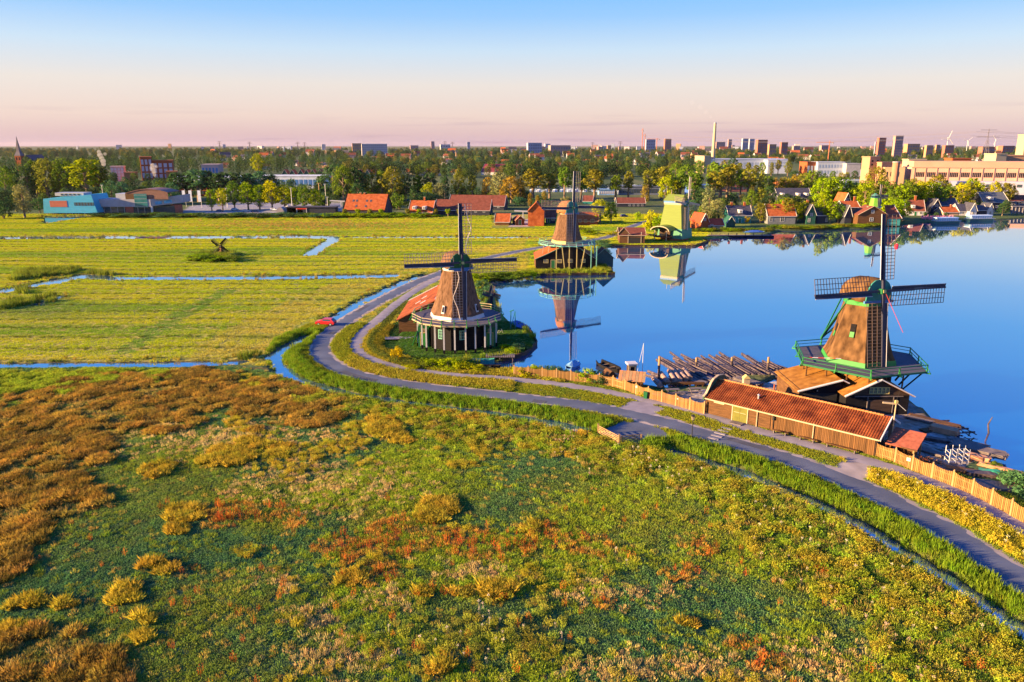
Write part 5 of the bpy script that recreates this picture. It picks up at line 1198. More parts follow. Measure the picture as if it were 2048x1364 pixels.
# red car by the ditch
def car(label, px, py, rz, m, grp=None, sc=1.0):
    t = thing('parked_car', label, 'car', G(px, py), rz, grp); t.scale = (sc, sc, sc)
    side = [(-1.95, .35), (-2.0, .75), (-1.85, .95), (-1.35, 1.42), (.35, 1.45), (1.0, .98), (1.85, .85), (2.0, .6), (1.95, .35)]
    secs = [[Vector((x, y_ * (.85 if z < 1.0 else .70), z)) for x, z in side] for y_ in (-1, 1)]
    MB().loft(secs).build('body', m, t)
    for s_ in (-1, 1):
        MB().slab([(-1.25, s_ * .80, 1.0), (.75, s_ * .80, 1.0), (.3, s_ * .72, 1.36), (-1.1, s_ * .72, 1.36)] if s_ < 0 else [(-1.1, .72, 1.36), (.3, .72, 1.36), (.75, .80, 1.0), (-1.25, .80, 1.0)], -.03).build('side_window', glass, t)
        for x in (-1.25, 1.25):
            w = MB().tube((x, s_ * .88, .32), (x, s_ * .68, .32), .32, .32, 14).build('wheel', rubber, t); MB().tube((x, s_ * .89, .32), (x, s_ * .87, .32), .18, .18, 10).build('rim', metalgrey, w)
        MB().box((1.96, s_ * .6, .66), (.08, .3, .14)).build('headlight', white, t); MB().box((-1.98, s_ * .62, .8), (.06, .2, .2)).build('tail_light', redp, t)
    MB().slab([(.40, -.66, 1.40), (1.0, -.78, 1.0), (1.0, .78, 1.0), (.40, .66, 1.40)], .03).build('windscreen', glass, t); MB().slab([(-1.40, .66, 1.38), (-1.86, .78, .97), (-1.86, -.78, .97), (-1.40, -.66, 1.38)], .03).build('rear_window', glass, t)
    return t
car('small red hatchback parked on the verge by the bend', 652, 650, R(172), mat('red_car_paint', (.55, .02, .025), .25, .05, 2, spec=.6))
# lumber yard on the right
stack('long pale beams stacked at the water edge, topmost of the yard', 1868, 845, R(-47), 6.5, 4, 2, brownwood, .3, .12); stack('reddish boards piled behind the white racks', 1888, 866, R(-42), 3.2, 6, 6, mat('fresh_board', (.45, .22, .13), .8, .2, 2), .25, .1)
stack('dark planks leaning along the bank right of the white racks', 1955, 905, R(-42), 6.0, 7, 5, greywood, .25, .08); stack('orange beam bundle beside the white racks', 1945, 918, R(-42), 3.8, 3, 3, mat('fresh_board', (.45, .22, .13)), .3, .18)
stack('low stack of dark planks behind the fence middle', 1893, 940, R(12), 4.0, 8, 3, logwood, .2, .06); stack('grey pallets of boards near the frame edge', 1990, 975, R(-20), 4.0, 9, 3, greywood, .22, .06); stack('orange plank on the green tarpaulin by the bank', 2003, 942, R(-44), 4.6, 2, 3, mat('fresh_board', (.45, .22, .13)), .3, .1)
stack('weathered planks by the bushes at the bank', 2022, 962, R(-42), 4.0, 4, 3, greywood, .25, .08)
rk = thing('metal_rack', 'white tubular metal racks standing in the lumber yard', 'rack', G(1912, 925), R(-8)); rk.scale = (.85, .85, .85)
for x in (-1.4, -.45, .5, 1.4):
    for y_ in (-.7, .7): MB().tube((x, y_ + .3 * x, 0), (x, y_ + .3 * x, 2.3 - .2 * (x > 1)), .05, .05, 6).build('upright', white, rk)
for z in (.5, 1.1, 1.7):
    for y_ in (-.7, .7): MB().tube((-1.4, y_ - .42, z), (1.4, y_ + .42, z), .04, .04, 5).build('rail', white, rk)
    for x in (-1.4, -.45, .5, 1.4): MB().tube((x, -.7 + .3 * x, z), (x, .7 + .3 * x, z), .04, .04, 5).build('cross_rail', white, rk)
tp = thing('tarpaulin', 'crumpled green tarpaulin over timber at the bank', 'tarpaulin', G(1995, 950), R(-30)); vs = []; 
for j in range(9):
    for i in range(9): vs.append((-1.8 + .45 * i, -1.2 + .3 * j, max(.02, .55 * math.sin(math.pi * i / 8) * math.sin(math.pi * j / 8) + random.uniform(-.05, .08))))
MB().add(vs, [(j * 9 + i, j * 9 + i + 1, j * 9 + i + 10, j * 9 + i + 9) for j in range(8) for i in range(8)]).build('sheet', mat('green_tarpaulin', (.03, .24, .15), .5, .15, 2), tp)
hp = thing('scrap_heap', 'heap of orange brown offcuts behind the right fence', 'heap', G(1853, 928)); rr = random.Random(9)
for i in range(70):
    a = rr.random() * 6.28; d = rr.random() ** .7 * 1.9; MB().box((d * math.cos(a), d * math.sin(a), .08 + .75 * (1 - d / 1.9) * rr.random()), (rr.uniform(.3, 1.0), .14, .07), M=Matrix.Rotation(rr.random() * 6.28, 3, 'Z') @ Matrix.Rotation(rr.uniform(-.4, .4), 3, 'Y')).build('offcut', [tile_or, brownwood, mat('fresh_board', (.45, .22, .13))][i % 3], hp)
sw = thing('driftwood', 'dark bent branch poking from the water right of the yard', 'driftwood', G(1978, 866, 0)); MB().tube((0, 0, -.2), (-.3, 0, 1.2), .12, .1, 6).build('lower_limb', logwood, sw); MB().tube((-.3, 0, 1.2), (.1, 0, 2.2), .1, .05, 6).build('upper_limb', logwood, sw)
for i, (x, y_) in enumerate(((1905, 858), (1925, 865), (1882, 842))):
    o = MB().tube((0, 0, .02), (2.2 - .5 * i, .15, .05), .12, .08, 6).build('drift_plank', logwood, loc=G(x, y_, 0)); tag(o, 'dark plank drifting off the lumber yard bank', 'plank', 'planks adrift off the yard')
# red buoy
bu = thing('buoy', 'red ball buoy floating on the open river', 'buoy', G(1793, 493, 0)); rings = [ngon(10, .75 * math.sin(R(a)), 0, .35 - .75 * math.cos(R(a))) for a in range(10, 180, 20)]
MB().loft(rings).build('ball', mat('buoy_red', (.65, .02, .05), .4, .05, 2), bu, smooth=True); MB().tube((0, 0, 1.0), (0, 0, 1.3), .1, .1, 8).build('ring_eye', metalgrey, bu)
# hedge of the garden, path, yellow shrub made in the planting section
pt = MB().poly([(p.x, p.y, .515) for p in (G(770, 674), G(845, 672), G(845, 677), G(770, 679))]).build('garden_path', pathm); tag(pt, 'thin straight path across the mill garden lawn', 'path', kind='structure')

for i, (x, y_, a, L, n_, l_, lb) in enumerate(((1838, 842, -45, 3.4, 4, 3, 'short planks piled just behind the barn corner'), (1858, 862, 20, 2.6, 5, 2, 'crossed planks on the bare yard behind the lean-to'), (1876, 884, -30, 3.2, 4, 4, 'grey plank pile left of the white racks'), (1862, 908, -50, 2.8, 5, 3, 'plank pile between the lean-to and the scrap heap'), (1925, 945, -25, 3.6, 6, 3, 'plank pile right behind the fence by the racks'), (1962, 952, -15, 3.0, 5, 4, 'grey plank pile close behind the right fence'), (1935, 890, -44, 4.5, 5, 4, 'brown beams along the bank beyond the racks'))):
    stack(lb, x, y_, R(a), L, n_, l_, [greywood, brownwood, logwood][i % 3], .2, .07)
for i in range(26):
    rr_ = random.Random(100 + i); p = G(rr_.uniform(1840, 1950), rr_.uniform(850, 930)); o = MB().box((0, 0, .06), (rr_.uniform(.8, 2.4), .16, .06)).build('loose_board', [greywood, brownwood, barelog][i % 3], loc=p, rz=rr_.random() * 3.1); tag(o, 'loose board lying on the lumber yard ground', 'board', 'loose boards on the lumber yard')
# ================================================================ houses and works beyond the river and the fields
def house(label, x0, x1, yb, ye, yr, dep, wall, roof, gable=False, yaw=0.0, trim=white, win=(), dr=None, chim=(), dormers=(), name='house', cat='house', grp=None, skyl=(), side=None):
    """photograph x-range and rows of base, eaves and ridge give the real size; yaw turns it; gable=True turns the gable to the camera"""
    a, b = G(x0, yb), G(x1, yb); Wd = (b - a).length; Yc = a.y; ze = at((x0 + x1) / 2, ye, Yc).z - .45
    t = thing(name, label, cat, ((a.x + b.x) / 2, Yc + dep / 2, .42), R(yaw), grp); hx, hy = Wd / 2, dep / 2
    zr = at((x0 + x1) / 2, yr, Yc + (0 if gable else dep / 2)).z - .45; ov = .35
    if gable:
        pr = [(-hx, -.2), (-hx, ze), (0, zr), (hx, ze), (hx, -.2)]
        MB().loft([[Vector((x, hy, z)) for x, z in pr], [Vector((x, -hy, z)) for x, z in pr]]).build('wall', wall, t)
        k = (zr - ze) / hx
        for s_ in (-1, 1):
            q = [(s_ * (hx + ov), hy + ov, ze - ov * k + .1), (s_ * (hx + ov), -hy - ov, ze - ov * k + .1), (0, -hy - ov, zr + .1), (0, hy + ov, zr + .1)]
            MB().slab(q if s_ < 0 else q[::-1], .12).build('roof', roof, t)
            MB().beam((s_ * (hx + ov), -hy - ov - .06, ze - ov * k + .1), (0, -hy - ov - .06, zr + .12), .34, .1).build('bargeboard', trim, t)
    else:
        pr = [(-hy, -.2), (-hy, ze), (0, zr), (hy, ze), (hy, -.2)]
        MB().loft([[Vector((hx, y_, z)) for y_, z in pr], [Vector((-hx, y_, z)) for y_, z in pr]]).build('wall', wall, t)
        k = (zr - ze) / hy
        for s_ in (-1, 1):
            q = [(hx + ov, s_ * (hy + ov), ze - ov * k + .1), (-hx - ov, s_ * (hy + ov), ze - ov * k + .1), (-hx - ov, 0, zr + .1), (hx + ov, 0, zr + .1)]
            MB().slab(q if s_ > 0 else q[::-1], .12).build('roof', roof, t)
            for e in (-1, 1): MB().beam((e * (hx + ov + .06), s_ * (hy + ov), ze - ov * k + .1), (e * (hx + ov + .06), 0, zr + .12), .1, .34).build('bargeboard', trim, t)
        MB().beam((-hx - ov, -hy - ov - .05, ze - ov * k + .0), (hx + ov, -hy - ov - .05, ze - ov * k + .0), .1, .2).build('eaves_board', trim, t)
        for u, v in skyl:
            p = Vector((hx * u, -hy * (1 - v), ze + (zr - ze) * v + .14)); MB().beam(p - Vector((0, .5, .5 * k)), p + Vector((0, .5, .5 * k)), .9, .12, up=(0, -k, 1)).build('skylight', glass, t)
    if side: MB().box((hx + .03, 0, ze * .5), (.05, dep * .98, ze)).build('end_wall', side, t)
    for u, z, w, h in win: window(t, (hx * u, -hy, z), (0, -1), w, h, trim if trim is not tar else white)
    if dr is not None: door(t, (hx * dr, -hy, 1.1), (0, -1), 1.1, 2.2, green)
    for u, dz in chim:
        c_ = MB().box((hx * u if not gable else 0, 0 if not gable else hy * u, zr + dz / 2 - .3), (.9, .8, dz + .6)).build('chimney', brick, t); MB().box((hx * u if not gable else 0, 0 if not gable else hy * u, zr + dz + .05), (1.1, 1.0, .12)).build('chimney_cap', cream, c_)
    for u in dormers:
        zc = ze + (zr - ze) * .35; d = MB().box((hx * u, -hy * .72, zc + .3), (1.7, hy * .9, 1.5)).build('dormer', white, t); window(t, (hx * u, -hy * 1.17, zc + .3), (0, -1), 1.1, 1.0, white)
    return t
H1 = mat('grey_boards', (.16, .17, .19), .8, .2, 1); dkgreen = mat('zaan_green_boards', (.018, .085, .06), .65, .15, 1); dkblue = mat('blue_black_boards', (.025, .03, .05), .7, .2, 1); grnblue = mat('turquoise_boards', (.03, .24, .22), .65, .1, 1)
house('big barn with steep orange roof and skylights beyond the fields', 690, 773, 431, 419, 388, 16, dkblue, tile_or, trim=tar, yaw=-6, skyl=((-.62, .55), (-.45, .55), (.05, .55), (.25, .55), (-.42, .2), (.05, .2)), chim=((-.35, .6), (-.15, .6)), name='barn', cat='barn')
house('orange roofed house with two white dormers and green gable behind the fields', 820, 868, 432, 424, 401, 12, brick, tile_or, yaw=-8, dormers=(-.5, .35), win=((-.1, 1.6, 1.4, 1.2), (.3, 1.6, 1.4, 1.2), (.62, 1.6, 1.4, 1.2)), chim=((.15, 1.8),), side=grnblue)
house('long brown roofed barn beside the dormer house', 872, 982, 430, 420, 399, 14, dkblue, tile_br, yaw=-6, win=((.2, 2, 1.3, 1), (.5, 2, 1.3, 1), (.8, 2, 1.3, 1)), name='barn', cat='barn')
house('long barn with curved gable behind the brown roofed barn', 900, 1012, 420, 411, 390, 15, dkblue, tile_br, yaw=-8, name='barn', cat='barn', win=((.8, 2, 1.2, 1.2),))
house('low orange tiled shed standing in the field edge', 992, 1020, 449, 443, 427, 8, brownwood, tile_or, yaw=-6, name='shed', cat='shed')
house('tiny brown hut with pale gable boards next to the low shed', 1028, 1046, 449, 440, 432, 6, brownwood, tile_br, gable=True, yaw=14, trim=cream, name='hut', cat='hut', dr=0.0)
t = house('tall barn clad wholly in orange tiles behind the islet mill', 1058, 1090, 451, 422, 405, 14, tile_or, tile_or, gable=True, yaw=-4, trim=tile_or, name='tile_barn', cat='barn')
house('brown roofed wing joined to the orange tile barn', 1092, 1150, 446, 435, 420, 9, dkblue, tile_br, yaw=-2, win=((-.5, 2, 1.6, 1.4), (.0, 2, 1.6, 1.4)), dr=-.8, name='barn_wing', cat='barn')
house('red roofed cottage with cream trimmed windows right of the islet mill', 1152, 1197, 449, 441, 424, 10, brick, tile_or, yaw=-3, trim=cream, win=((-.6, 1.7, 1.4, 1.4), (-.1, 1.7, 1.4, 1.4), (.5, 1.7, 1.8, 1.6)))
house('teal house with steep brown roof beyond the pasture', 1168, 1187, 408, 402, 391, 9, teal, tile_br, yaw=-10)
house('long low house with brown roof and white windows beyond the pasture', 1234, 1290, 414, 406, 395, 9, dkblue, tile_br, win=((-.1, 1.5, 1.2, 1.8), (.2, 1.5, 1.2, 1.8), (.5, 1.5, 1.2, 1.8), (.8, 1.5, 1.2, 1.8)))
# boat house on the river
bh = house('brown boathouse with hipped roof and open water bay', 1241, 1291, 487, 470, 455, 11, brownwood, tile_br, gable=False, yaw=-4, trim=cream, name='boathouse', cat='boathouse')
bx = MB().box((0.9, -5.56, 1.1), (4.6, .06, 2.4)).build('water_bay_shade', rubber, bh)  # black sheet on the solid wall stands in for the shade inside the bay
for x in (-1.5, 3.3): box('corner_board', (x, -5.6, 2.2), (.25, .12, 4.4), cream, bh)
MB().add([(-5.3, -5.85, 3.6), (-1.1, -5.85, 3.6), (-3.2, -5.85, 6.0)], [(0, 1, 2)]).build('front_gable', brownwood, bh)
for s_ in (-1, 1): MB().beam((-3.2 + s_ * 2.4, -5.95, 3.4), (-3.2, -5.95, 6.1), .25, .12).build('bargeboard', cream, bh)
house('pink cottage with bright red roof on the far bank', 1396, 1446, 459, 450, 437, 7, mat('pale_brick', (.40, .28, .2), .9, .1, 2), mat('bright_red_tile', (.46, .06, .03), .8, .15, 1, spec=.1), win=((-.55, 1.4, 1.5, 1.4), (.4, 1.4, 1.5, 1.2)), dr=.05, yaw=3)
house('tall red gabled front of the pink cottage on the far bank', 1394, 1411, 460, 442, 427, 8, brick, mat('bright_red_tile', (.46, .06, .03)), gable=True, yaw=20, win=((0, 4.6, 1.2, 1.2),))
house('small green shed with white bargeboards between cottage and dark house', 1453, 1470, 455, 445, 433, 6, dkgreen, dkgreen, gable=True, name='shed', cat='shed')
house('dark roofed turquoise house with central dormer on the far bank', 1457, 1502, 446, 430, 411, 9, grnblue, tile_dk, dormers=(0,), dr=.0, win=((-.5, 1.6, 1.1, 1.6), (.5, 1.6, 1.1, 1.6)), chim=((-.6, 1.6), (.55, 1.6)))
house('grey house with orange roof behind the waterside trees', 1535, 1590, 448, 431, 408, 10, H1, tile_or, win=((-.75, 2.4, 1.4, 2.2), (.05, 2.4, 1.8, 2.4)), chim=((.3, 1.5),))
house('green gabled house among the trees on the far bank', 1612, 1630, 448, 428, 409, 10, dkgreen, tile_dk, gable=True, win=((0, 4.4, 1.2, 1.4), (-.4, 1.8, 1.1, 1.8)), chim=((.2, 1.6),))
house('dark two storey house with white corner boards next to the green gable', 1632, 1656, 447, 430, 416, 8, dkblue, tile_dk, win=((.7, 1.8, 1.0, 1.8),))
house('broad dark roofed house with white dormers behind the bank houses', 1556, 1622, 405, 396, 376, 14, dkblue, tile_dk, dormers=(-.75, .2, .7), win=((-.5, 1.2, 1.4, 1.0), (.5, 1.2, 1.4, 1.0)))
house('red gabled house peeping above the far bank trees', 1681, 1697, 430, 404, 386, 9, dkblue, tile_or, gable=True, win=((0, 8, 1.4, 1.6),), yaw=8)
house('brown roofed house with red chimney behind the river mill', 1684, 1716, 440, 414, 402, 9, dkblue, tile_or, chim=((.8, 2.2),))
house('dark gabled house left of the river mill', 1688, 1702, 449, 430, 410, 9, dkblue, tile_dk, gable=True)
house('white fronted house with brown roof and tall chimney by the tour boats', 1817, 1850, 431, 421, 400, 9, mat('white_boards', (.52, .51, .55), .7, .08, 1), tile_br, yaw=-10, dormers=(-.35,), dr=.0, win=((-.6, 1.5, 1.3, 1.6), (.6, 1.5, 1.3, 1.6)), chim=((.1, 2.2),))
house('navy gabled house with white trim beside the white fronted house', 1862, 1880, 428, 414, 398, 10, dkblue, tile_dk, gable=True, win=((0, 4.6, 1.4, 1.5),))
house('dark long roof behind the navy gable', 1880, 1914, 426, 410, 396, 10, dkblue, tile_dk, chim=((.6, 1.5),))
house('low orange roofed cottage behind the flower beds', 1886, 1916, 431, 424, 414, 8, mat('pale_brick', (.40, .28, .2)), tile_or, win=((-.4, 1.3, 1.2, 1.2),), chim=((.5, 1.3),))
house('dark roofed house with white striped gable by the second tour boat', 1918, 1944, 431, 422, 408, 9, mat('white_boards', (.52, .51, .55)), tile_dk, win=((-.4, 1.4, 1.1, 1.3),))
house('white pointed gable at the water beside the second tour boat', 1939, 1952, 432, 420, 406, 8, mat('white_boards', (.52, .51, .55)), tile_dk, gable=True, win=((0, 1.6, 1.1, 1.6),))
house('black house with white gable front near the lock', 1955, 1973, 431, 420, 410, 8, dkblue, tile_dk)
house('narrow white striped gable near the lock', 1973, 1986, 431, 421, 407, 8, mat('white_boards', (.52, .51, .55)), tile_dk, gable=True, win=((0, 1.5, 1, 1.5),))
house('large grey roofed barn behind the lock houses', 1966, 2015, 420, 404, 384, 14, dkblue, mat('grey_slate', (.10, .11, .125), .7, .2, 1), dormers=(-.5,), win=((.1, 2, 1.3, 1.3),))
house('brown roofed long house at the lock, cut by the frame edge', 2016, 2110, 413, 402, 390, 12, dkblue, tile_br, win=((-.85, 1.8, 1.2, 1.2), (-.7, 1.8, 1.2, 1.2), (-.55, 1.8, 1.2, 1.2), (-.4, 1.8, 1.2, 1.2)))
house('dark red hall with huge sloping roof in the woods', 968, 1045, 350, 344, 328, 40, white, mat('dark_red_roof', (.20, .03, .04), .7, .1, .1), gable=False, yaw=-12, name='hall', cat='hall')
# drawbridges
def drawbridge(label, px, py, s_):
    t = thing('drawbridge', label, 'bridge', G(px, py)); 
    for y_ in (-1.4, 1.4): MB().beam((0, y_, 0), (0, y_, 6 * s_), .35).build('portal_post', white, t); MB().beam((-6 * s_, y_, 6.4 * s_), (4 * s_, y_, 5.9 * s_), .3, .4).build('balance_beam', white, t)
    MB().box((-5.5, 0, .5), (13, 3.2, .3)).build('deck', greywood, t)
    for y_ in (-1.6, 1.6): MB().beam((-12, y_, 1.5), (1, y_, 1.5), .1, .12).build('handrail', white, t); [MB().beam((-12 + 1.6 * i, y_, .6), (-12 + 1.6 * i, y_, 1.5), .08).build('baluster', white, t) for i in range(9)]
drawbridge('white drawbridge left of the big orange barn', 684, 425, 1.0); drawbridge('small white drawbridge left of the orange tile barn', 1046, 440, .7)
# parked cars behind
pcols = [mat('silver_paint', (.4, .42, .45), .3, .05, 2), mat('dark_blue_paint', (.03, .05, .12), .3, .05, 2), mat('white_car_paint', (.7, .7, .72), .3, .05, 2), mat('black_car_paint', (.02, .02, .025), .3, .05, 2)]
for i, (x, y_) in enumerate(((492, 424), (510, 425), (548, 421), (562, 423), (470, 421), (440, 424), (575, 415), (520, 414))):
    car(['silver', 'dark blue', 'white', 'black'][i % 4] + ' car on the car park, ' + ('front row' if y_ > 418 else 'back row') + (' left half' if x < 515 else ' right half'), x, y_, R([0, 12, -10, 90][i % 4]), pcols[i % 4], 'cars on the car park')
v = car('dark car parked by the yellow trees near the islet path', 1248, 434, R(20), pcols[1])
# tour boats at the quay
def tour_boat(label, x0, x1, y_, rz):
    a, b = G(x0, y_, 0), G(x1, y_, 0); L = (b - a).length; t = thing('tour_boat', label, 'boat', (a + b) / 2, rz)
    secs = []
    for s_, w_ in ((-.5, .5), (-.44, .9), (0, 1), (.38, .95), (.5, .15)): secs.append([Vector((s_ * L, -w_ * 2.2, 1.3)), Vector((s_ * L, -w_ * 1.8, -.2)), Vector((s_ * L, w_ * 1.8, -.2)), Vector((s_ * L, w_ * 2.2, 1.3))])
    MB().loft(secs).build('hull', mat('boat_hull_green', (.04, .12, .10), .4, .1, 1), t); MB().prism([(-L * .4, -1.9), (L * .33, -1.9), (L * .36, 0), (L * .33, 1.9), (-L * .4, 1.9)], 1.3, 2.6).build('cabin', mat('cabin_glass_blue', (.20, .34, .46), .2, .1, 1), t)
    MB().prism([(-L * .42, -2.05), (L * .34, -2.05), (L * .38, 0), (L * .34, 2.05), (-L * .42, 2.05)], 2.6, 2.9).build('cabin_roof', mat('boat_roof_white', (.6, .72, .8), .4, .1, 1), t); MB().box((0, 0, 1.34), (L * .9, 4.3, .1)).build('gunwale', white, t)
    for i in range(9): MB().box((-L * .36 + i * L * .082, -1.93, 1.95), (.14, .06, 1.2)).build('mullion', white, t)
tour_boat('long white and blue tour boat moored nearer the flower beds', 1862, 1922, 447, R(8)); tour_boat('second tour boat moored behind, toward the lock', 1928, 1990, 442, R(8))
# flower beds: pink blossoms
fb = MB(); rr = random.Random(4)
for i in range(700):
    p = G(rr.uniform(1842, 1906), rr.uniform(436, 440)); z = rr.uniform(.0, 1.3); a = rr.random() * 6.28; s_ = .3
    fb.add([(p.x - s_ * math.cos(a), p.y - s_ * math.sin(a), .5 + z), (p.x + s_ * math.cos(a), p.y + s_ * math.sin(a), .5 + z), (p.x, p.y, .5 + z + s_ * 1.6)], [(0, 1, 2)])
o = fb.build('pink_blossoms', mat('pink_petals', (.62, .22, .34), .8, .25, .3)); tag(o, 'massed pink and white blossoms along the quay', 'flowers', kind='stuff')
# floating dock
d = thing('floating_dock', 'low dark floating dock off the far bank cottage', 'dock', G(1480, 474, 0)); MB().box((0, 0, .5), (26, 3, .5)).build('deck', greywood, d); MB().box((0, -1.5, .35), (26.4, .3, .7)).build('fender', tar, d)
for i in range(8): MB().tube((-12 + 3.4 * i, -1.4, -1), (-12 + 3.4 * i, -1.4, 1.8), .16, .16, 6).build('pile', logwood, d)
boat('blue covered sloop lying at the floating dock', 1508, 467, R(6), 9, 3, bluep, cover=mat('blue_tarpaulin', (.05, .12, .42)), name='covered_sloop')
# lock / sluice at the right edge
lk = thing('lock_gate', 'pale lock wall with posts at the right edge of the river', 'lock', G(2032, 428)); MB().box((6, 0, 2.2), (18, .5, 3.6)).build('wall', greywood, lk); MB().box((6, -.2, 4.1), (18.4, 1.2, .25)).build('walkway', concrete, lk)
for i in range(10): MB().beam((-2.6 + 1.9 * i, -.35, -.5), (-2.6 + 1.9 * i, -.35, 4.0), .2).build('post', concrete, lk)

# ---------- museum on the left
def wbox(parent, name, a, b, Y0, dep, zt, m, zb=0.0, shear=0.0):
    return MB().loft([[Vector((a, Y0, zb)), Vector((b, Y0, zb)), Vector((b + 0, Y0 + dep, zb)), Vector((a, Y0 + dep, zb))], [Vector((a + shear, Y0, zt)), Vector((b + shear, Y0, zt)), Vector((b + shear, Y0 + dep, zt)), Vector((a + shear, Y0 + dep, zt))]]).build(name, m, parent)
p = G(88, 429); q = G(192, 429); mu = thing('turquoise_museum', 'slanted turquoise museum block with red panel above the pond', 'museum', (p.x, p.y, .45)); wM = q.x - p.x
MB().loft([[Vector((0, 0, .8)), Vector((wM + 1, 0, .8)), Vector((wM + 1, 16, .8)), Vector((0, 16, .8))], [Vector((.8, 0, 8.2)), Vector((wM - 1.2, 0, 10.4)), Vector((wM - 1.2, 16, 10.4)), Vector((.8, 16, 8.2))]]).build('cladding', turq, mu)
MB().box((wM * .31, -.06, 5.6), (wM * .33, .12, 3.2)).build('red_panel', mat('rust_panel', (.36, .10, .07), .7, .1, 1), mu); MB().box((wM * .8, -.06, 5.5), (wM * .38, .1, 1.7)).build('window_band', glass, mu)
for i in range(7): MB().box((wM * .63 + i * wM * .057, -.12, 5.5), (.14, .06, 1.7)).build('mullion', turq, mu)
MB().box((wM * .5, 6, 10.4), (wM * .55, 8, 1.6)).build('roof_light', metalgrey, mu)
for i in range(5): MB().box((wM * .36 + 2.2 * i, 1.9, 10.3), (1.2, .1, .8)).build('roof_pane', glass, mu)
for i in range(8): MB().tube((1.5 + i * 3.3, .6, -1.3), (1.5 + i * 3.3, .6, .8), .2, .2, 6).build('pile', concrete, mu)
p = G(193, 427); q = G(362, 427); mg = thing('museum_hall', 'grey concrete museum wing with arched brown roof and glass bay', 'museum', (p.x, p.y, .45)); w = q.x - p.x
MB().prism([(0, .8), (w * .66, .8), (w * .66, 18), (0, 18)], 0, 3.6).build('ground_floor', glass, mg); MB().box((w * .33, 6, 5.6), (w * .66, 13, 4.0)).build('upper_wall', concrete, mg)
for i in range(9): MB().box((w * .08 * i + .4, .7, 1.8), (.16, .2, 3.6)).build('mullion', metalgrey, mg)
MB().box((w * .39, .65, 1.8), (4.2, .2, 3.6)).build('red_door_panel', mat('rust_panel', (.36, .10, .07)), mg); MB().box((w * .33, 6, 9.0), (9, 8, 2.8)).build('plant_room', metalgrey, mg)
MB().box((w * .55, -.55, 6.9), (w * .15, .2, 7.2)).build('glass_bay', mat('teal_glass', (.03, .16, .18), .1, .2, .3, spec=.6), mg)
for i in range(4): MB().box((w * .55, -.7, 3.8 + 2.0 * i), (w * .15, .08, .14)).build('transom', metalgrey, mg)
b = MB(); prev = None
for i in range(13):
    x = w * .37 + w * .5 * i / 12; z = 9.6 + 3.4 * math.sin(math.pi * (.12 + .72 * i / 12)); 
    if prev: b.slab([(prev[0], -.3, prev[1]), (x, -.3, z), (x, 15, z), (prev[0], 15, prev[1])], .3); b.poly([(prev[0], 0, 7.6), (x, 0, 7.6), (x, 0, z - .1), (prev[0], 0, prev[1] - .1)])
    prev = (x, z)
b.build('arched_roof', mat('copper_brown', (.20, .10, .08), .6, .15, .4), mg); MB().box((w * .42, -.2, 8.9), (w * .1, .2, 3.0)).build('timber_panel', brownwood, mg)
wg = MB().loft([[Vector((w * .66, -.5, 3.8)), Vector((w * 1.0, 4, 5.6)), Vector((w * 1.0, 14, 5.6)), Vector((w * .66, 14, 3.8))], [Vector((w * .66, -.5, 7.6)), Vector((w * 1.0, 4, 9.6)), Vector((w * 1.0, 14, 9.6)), Vector((w * .66, 14, 7.6))]]).build('wing_canopy', concrete, mg)
for u, ww in ((.14, .26), (.42, .3)): 
    a = Vector((w * (.66 + .34 * u), -.56 + 4.5 * u, 5.2 + 1.9 * u)); bb = Vector((w * (.66 + .34 * (u + ww * .8)), -.56 + 4.5 * (u + ww * .8), 5.2 + 1.9 * (u + ww * .8))); MB().beam(a, bb, .06, 1.5).build('blue_mural', mat('mural_blue', (.12, .38, .62), .7, .35, .5), mg)
MB().prism([(w * .67, 1.5), (w * .9, 3.2), (w * .9, 13), (w * .67, 13)], 0, 4).build('entrance_glass', glass, mg); MB().box((w * .9, 6, 2.2), (w * .09, 5, 4.4)).build('red_core', mat('rust_panel', (.36, .10, .07)), mg); MB().box((w * .665, -.1, 1.9), (.9, .9, 3.8)).build('corner_pier', white, mg)
# flag masts
for i, (x, yb, yt) in enumerate(((373, 408, 386), (386, 408, 386), (404, 410, 386))):
    v = G(x, yb + 6); t = thing('flag_mast', ['white banner mast nearest the museum', 'middle white banner mast by the museum', 'white banner mast farthest from the museum'][i], 'flag', v); h = at(x, yt - 6, v.y).z; MB().tube((0, 0, 0), (0, 0, h), .12, .08, 6).build('mast', white, t); MB().box((-1.0, 0, h - 4), (1.6, .08, 6.5)).build('banner', mat('banner_white', (.6, .66, .75), .7, .2, .6), t)
for i, (x, yb, yt) in enumerate(((585, 424, 378), (653, 420, 370), (640, 408, 368), (656, 424, 396), (210, 420, 372), (455, 415, 378))):
    v = G(x, yb); t = thing('light_mast', ['tall grey light mast over the car park', 'tall light mast left of the drawbridge', 'orange lit timber mast behind the drawbridge trees', 'short lamp mast beside the drawbridge', 'slim mast behind the turquoise museum', 'light mast between the car park trees'][i], 'lamp', v); h = at(x, yt, v.y).z; MB().tube((0, 0, 0), (0, 0, h), .18 if i != 2 else .3, .1 if i != 2 else .3, 6).build('pole', metalgrey if i != 2 else palewood, t); MB().box((0, 0, h), (1.6 if i != 2 else 2.6, .3, .25)).build('head', metalgrey if i != 2 else palewood, t)
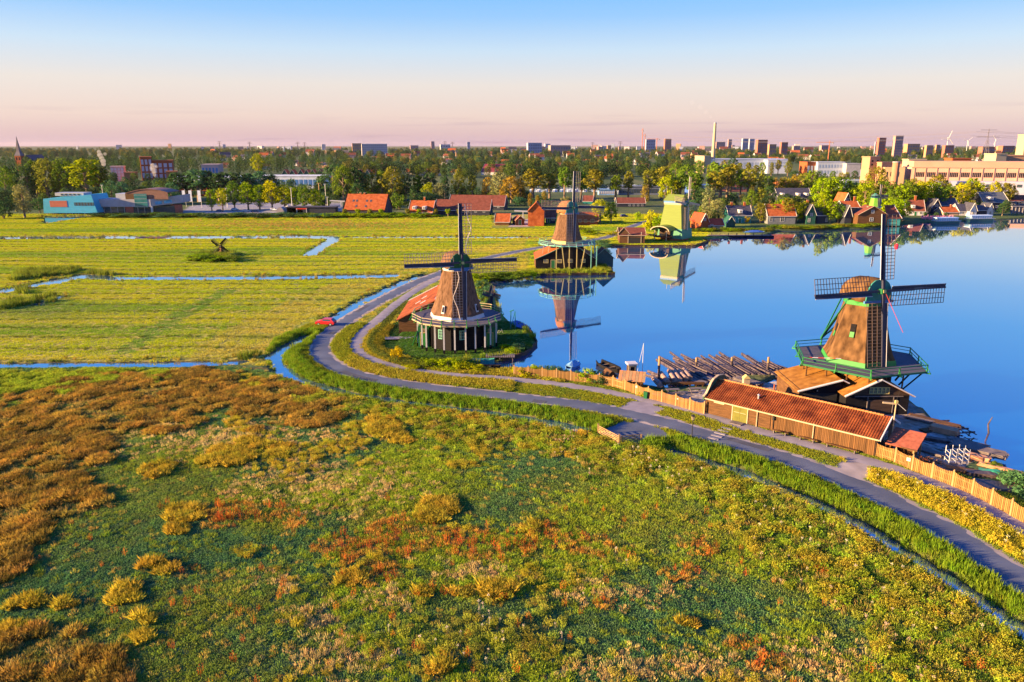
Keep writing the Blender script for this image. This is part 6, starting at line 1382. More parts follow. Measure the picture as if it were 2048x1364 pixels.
# car park shelters
sh2 = thing('parking_pavilion', 'low dark pavilion with red framed entry by the car park', 'pavilion', G(622, 427)); MB().box((0, 4, 1.6), (26, 7, 3.2)).build('wall', dkblue, sh2); MB().box((0, 4, 3.35), (27, 8, .3)).build('roof', tile_dk, sh2); MB().box((-5, .4, 2.6), (6, .2, .8)).build('red_fascia', redp, sh2)
for x in (-7.6, -2.4): MB().box((x, .4, 1.3), (.3, .3, 2.6)).build('white_post', white, sh2)
dm = thing('ticket_dome', 'small arched grey hut on the car park edge', 'hut', G(564, 427)); MB().loft([[Vector((4.2 * math.cos(R(a)) * .5, y_, 3.6 * math.sin(R(a)))) for a in range(0, 181, 20)] for y_ in (3, -3)]).build('shell', mat('dome_shell', (.30, .26, .28), .7, .1, 1), dm)
tr_ = thing('grey_trailer', 'long pale grey tarpaulin trailer beside the arched hut', 'trailer', G(585, 427)); MB().box((0, 2, 1.9), (11, 3, 3.0)).build('cover', concrete, tr_); MB().box((0, 2, .3), (11, 2.4, .4)).build('chassis', rubber, tr_)

# ================================================================ works, factories and the skyline
def block(label, x0, x1, yt, Y, dep, m, yaw=0.0, rows=0, cols=0, wm_=None, name='building', cat='building', grp=None, wfill=.6, base_pad=0, zwin=(.1, .95), top=None, hfill=.55):
    a, b = at(x0, 600, Y), at(x1, 600, Y); k = Y * cp + 20 * sp
    xa, xb = (x0 - 1024) / F * k, (x1 - 1024) / F * k; zt = at((x0 + x1) / 2, yt, Y).z - .45
    t = thing(name, label, cat, ((xa + xb) / 2, Y + dep / 2, .42), R(yaw), grp); w_ = xb - xa; hx, hy = w_ / 2, dep / 2
    MB().box((0, 0, zt / 2), (w_, dep, zt)).build('wall', m, t); MB().box((0, 0, zt + .4), (w_ + .8, dep + .8, .8)).build('parapet', top or m, t)
    if rows and cols:
        cw, ch = w_ / cols, zt * (zwin[1] - zwin[0]) / rows; me_ = MB().box((0, 0, 0), (cw * wfill, .3, ch * hfill)).mesh('window', wm_ or glass)
        for i in range(cols):
            for j in range(rows): inst('window', me_, t, (-hx + cw * (i + .5), -hy - .05, zt * zwin[0] + ch * (j + .5)))
    return t
# brick cocoa works on the left
lightpane = mat('pale_pane', (.40, .40, .46), .4, .1, .2)
block('tall brick works tower with pale windows left of the wood', 268, 289, 315, 780, 30, brick, 26, 3, 3, lightpane, 'brick_tower', cat='factory', wfill=.62, zwin=(.1, .95), hfill=.75)
block('lower brick works wing with pale windows beside its tower', 296, 334, 322, 790, 26, brick, 22, 3, 4, lightpane, 'brick_wing', cat='factory', wfill=.62, zwin=(.1, .92), hfill=.75)
block('orange lit low brick annex right of the works wing', 326, 346, 344, 770, 14, mat('orange_brick', (.36, .13, .055), .9, .1, .5), 20, cat='factory', name='brick_annex')
block('red and white stepped works building left of the brick tower', 216, 240, 334, 770, 14, mat('pinkish_panel', (.55, .36, .32), .8, .2, .3), 20, 4, 4, white, cat='factory', name='stepped_works', hfill=.7)
block('low red shed between the stepped works and the brick tower', 243, 262, 346, 760, 14, mat('orange_brick', (.36, .13, .055)), 15, cat='factory', name='low_works')
block('pale pinkish block behind the tree row left of centre', 398, 430, 330, 900, 30, mat('pink_panel', (.42, .31, .31), .8, .1, .1), 10, 1, 5, bluep, name='pale_block'); block('long pale flat hall behind the tree row left', 345, 480, 356, 590, 30, mat('pale_blue_panel', (.42, .50, .60), .7, .12, .1), 0, 1, 9, glass, name='flat_hall', cat='hall'); block('low brick and glass school wing below the flat hall', 348, 420, 378, 545, 14, brick, 0, 1, 10, glass, name='school_wing')
block('long white blue striped hall beyond the parking trees', 503, 650, 353, 640, 20, mat('striped_white', (.55, .60, .68), .7, .15, .2), 0, 1, 16, bluep, name='white_hall', cat='hall')
# row of green gabled houses
for i, x in enumerate((570, 585, 602, 614, 626, 640, 720, 735)):
    house('dark green house with white gable edges in the far row', x - 7, x + 7, 358, 350, 339, 12, dkgreen, tile_or, gable=True, grp='green gabled row houses', win=((0, 4, 2.0, 2.0),))
for i, (x, yb) in enumerate(((742, 352), (760, 351), (780, 352), (820, 349), (845, 350), (862, 349), (880, 350), (905, 351), (1000, 352))):
    house('far white house with red roof among the trees', x - 8, x + 8, yb, yb - 6, yb - 13, 10, white, tile_or if i % 2 else tile_br, grp='far houses with red roofs', win=((-.4, 3, 1.5, 1.5), (.4, 3, 1.5, 1.5)))
# sports pavilions and marina behind the alley
block('long low dark grandstand behind the alley trees', 1240, 1320, 374, 560, 10, mat('stand_blue_grey', (.14, .17, .24), .7, .15, .2), 0, 1, 14, glass, name='grandstand', cat='stand', wfill=.8); block('blue white fenced stand left of the grandstand', 1198, 1232, 380, 558, 5, mat('banner_blue', (.20, .36, .62), .6, .3, .3), 0, 1, 8, white, name='fenced_stand', cat='stand')
for i, x in enumerate((1064, 1078, 1092, 1110, 1124, 1138, 1152, 1170)):
    boat('white and blue cabin cruiser moored in the canal marina', x, 383, R(70 + 8 * (i % 3)), 9, 3.2, white if i % 2 else bluep, cabin=mat('cruiser_cabin', (.45, .52, .62), .4, .1, 1), name='cabin_cruiser', hh=1.2)['group'] = 'boats of the canal marina'
block('long red brick school behind the right alley trees', 1436, 1512, 360, 600, 16, mat('red_brick_dark', (.34, .12, .10), .9, .15, .2), 0, 2, 12, glass, name='brick_school', cat='school'); block('blue roofed low hall left of the brick school', 1380, 1425, 372, 560, 14, mat('cobalt_panel', (.05, .12, .40), .6, .1, .2), 0, 1, 6, white, name='blue_hall', cat='hall')
block('orange lit brick hall behind the round right trees', 1560, 1655, 366, 600, 14, mat('orange_brick', (.36, .13, .055)), 6, 1, 12, glass, name='orange_hall', cat='hall'); block('white and blue container hall by the basin', 1690, 1760, 362, 640, 10, mat('pale_blue_panel', (.42, .50, .60)), 0, 1, 8, bluep, name='container_hall', cat='hall')
# white power works with chimney
pw = block('long white power works at the foot of the tall chimney', 1412, 1575, 319, 1000, 40, mat('white_panel', (.46, .50, .60), .7, .08, .05), 4, 1, 14, mat('panel_blue', (.30, .36, .48), .6, .1, .1), name='power_works', cat='factory', zwin=(.4, .9)); block('cream lit end tower of the white power works', 1404, 1418, 313, 995, 30, cream, 10, name='works_tower', cat='factory'); block('pale right block of the power works', 1536, 1575, 321, 985, 20, mat('white_panel', (.46, .50, .60)), 0, 2, 8, mat('panel_blue', (.30, .36, .48)), name='works_block', cat='factory', zwin=(.5, .95))
ch = thing('chimney', 'tall pale chimney rising above the white power works', 'chimney', (at(1427, 300, 1010).x, 1010, .4)); zt = at(1427, 248, 1010).z; MB().tube((0, 0, 0), (0, 0, zt), 3.0, 1.6, 14).build('shaft', cream, ch); MB().tube((0, 0, zt), (0, 0, zt + 1.5), 1.7, 1.7, 14).build('rim', concrete, ch)
block('white waterside warehouse beyond the harbour basin', 1636, 1690, 325, 900, 20, mat('white_panel', (.46, .50, .60)), 0, 2, 9, mat('panel_blue', (.30, .36, .48)), name='warehouse', cat='warehouse'); block('red and white small warehouse left of the white one', 1612, 1640, 325, 905, 18, brick, 8, 1, 4, white, name='warehouse', cat='warehouse'); block('pale ship shed by the harbour water', 1694, 1722, 328, 890, 16, concrete, 0, name='ship_shed', cat='warehouse')
# pink factory
pf = thing('pink_factory', 'huge pink rendered factory with rows of narrow windows', 'factory', (at(1818, 380, 575).x, 575, .42), R(-14)); k = 560 * cp + 20 * sp
L = 96.0; zf = at(1900, 337, 560).z; zb = at(1900, 324, 572).z
MB().box((L / 2, 14, zf / 2), (L, 28, zf)).build('main_wall', pinkbrick, pf); MB().box((L / 2 + 1, 18, (zf + zb) / 2), (L - 4, 20, zb - zf)).build('attic_storey', mat('pink_attic', (.52, .29, .21), .9, .08, .1), pf)
MB().box((L / 2, -.1, zf + .2), (L + .6, 1, .7)).build('cornice', mat('pink_attic', (.52, .29, .21)), pf); wme = MB().box((0, 0, 0), (.7, .3, 3.4)).mesh('window', tar)
for i in range(13):
    MB().box((2 + 7.6 * i, -.12, zf / 2), (.45, .5, zf)).build('pilaster', mat('brown_pilaster', (.44, .24, .17), .9, .1, .2), pf)
    for j in range(5): inst('window', wme, pf, (3.6 + 7.6 * i + 1.2 * j, -.02, zf - 5.2))
MB().box((48, -6, 5), (70, 12, 10)).build('lower_hall', mat('lilac_panel', (.44, .44, .58), .8, .1, .1), pf); wm2 = MB().box((0, 0, 0), (3.2, .2, 2.0)).mesh('window', glass)
for i in range(10): inst('window', wm2, pf, (16 + 6.6 * i, -12.05, 7.2))
MB().box((-12, 6, zf * .5), (14, 16, zf)).build('end_bay', mat('cream_pink', (.46, .29, .17), .9, .08, .1), pf); 
for j in range(4): inst('window', wme, pf, (-17 + 2.6 * j, -2.05, zf - 5))
block('square pale brick water tower left of the pink factory', 1733, 1757, 315, 590, 9, mat('orange_pink_brick', (.40, .22, .14), .9, .1, .2), 14, 2, 2, tar, name='water_tower', cat='tower', zwin=(.75, .95), wfill=.3); sl_ = thing('silo', 'round brown silo tower before the pink factory', 'silo', (at(1786, 380, 545).x, 545, .4)); zt = at(1786, 326, 545).z; MB().tube((0, 0, 0), (0, 0, zt), 2.4, 2.4, 16).build('shaft', mat('brown_brick', (.40, .19, .12), .9, .1, .3), sl_); MB().tube((0, 0, zt), (0, 0, zt + .6), 2.6, 2.6, 16).build('rim', concrete, sl_)
block('stepped pale brick works between tower and silo', 1758, 1786, 326, 585, 12, mat('orange_pink_brick', (.40, .22, .14)), 10, 3, 4, tar, name='stepped_works', cat='factory', wfill=.35); block('cream block above the pink factory roof', 1986, 2008, 309, 640, 14, cream, 6, name='cream_block'); block('pinkish upper works behind the pink factory', 2008, 2060, 312, 650, 20, mat('orange_pink_brick', (.40, .22, .14)), 0, 2, 6, tar, name='upper_works', cat='factory'); block('orange brick roof house behind the pink factory', 1902, 1940, 318, 640, 12, brick, 0, name='roof_house'); block('bright white tall silo block at the frame edge', 2043, 2060, 270, 900, 14, cream, 0, name='white_silo', cat='silo'); block('pale roof block behind the factory left end', 1815, 1850, 320, 620, 10, cream, 0, name='roof_block')
# church
cs = thing('church', 'brick church tower with slender pointed spire left in the woods', 'church', (at(40, 320, 1100).x, 1100, .4)); zb_ = at(40, 312, 1100).z; zt = at(40, 273, 1100).z; MB().box((0, 0, zb_ / 2), (8.5, 8.5, zb_)).build('tower', brick, cs); MB().loft([[Vector((4.6 * a, 4.6 * b, zb_)) for a, b in ((-1, -1), (1, -1), (1, 1), (-1, 1))], [Vector((2.2 * a, 2.2 * b, zb_ + 6)) for a, b in ((-1, -1), (1, -1), (1, 1), (-1, 1))], [Vector((.1 * a, .1 * b, zt)) for a, b in ((-1, -1), (1, -1), (1, 1), (-1, 1))]]).build('spire', mat('slate_spire', (.10, .09, .12), .6, .1, .3), cs)
for s_ in (-1, 1): MB().box((s_ * 2, -4.3, zb_ - 4), (1.4, .2, 4)).build('louvre', tar, cs)
MB().box((8, 22, 7), (14, 36, 14)).build('nave', brick, cs); MB().loft([[Vector((8 - 7.5, 4, 14)), Vector((15.5, 4, 14)), Vector((8, 4, 22))], [Vector((.5, 40, 14)), Vector((15.5, 40, 14)), Vector((8, 40, 22))]]).build('nave_roof', tile_dk, cs)
# skyline
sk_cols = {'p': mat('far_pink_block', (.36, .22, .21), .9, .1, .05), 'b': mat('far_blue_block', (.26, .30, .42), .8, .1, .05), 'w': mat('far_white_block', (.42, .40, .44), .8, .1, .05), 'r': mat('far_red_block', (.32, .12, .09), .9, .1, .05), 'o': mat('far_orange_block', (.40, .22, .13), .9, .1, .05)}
wname = {'p': 'pink', 'b': 'blue grey', 'w': 'whitish', 'r': 'brick red', 'o': 'orange'}
for i, (x0, x1, yt, Y, c_, rows, cols, where) in enumerate([(704, 722, 287, 2600, 'o', 4, 4, 'hospital end'), (722, 772, 288, 2620, 'w', 5, 12, 'hospital slab'), (1054, 1083, 286, 2400, 'b', 4, 6, 'office left of the alley'), (1098, 1140, 291, 2500, 'p', 2, 8, 'hall left of the cranes'), (1290, 1310, 279, 3600, 'b', 4, 4, 'tower by the cranes'), (1328, 1342, 278, 3500, 'r', 5, 3, 'tower right of the cranes'),
        (1483, 1496, 277, 3600, 'b', 8, 4, 'left twin tower'), (1497, 1508, 278, 3650, 'b', 8, 3, 'right twin tower'), (1512, 1534, 280, 2200, 'r', 6, 4, 'apartment tower'), (1536, 1552, 289, 2100, 'o', 3, 4, 'apartment block'), (1560, 1575, 285, 2300, 'r', 3, 4, 'apartment block behind the wood'), (1753, 1770, 276, 1900, 'r', 7, 4, 'left tower of the pair'), (1785, 1804, 272, 1900, 'p', 8, 5, 'right tower of the pair'), (1748, 1754, 284, 2000, 'b', 3, 2, 'low annex of the pair'),
        (1455, 1463, 279, 4200, 'p', 6, 2, 'slim tower'), (1430, 1450, 284, 4300, 'p', 3, 4, 'hall by the chimney'), (862, 869, 283, 4600, 'p', 5, 2, 'tower left of centre'), (934, 940, 284, 5200, 'b', 4, 2, 'far tower at centre'), (880, 900, 289, 4400, 'w', 2, 4, 'low block near centre'), (820, 836, 291, 4200, 'p', 2, 3, 'low block left of centre'), (1810, 1840, 288, 2600, 'o', 3, 5, 'domed block'), (1870, 1880, 290, 2400, 'o', 3, 2, 'gabled block'), (1850, 1866, 291, 2300, 'o', 2, 3, 'terrace'), (1886, 1908, 291, 2300, 'r', 2, 4, 'terrace right'), (1960, 1990, 294, 2300, 'r', 2, 4, 'terrace behind the pylon'), (2000, 2030, 292, 2400, 'r', 3, 5, 'terrace at the edge'), (1640, 1660, 291, 3000, 'p', 2, 4, 'low block at the crane'), (1585, 1600, 292, 2900, 'p', 2, 3, 'low block right of the twins')]):
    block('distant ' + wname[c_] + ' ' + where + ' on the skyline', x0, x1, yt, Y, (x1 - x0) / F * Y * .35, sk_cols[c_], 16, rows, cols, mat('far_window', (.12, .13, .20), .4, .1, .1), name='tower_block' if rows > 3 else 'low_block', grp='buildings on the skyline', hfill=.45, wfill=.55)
rr = random.Random(21)
for i in range(60):
    x = rr.uniform(60, 1100) if i < 14 else rr.uniform(1050, 2040); Y = rr.uniform(3500, 8000); wpx = rr.uniform(4, 14); c_ = rr.choice('pbwwpo')
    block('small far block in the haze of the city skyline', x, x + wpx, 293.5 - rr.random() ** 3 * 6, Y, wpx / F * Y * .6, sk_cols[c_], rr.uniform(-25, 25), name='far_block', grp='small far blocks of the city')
for i in range(130):
    x = rr.uniform(1050, 2040) if i < 70 else rr.uniform(420, 1150); yb = rr.uniform(304, 322) if i % 3 else rr.uniform(322, 340); Y = G(x, yb).y; wpx = rr.uniform(9, 20); 
    house('far roof showing among the trees of the town', x, x + wpx, yb, yb - 6, yb - 11, rr.uniform(10, 18), sk_cols[rr.choice('pwwo')], rr.choice([tile_or, tile_br, tile_br, tile_dk]), yaw=rr.uniform(-25, 25), name='town_house', grp='far roofs of the town')
def pylon(label, x, yt, Y, wpx, m=None):
    t = thing('power_pylon', label, 'pylon', (at(x, 300, Y).x, Y, .4)); h = at(x, yt, Y).z; w_ = h * .1; m = m or mat('pylon_steel', (.20, .17, .20), .6, .1, 1); th = max(.35, Y * .00035)
    b = MB()
    for sx in (-1, 1):
        for sy in (-1, 1): b.beam((sx * w_, sy * w_, 0), (sx * w_ * .18, sy * w_ * .18, h * .72), th); 
        b.beam((sx * w_ * .18, 0, h * .72), (0, 0, h), th)
    for k in range(7):
        z0, z1 = h * .72 * k / 7, h * .72 * (k + 1) / 7; w0, w1 = w_ * (1 - .82 * k / 7), w_ * (1 - .82 * (k + 1) / 7); b.beam((-w0, -w0, z0), (w1, -w1, z1), th * .6); b.beam((w0, -w0, z0), (-w1, -w1, z1), th * .6)
    b.build('lattice_legs', m, t)
    for z, ww in ((.97, .35), (.80, .48)): MB().beam((-h * ww * .6, 0, h * z), (h * ww * .6, 0, h * z), th, th * 1.4).build('cross_arm', m, t)
    return t
pylon('steel power pylon standing behind the pink factory', 1972, 258, 1150, 20); [pylon('tiny far pylon on the hazy horizon', x, 283 + (i % 3), 6000, 5)['label'] for i, x in enumerate((440, 596, 610, 890, 905, 1185, 1240, 500))]
for o in [o for o in bpy.data.objects if o.name.startswith('power_pylon') and o.get('label', '').startswith('tiny')]: o['group'] = 'pylons on the horizon'
def wires():
    a = Vector((at(1972, 258, 1150).x, 1150, at(1972, 263, 1150).z)); b = MB()
    for ex, ez in ((-14, 0), (14, 0), (-20, -6), (20, -6)):
        p0 = a + Vector((ex, 0, ez)); p1 = p0 + Vector((420, -60, 2)); p2 = p0 + Vector((-420, 420, 0))
        for q in (p1, p2):
            pts = [p0.lerp(q, i / 10) - UP * 34 * (i / 10) * (1 - i / 10) for i in range(11)]
            for u, v in zip(pts[:-1], pts[1:]): b.beam(u, v, .22)
    o = b.build('overhead_wires', mat('wire', (.12, .10, .12), .6, .1, 1)); tag(o, 'sagging wires strung from the pylon behind the pink factory', 'wires')
wires()
def turbine(label, x, yt, Y, turn):
    t = thing('wind_turbine', label, 'turbine', (at(x, 300, Y).x, Y, .4)); h = at(x, yt, Y).z * .72; MB().tube((0, 0, 0), (0, 0, h), h * .03, h * .018, 10).build('tower', white, t); MB().box((0, -h * .02, h), (h * .05, h * .1, h * .05)).build('nacelle', white, t)
    for k in range(3):
        a = R(turn + 120 * k); MB().beam((0, -h * .08, h), (h * .42 * math.sin(a), -h * .08, h + h * .42 * math.cos(a)), h * .035, h * .02).build('blade', white, t)
turbine('white three bladed wind turbine behind the right towers', 1893, 262, 2600, 20); turbine('smaller far wind turbine right of the first', 1933, 272, 3600, 50); turbine('far wind turbine near the frame edge', 1988, 270, 3800, 80)
def crane(label, x, yt, Y, jib):
    t = thing('tower_crane', label, 'crane', (at(x, 300, Y).x, Y, .4)); h = at(x, yt, Y).z; m = mat('crane_orange', (.62, .20, .10), .6, .1, 1); th = Y * .0008; MB().beam((0, 0, 0), (0, 0, h), th).build('mast', m, t); MB().beam((-jib, 0, h * .93), (jib * .3, 0, h * .93), th * .7).build('jib', m, t); MB().box((jib * .25, 0, h * .9), (th * 2, th * 2, th * 2)).build('counterweight', concrete, t)
crane('tall orange crane mast above the far wood', 1284, 257, 3400, 6); crane('lower orange crane beside the tall mast', 1289, 268, 3400, 8); crane('orange tower crane with level jib at the red tower', 1313, 276, 3300, 40); crane('orange tower crane with level jib right of the twin towers', 1658, 282, 1500, 26)
# ---------- steam
def plume(name, label, pts, dens):
    b = MB(); c0 = Vector(pts[0][0]); rr = random.Random(len(pts))
    for (p, r_) in pts:
        rings = [ngon(12, max(.05, r_ * math.sin(R(a))) , 0, -r_ * math.cos(R(a))) for a in range(0, 181, 20)]
        b.loft([[q + Vector(p) - c0 for q in ring] for ring in rings])
    o = b.build(name, None, loc=c0); m = bpy.data.materials.new(name + '_vapour'); m.use_nodes = True; n_ = m.node_tree; [n_.nodes.remove(x) for x in list(n_.nodes) if x.type == 'BSDF_PRINCIPLED']
    pv = n_.nodes.new('ShaderNodeVolumePrincipled'); pv.inputs['Color'].default_value = (.95, .93, .95, 1); pv.inputs['Density'].default_value = dens; n_.links.new(pv.outputs[0], n_.nodes['Material Output'].inputs['Volume']); o.data.materials.append(m); tag(o, label, 'steam', kind='stuff')
P_ = lambda x, y_, Y, r_: ((at(x, y_, Y).x, Y, at(x, y_, Y).z), r_)
plume('steam', 'white steam rising from the works right of the church', [P_(207, 328, 775, 2.4), P_(206, 322, 775, 2.8), P_(203, 316, 776, 2.6), P_(200, 310, 777, 2.8), P_(198, 304, 778, 2.2), P_(210, 308, 777, 1.8)], .12)
plume('steam', 'white steam puff before the brick works wing', [P_(309, 350, 760, 1.8), P_(308, 344, 760, 2.4), P_(306, 337, 760, 3.0), P_(305, 331, 760, 2.4), P_(312, 333, 760, 1.8)], .12)
plume('smoke', 'thin smoke drifting left from the tall chimney', [P_(1426, 242, 1010, 1.6), P_(1422, 234, 1012, 2.4), P_(1412, 224, 1016, 3.2), P_(1400, 214, 1022, 3.6), P_(1384, 205, 1030, 3.6)], .006)
# ================================================================ trees
def leaf_clusters(b, blobs, nleaf, size, r):
    for (c_, rad, sq) in blobs:
        for i in range(nleaf):
            while True:
                d = Vector((r.gauss(0, 1), r.gauss(0, 1), r.gauss(0, 1)))
                if d.length > .1: break
            d.normalize(); p = Vector(c_) + Vector((d.x * rad, d.y * rad, d.z * rad * sq)) * (r.random() ** .35)
            nn = (d + Vector((r.uniform(-.7, .7), r.uniform(-.7, .7), r.uniform(-.5, .9)))).normalized(); t = nn.orthogonal().normalized(); t = (Matrix.Rotation(r.random() * 6.28, 3, nn) @ t); u = nn.cross(t); s_ = size * r.uniform(.6, 1.35)
            b.add([p - t * s_ * .5, p + u * s_ * .35, p + t * s_ * .5, p - u * s_ * .35], [(0, 1, 2, 3)])
def tree_proto(kind, seed):
    """unit tree 10 m tall"""
    r = random.Random(seed); tb = MB(); lb_ = MB(); blobs = []
    def limb(p, q, r0, r1): tb.tube(p, q, r0, r1, 6, caps=False)
    if kind in ('round', 'alley', 'willow', 'oak'):
        base = {'round': 2.0, 'alley': 3.6, 'willow': 1.6, 'oak': 1.8}[kind]; W_ = {'round': 3.5, 'alley': 2.4, 'willow': 3.6, 'oak': 4.0}[kind]; limb((0, 0, -.3), (0, 0, base), .34, .26); limb((0, 0, base), (.2, .1, 7.0), .26, .1)
        nb = 26 if kind != 'alley' else 20
        for i in range(nb):
            a = i * 2.4 + r.uniform(-.4, .4); z = base + .5 + (9.3 - base - .5) * ((i + .5) / nb); t = (z - base) / (10 - base); w_ = W_ * (math.sin(math.pi * min(.98, .16 + .8 * t)) ** .7) * r.uniform(.55, 1.0); rad = r.uniform(.6, 1.6) * (1.0 if kind != 'alley' else .8)
            p = (math.cos(a) * max(0, w_ - rad * .5), math.sin(a) * max(0, w_ - rad * .5), z); blobs.append((p, rad, .8)); 
            if i % 2 == 0: limb((0, 0, max(base * .8, z - 2.0)), p, .10, .03)
        leaf_clusters(lb_, blobs, 74, .45, r)
    elif kind == 'poplar':
        limb((0, 0, -.3), (0, 0, 8), .3, .06)
        for i in range(22):
            z = 1.6 + 7.9 * i / 21; w_ = 1.5 * math.sin(math.pi * min(.96, .2 + .72 * i / 21)) ** .6; a = i * 2.4; rad = r.uniform(.6, .95)
            blobs.append(((math.cos(a) * w_ * .6, math.sin(a) * w_ * .6, z), rad, 1.3)); limb((0, 0, z - .9), blobs[-1][0], .06, .02)
        leaf_clusters(lb_, blobs, 56, .42, r)
    elif kind == 'bush':
        for i in range(5): limb((0, 0, -.3), (r.uniform(-2, 2), r.uniform(-2, 2), 5), .2, .05)
        for i in range(20):
            a = r.random() * 6.28; d = 3.6 * math.sqrt(r.random()); z = 1.2 + 6.8 * r.random() * (1 - (d / 5) ** 2); blobs.append(((d * math.cos(a), d * math.sin(a), z), r.uniform(1.2, 2.0), .8))
        leaf_clusters(lb_, blobs, 70, .62, r)
    elif kind == 'pollard':
        limb((0, 0, -.3), (0, 0, 4.5), .9, .8)
        for i in range(14):
            a = i * 2.4; blobs.append(((math.cos(a) * 1.8, math.sin(a) * 1.8, 6.4 + 2 * math.sin(i * 1.7)), 1.7, .9)); limb((0, 0, 4), blobs[-1][0], .2, .08)
        leaf_clusters(lb_, blobs, 60, .8, r)
    return tb.mesh(kind + '_trunk', bark), lb_.mesh(kind + '_crown', MATS['leaf'])
PT = {k: [tree_proto(k, s_ + 31 * i) for i in range(v)] for s_, (k, v) in enumerate((('round', 3), ('alley', 3), ('willow', 2), ('oak', 2), ('poplar', 2), ('bush', 3), ('pollard', 1)))}
TC = {'gold': (.34, .36, .03), 'lime': (.24, .33, .03), 'green': (.13, .20, .035), 'olive': (.21, .21, .045), 'dark': (.06, .11, .042), 'grey': (.21, .22, .10), 'rust': (.27, .20, .05), 'yellow': (.50, .36, .035), 'bluegreen': (.08, .16, .07)}
rt2 = random.Random(77)
def tree(px, yb, yt, kind, col, label, grp=None, wide=1.0, name='tree', cat='tree', pos=None, hgt=None):
    p = pos if pos is not None else G(px, yb); p = Vector((p[0], p[1], .45)); h = hgt or (at(px, yt, p.y).z - .45); s_ = h / 10.0
    t = thing(name, label, cat, p, rt2.random() * 6.28, grp); tm, cm_ = rt2.choice(PT[kind]); t.scale = (s_ * wide, s_ * wide, s_)
    c_ = TC[col]; mn_ = sum(c_) / 3; c_ = tuple(max(.006, mn_ + (q - mn_) * 1.2) for q in c_); v = rt2.uniform(.82, 1.2); hv = rt2.uniform(-.12, .12)
    inst('trunk', tm, t); o = inst('crown', cm_, t); o.color = (c_[0] * v * (1 + hv), c_[1] * v, c_[2] * v * (1 - hv), 1)
    return t
def row(spec, kind, col, label, grp, wide=1.0, name='tree'):
    for x, yb, yt in spec: tree(x, yb, yt + rt2.uniform(-5, 6) * (yb - yt) / 60, rt2.choice(kind) if isinstance(kind, tuple) else kind, rt2.choice(col) if isinstance(col, tuple) else col, label, grp, wide * rt2.uniform(.78, 1.28), name)
# alley across the middle
al = [(1062 + 33 * i + rt2.uniform(-6, 6), 400 + rt2.uniform(-3, 3), 337 + rt2.uniform(-4, 8)) for i in range(14)]
row(al, 'alley', ('olive', 'green', 'olive'), 'tall open crowned tree in the alley behind the islet mill', 'alley trees', 1.35, 'alley_tree')
row([(1395, 395, 340), (1425, 392, 322), (1440, 395, 330), (1460, 392, 324), (1480, 395, 338), (1502, 396, 342), (1520, 395, 345)], ('alley', 'poplar'), ('olive', 'green'), 'tall tree in the denser right end of the alley', 'dense end of the alley', 1.2, 'alley_tree')
row([(646, 400, 345), (668, 402, 330), (688, 404, 327), (705, 402, 332), (722, 404, 330), (745, 402, 344), (765, 402, 340), (785, 404, 336), (812, 402, 345), (838, 402, 343), (862, 402, 338), (890, 404, 345), (918, 402, 338), (945, 402, 342)], ('round', 'alley', 'oak'), ('olive', 'green', 'dark'), 'tall leafy tree behind the orange roofed barns', 'trees behind the barns', 1.0)
row([(975, 402, 350), (1000, 404, 345), (1022, 406, 352), (1040, 404, 358)], 'willow', ('rust', 'grey'), 'rounded golden brown tree left of the alley', 'rounded trees left of the alley', 1.0)
row([(718, 416, 368), (740, 414, 372), (800, 418, 372), (828, 416, 374), (855, 414, 365)], ('round', 'bush'), ('dark', 'green'), 'dark leafy tree close behind the orange barns', 'dark trees by the barns', 1.1)
tree(857, 412, 365, 'round', 'gold', 'bright yellow green tree behind the dormer house', wide=.9); tree(880, 412, 364, 'willow', 'grey', 'greyish willow behind the dormer house', wide=.9)
# poplars and woods left
row([(-6, 400, 330), (16, 402, 332), (30, 398, 325), (60, 402, 320), (78, 400, 322), (98, 402, 318), (118, 400, 320), (136, 402, 318), (152, 400, 322)], ('round', 'oak', 'alley'), ('dark', 'green', 'olive'), 'big poplar in the dense stand behind the turquoise museum', 'poplars behind the museum', .9)
tree(178, 404, 314, 'alley', 'gold', 'tallest sunlit poplar right in the stand behind the museum', wide=1.6); tree(204, 402, 330, 'alley', 'olive', 'slender poplar beside the tallest sunlit one', wide=1.2)
tree(50, 434, 368, 'willow', 'grey', 'large grey green willow left of the turquoise museum', wide=1.05, name='willow_tree')
row([(-10, 436, 388), (8, 436, 384), (80, 426, 392)], ('round', 'bush'), ('dark', 'green'), 'dark tree at the left edge by the pond', 'dark trees at the left edge', 1.1)
row([(225, 410, 362), (248, 410, 366), (268, 410, 360), (288, 408, 368), (310, 408, 362), (330, 408, 366), (345, 410, 360)], ('round', 'oak', 'bush'), ('dark', 'bluegreen'), 'dark bushy tree behind the museum hall', 'trees behind the museum hall', 1.1)
row([(356 + 21 * i, 402 + rt2.uniform(-2, 2), 338 + rt2.uniform(-3, 5)) for i in range(10)], 'alley', ('dark', 'bluegreen'), 'dark tall tree in the row before the pale flat hall', 'dark row by the flat hall', 1.5, 'alley_tree')
row([(424, 422, 376), (446, 420, 370), (470, 420, 362), (497, 420, 364), (520, 420, 368), (545, 420, 364), (570, 420, 372), (590, 420, 366), (610, 422, 370), (632, 422, 376)], 'round', ('lime', 'gold', 'green'), 'rounded bright green tree on the car park', 'round car park trees', 1.05)
tree(518, 352, 306, 'round', 'gold', 'tall golden tree standing above the far wood left', wide=.9)
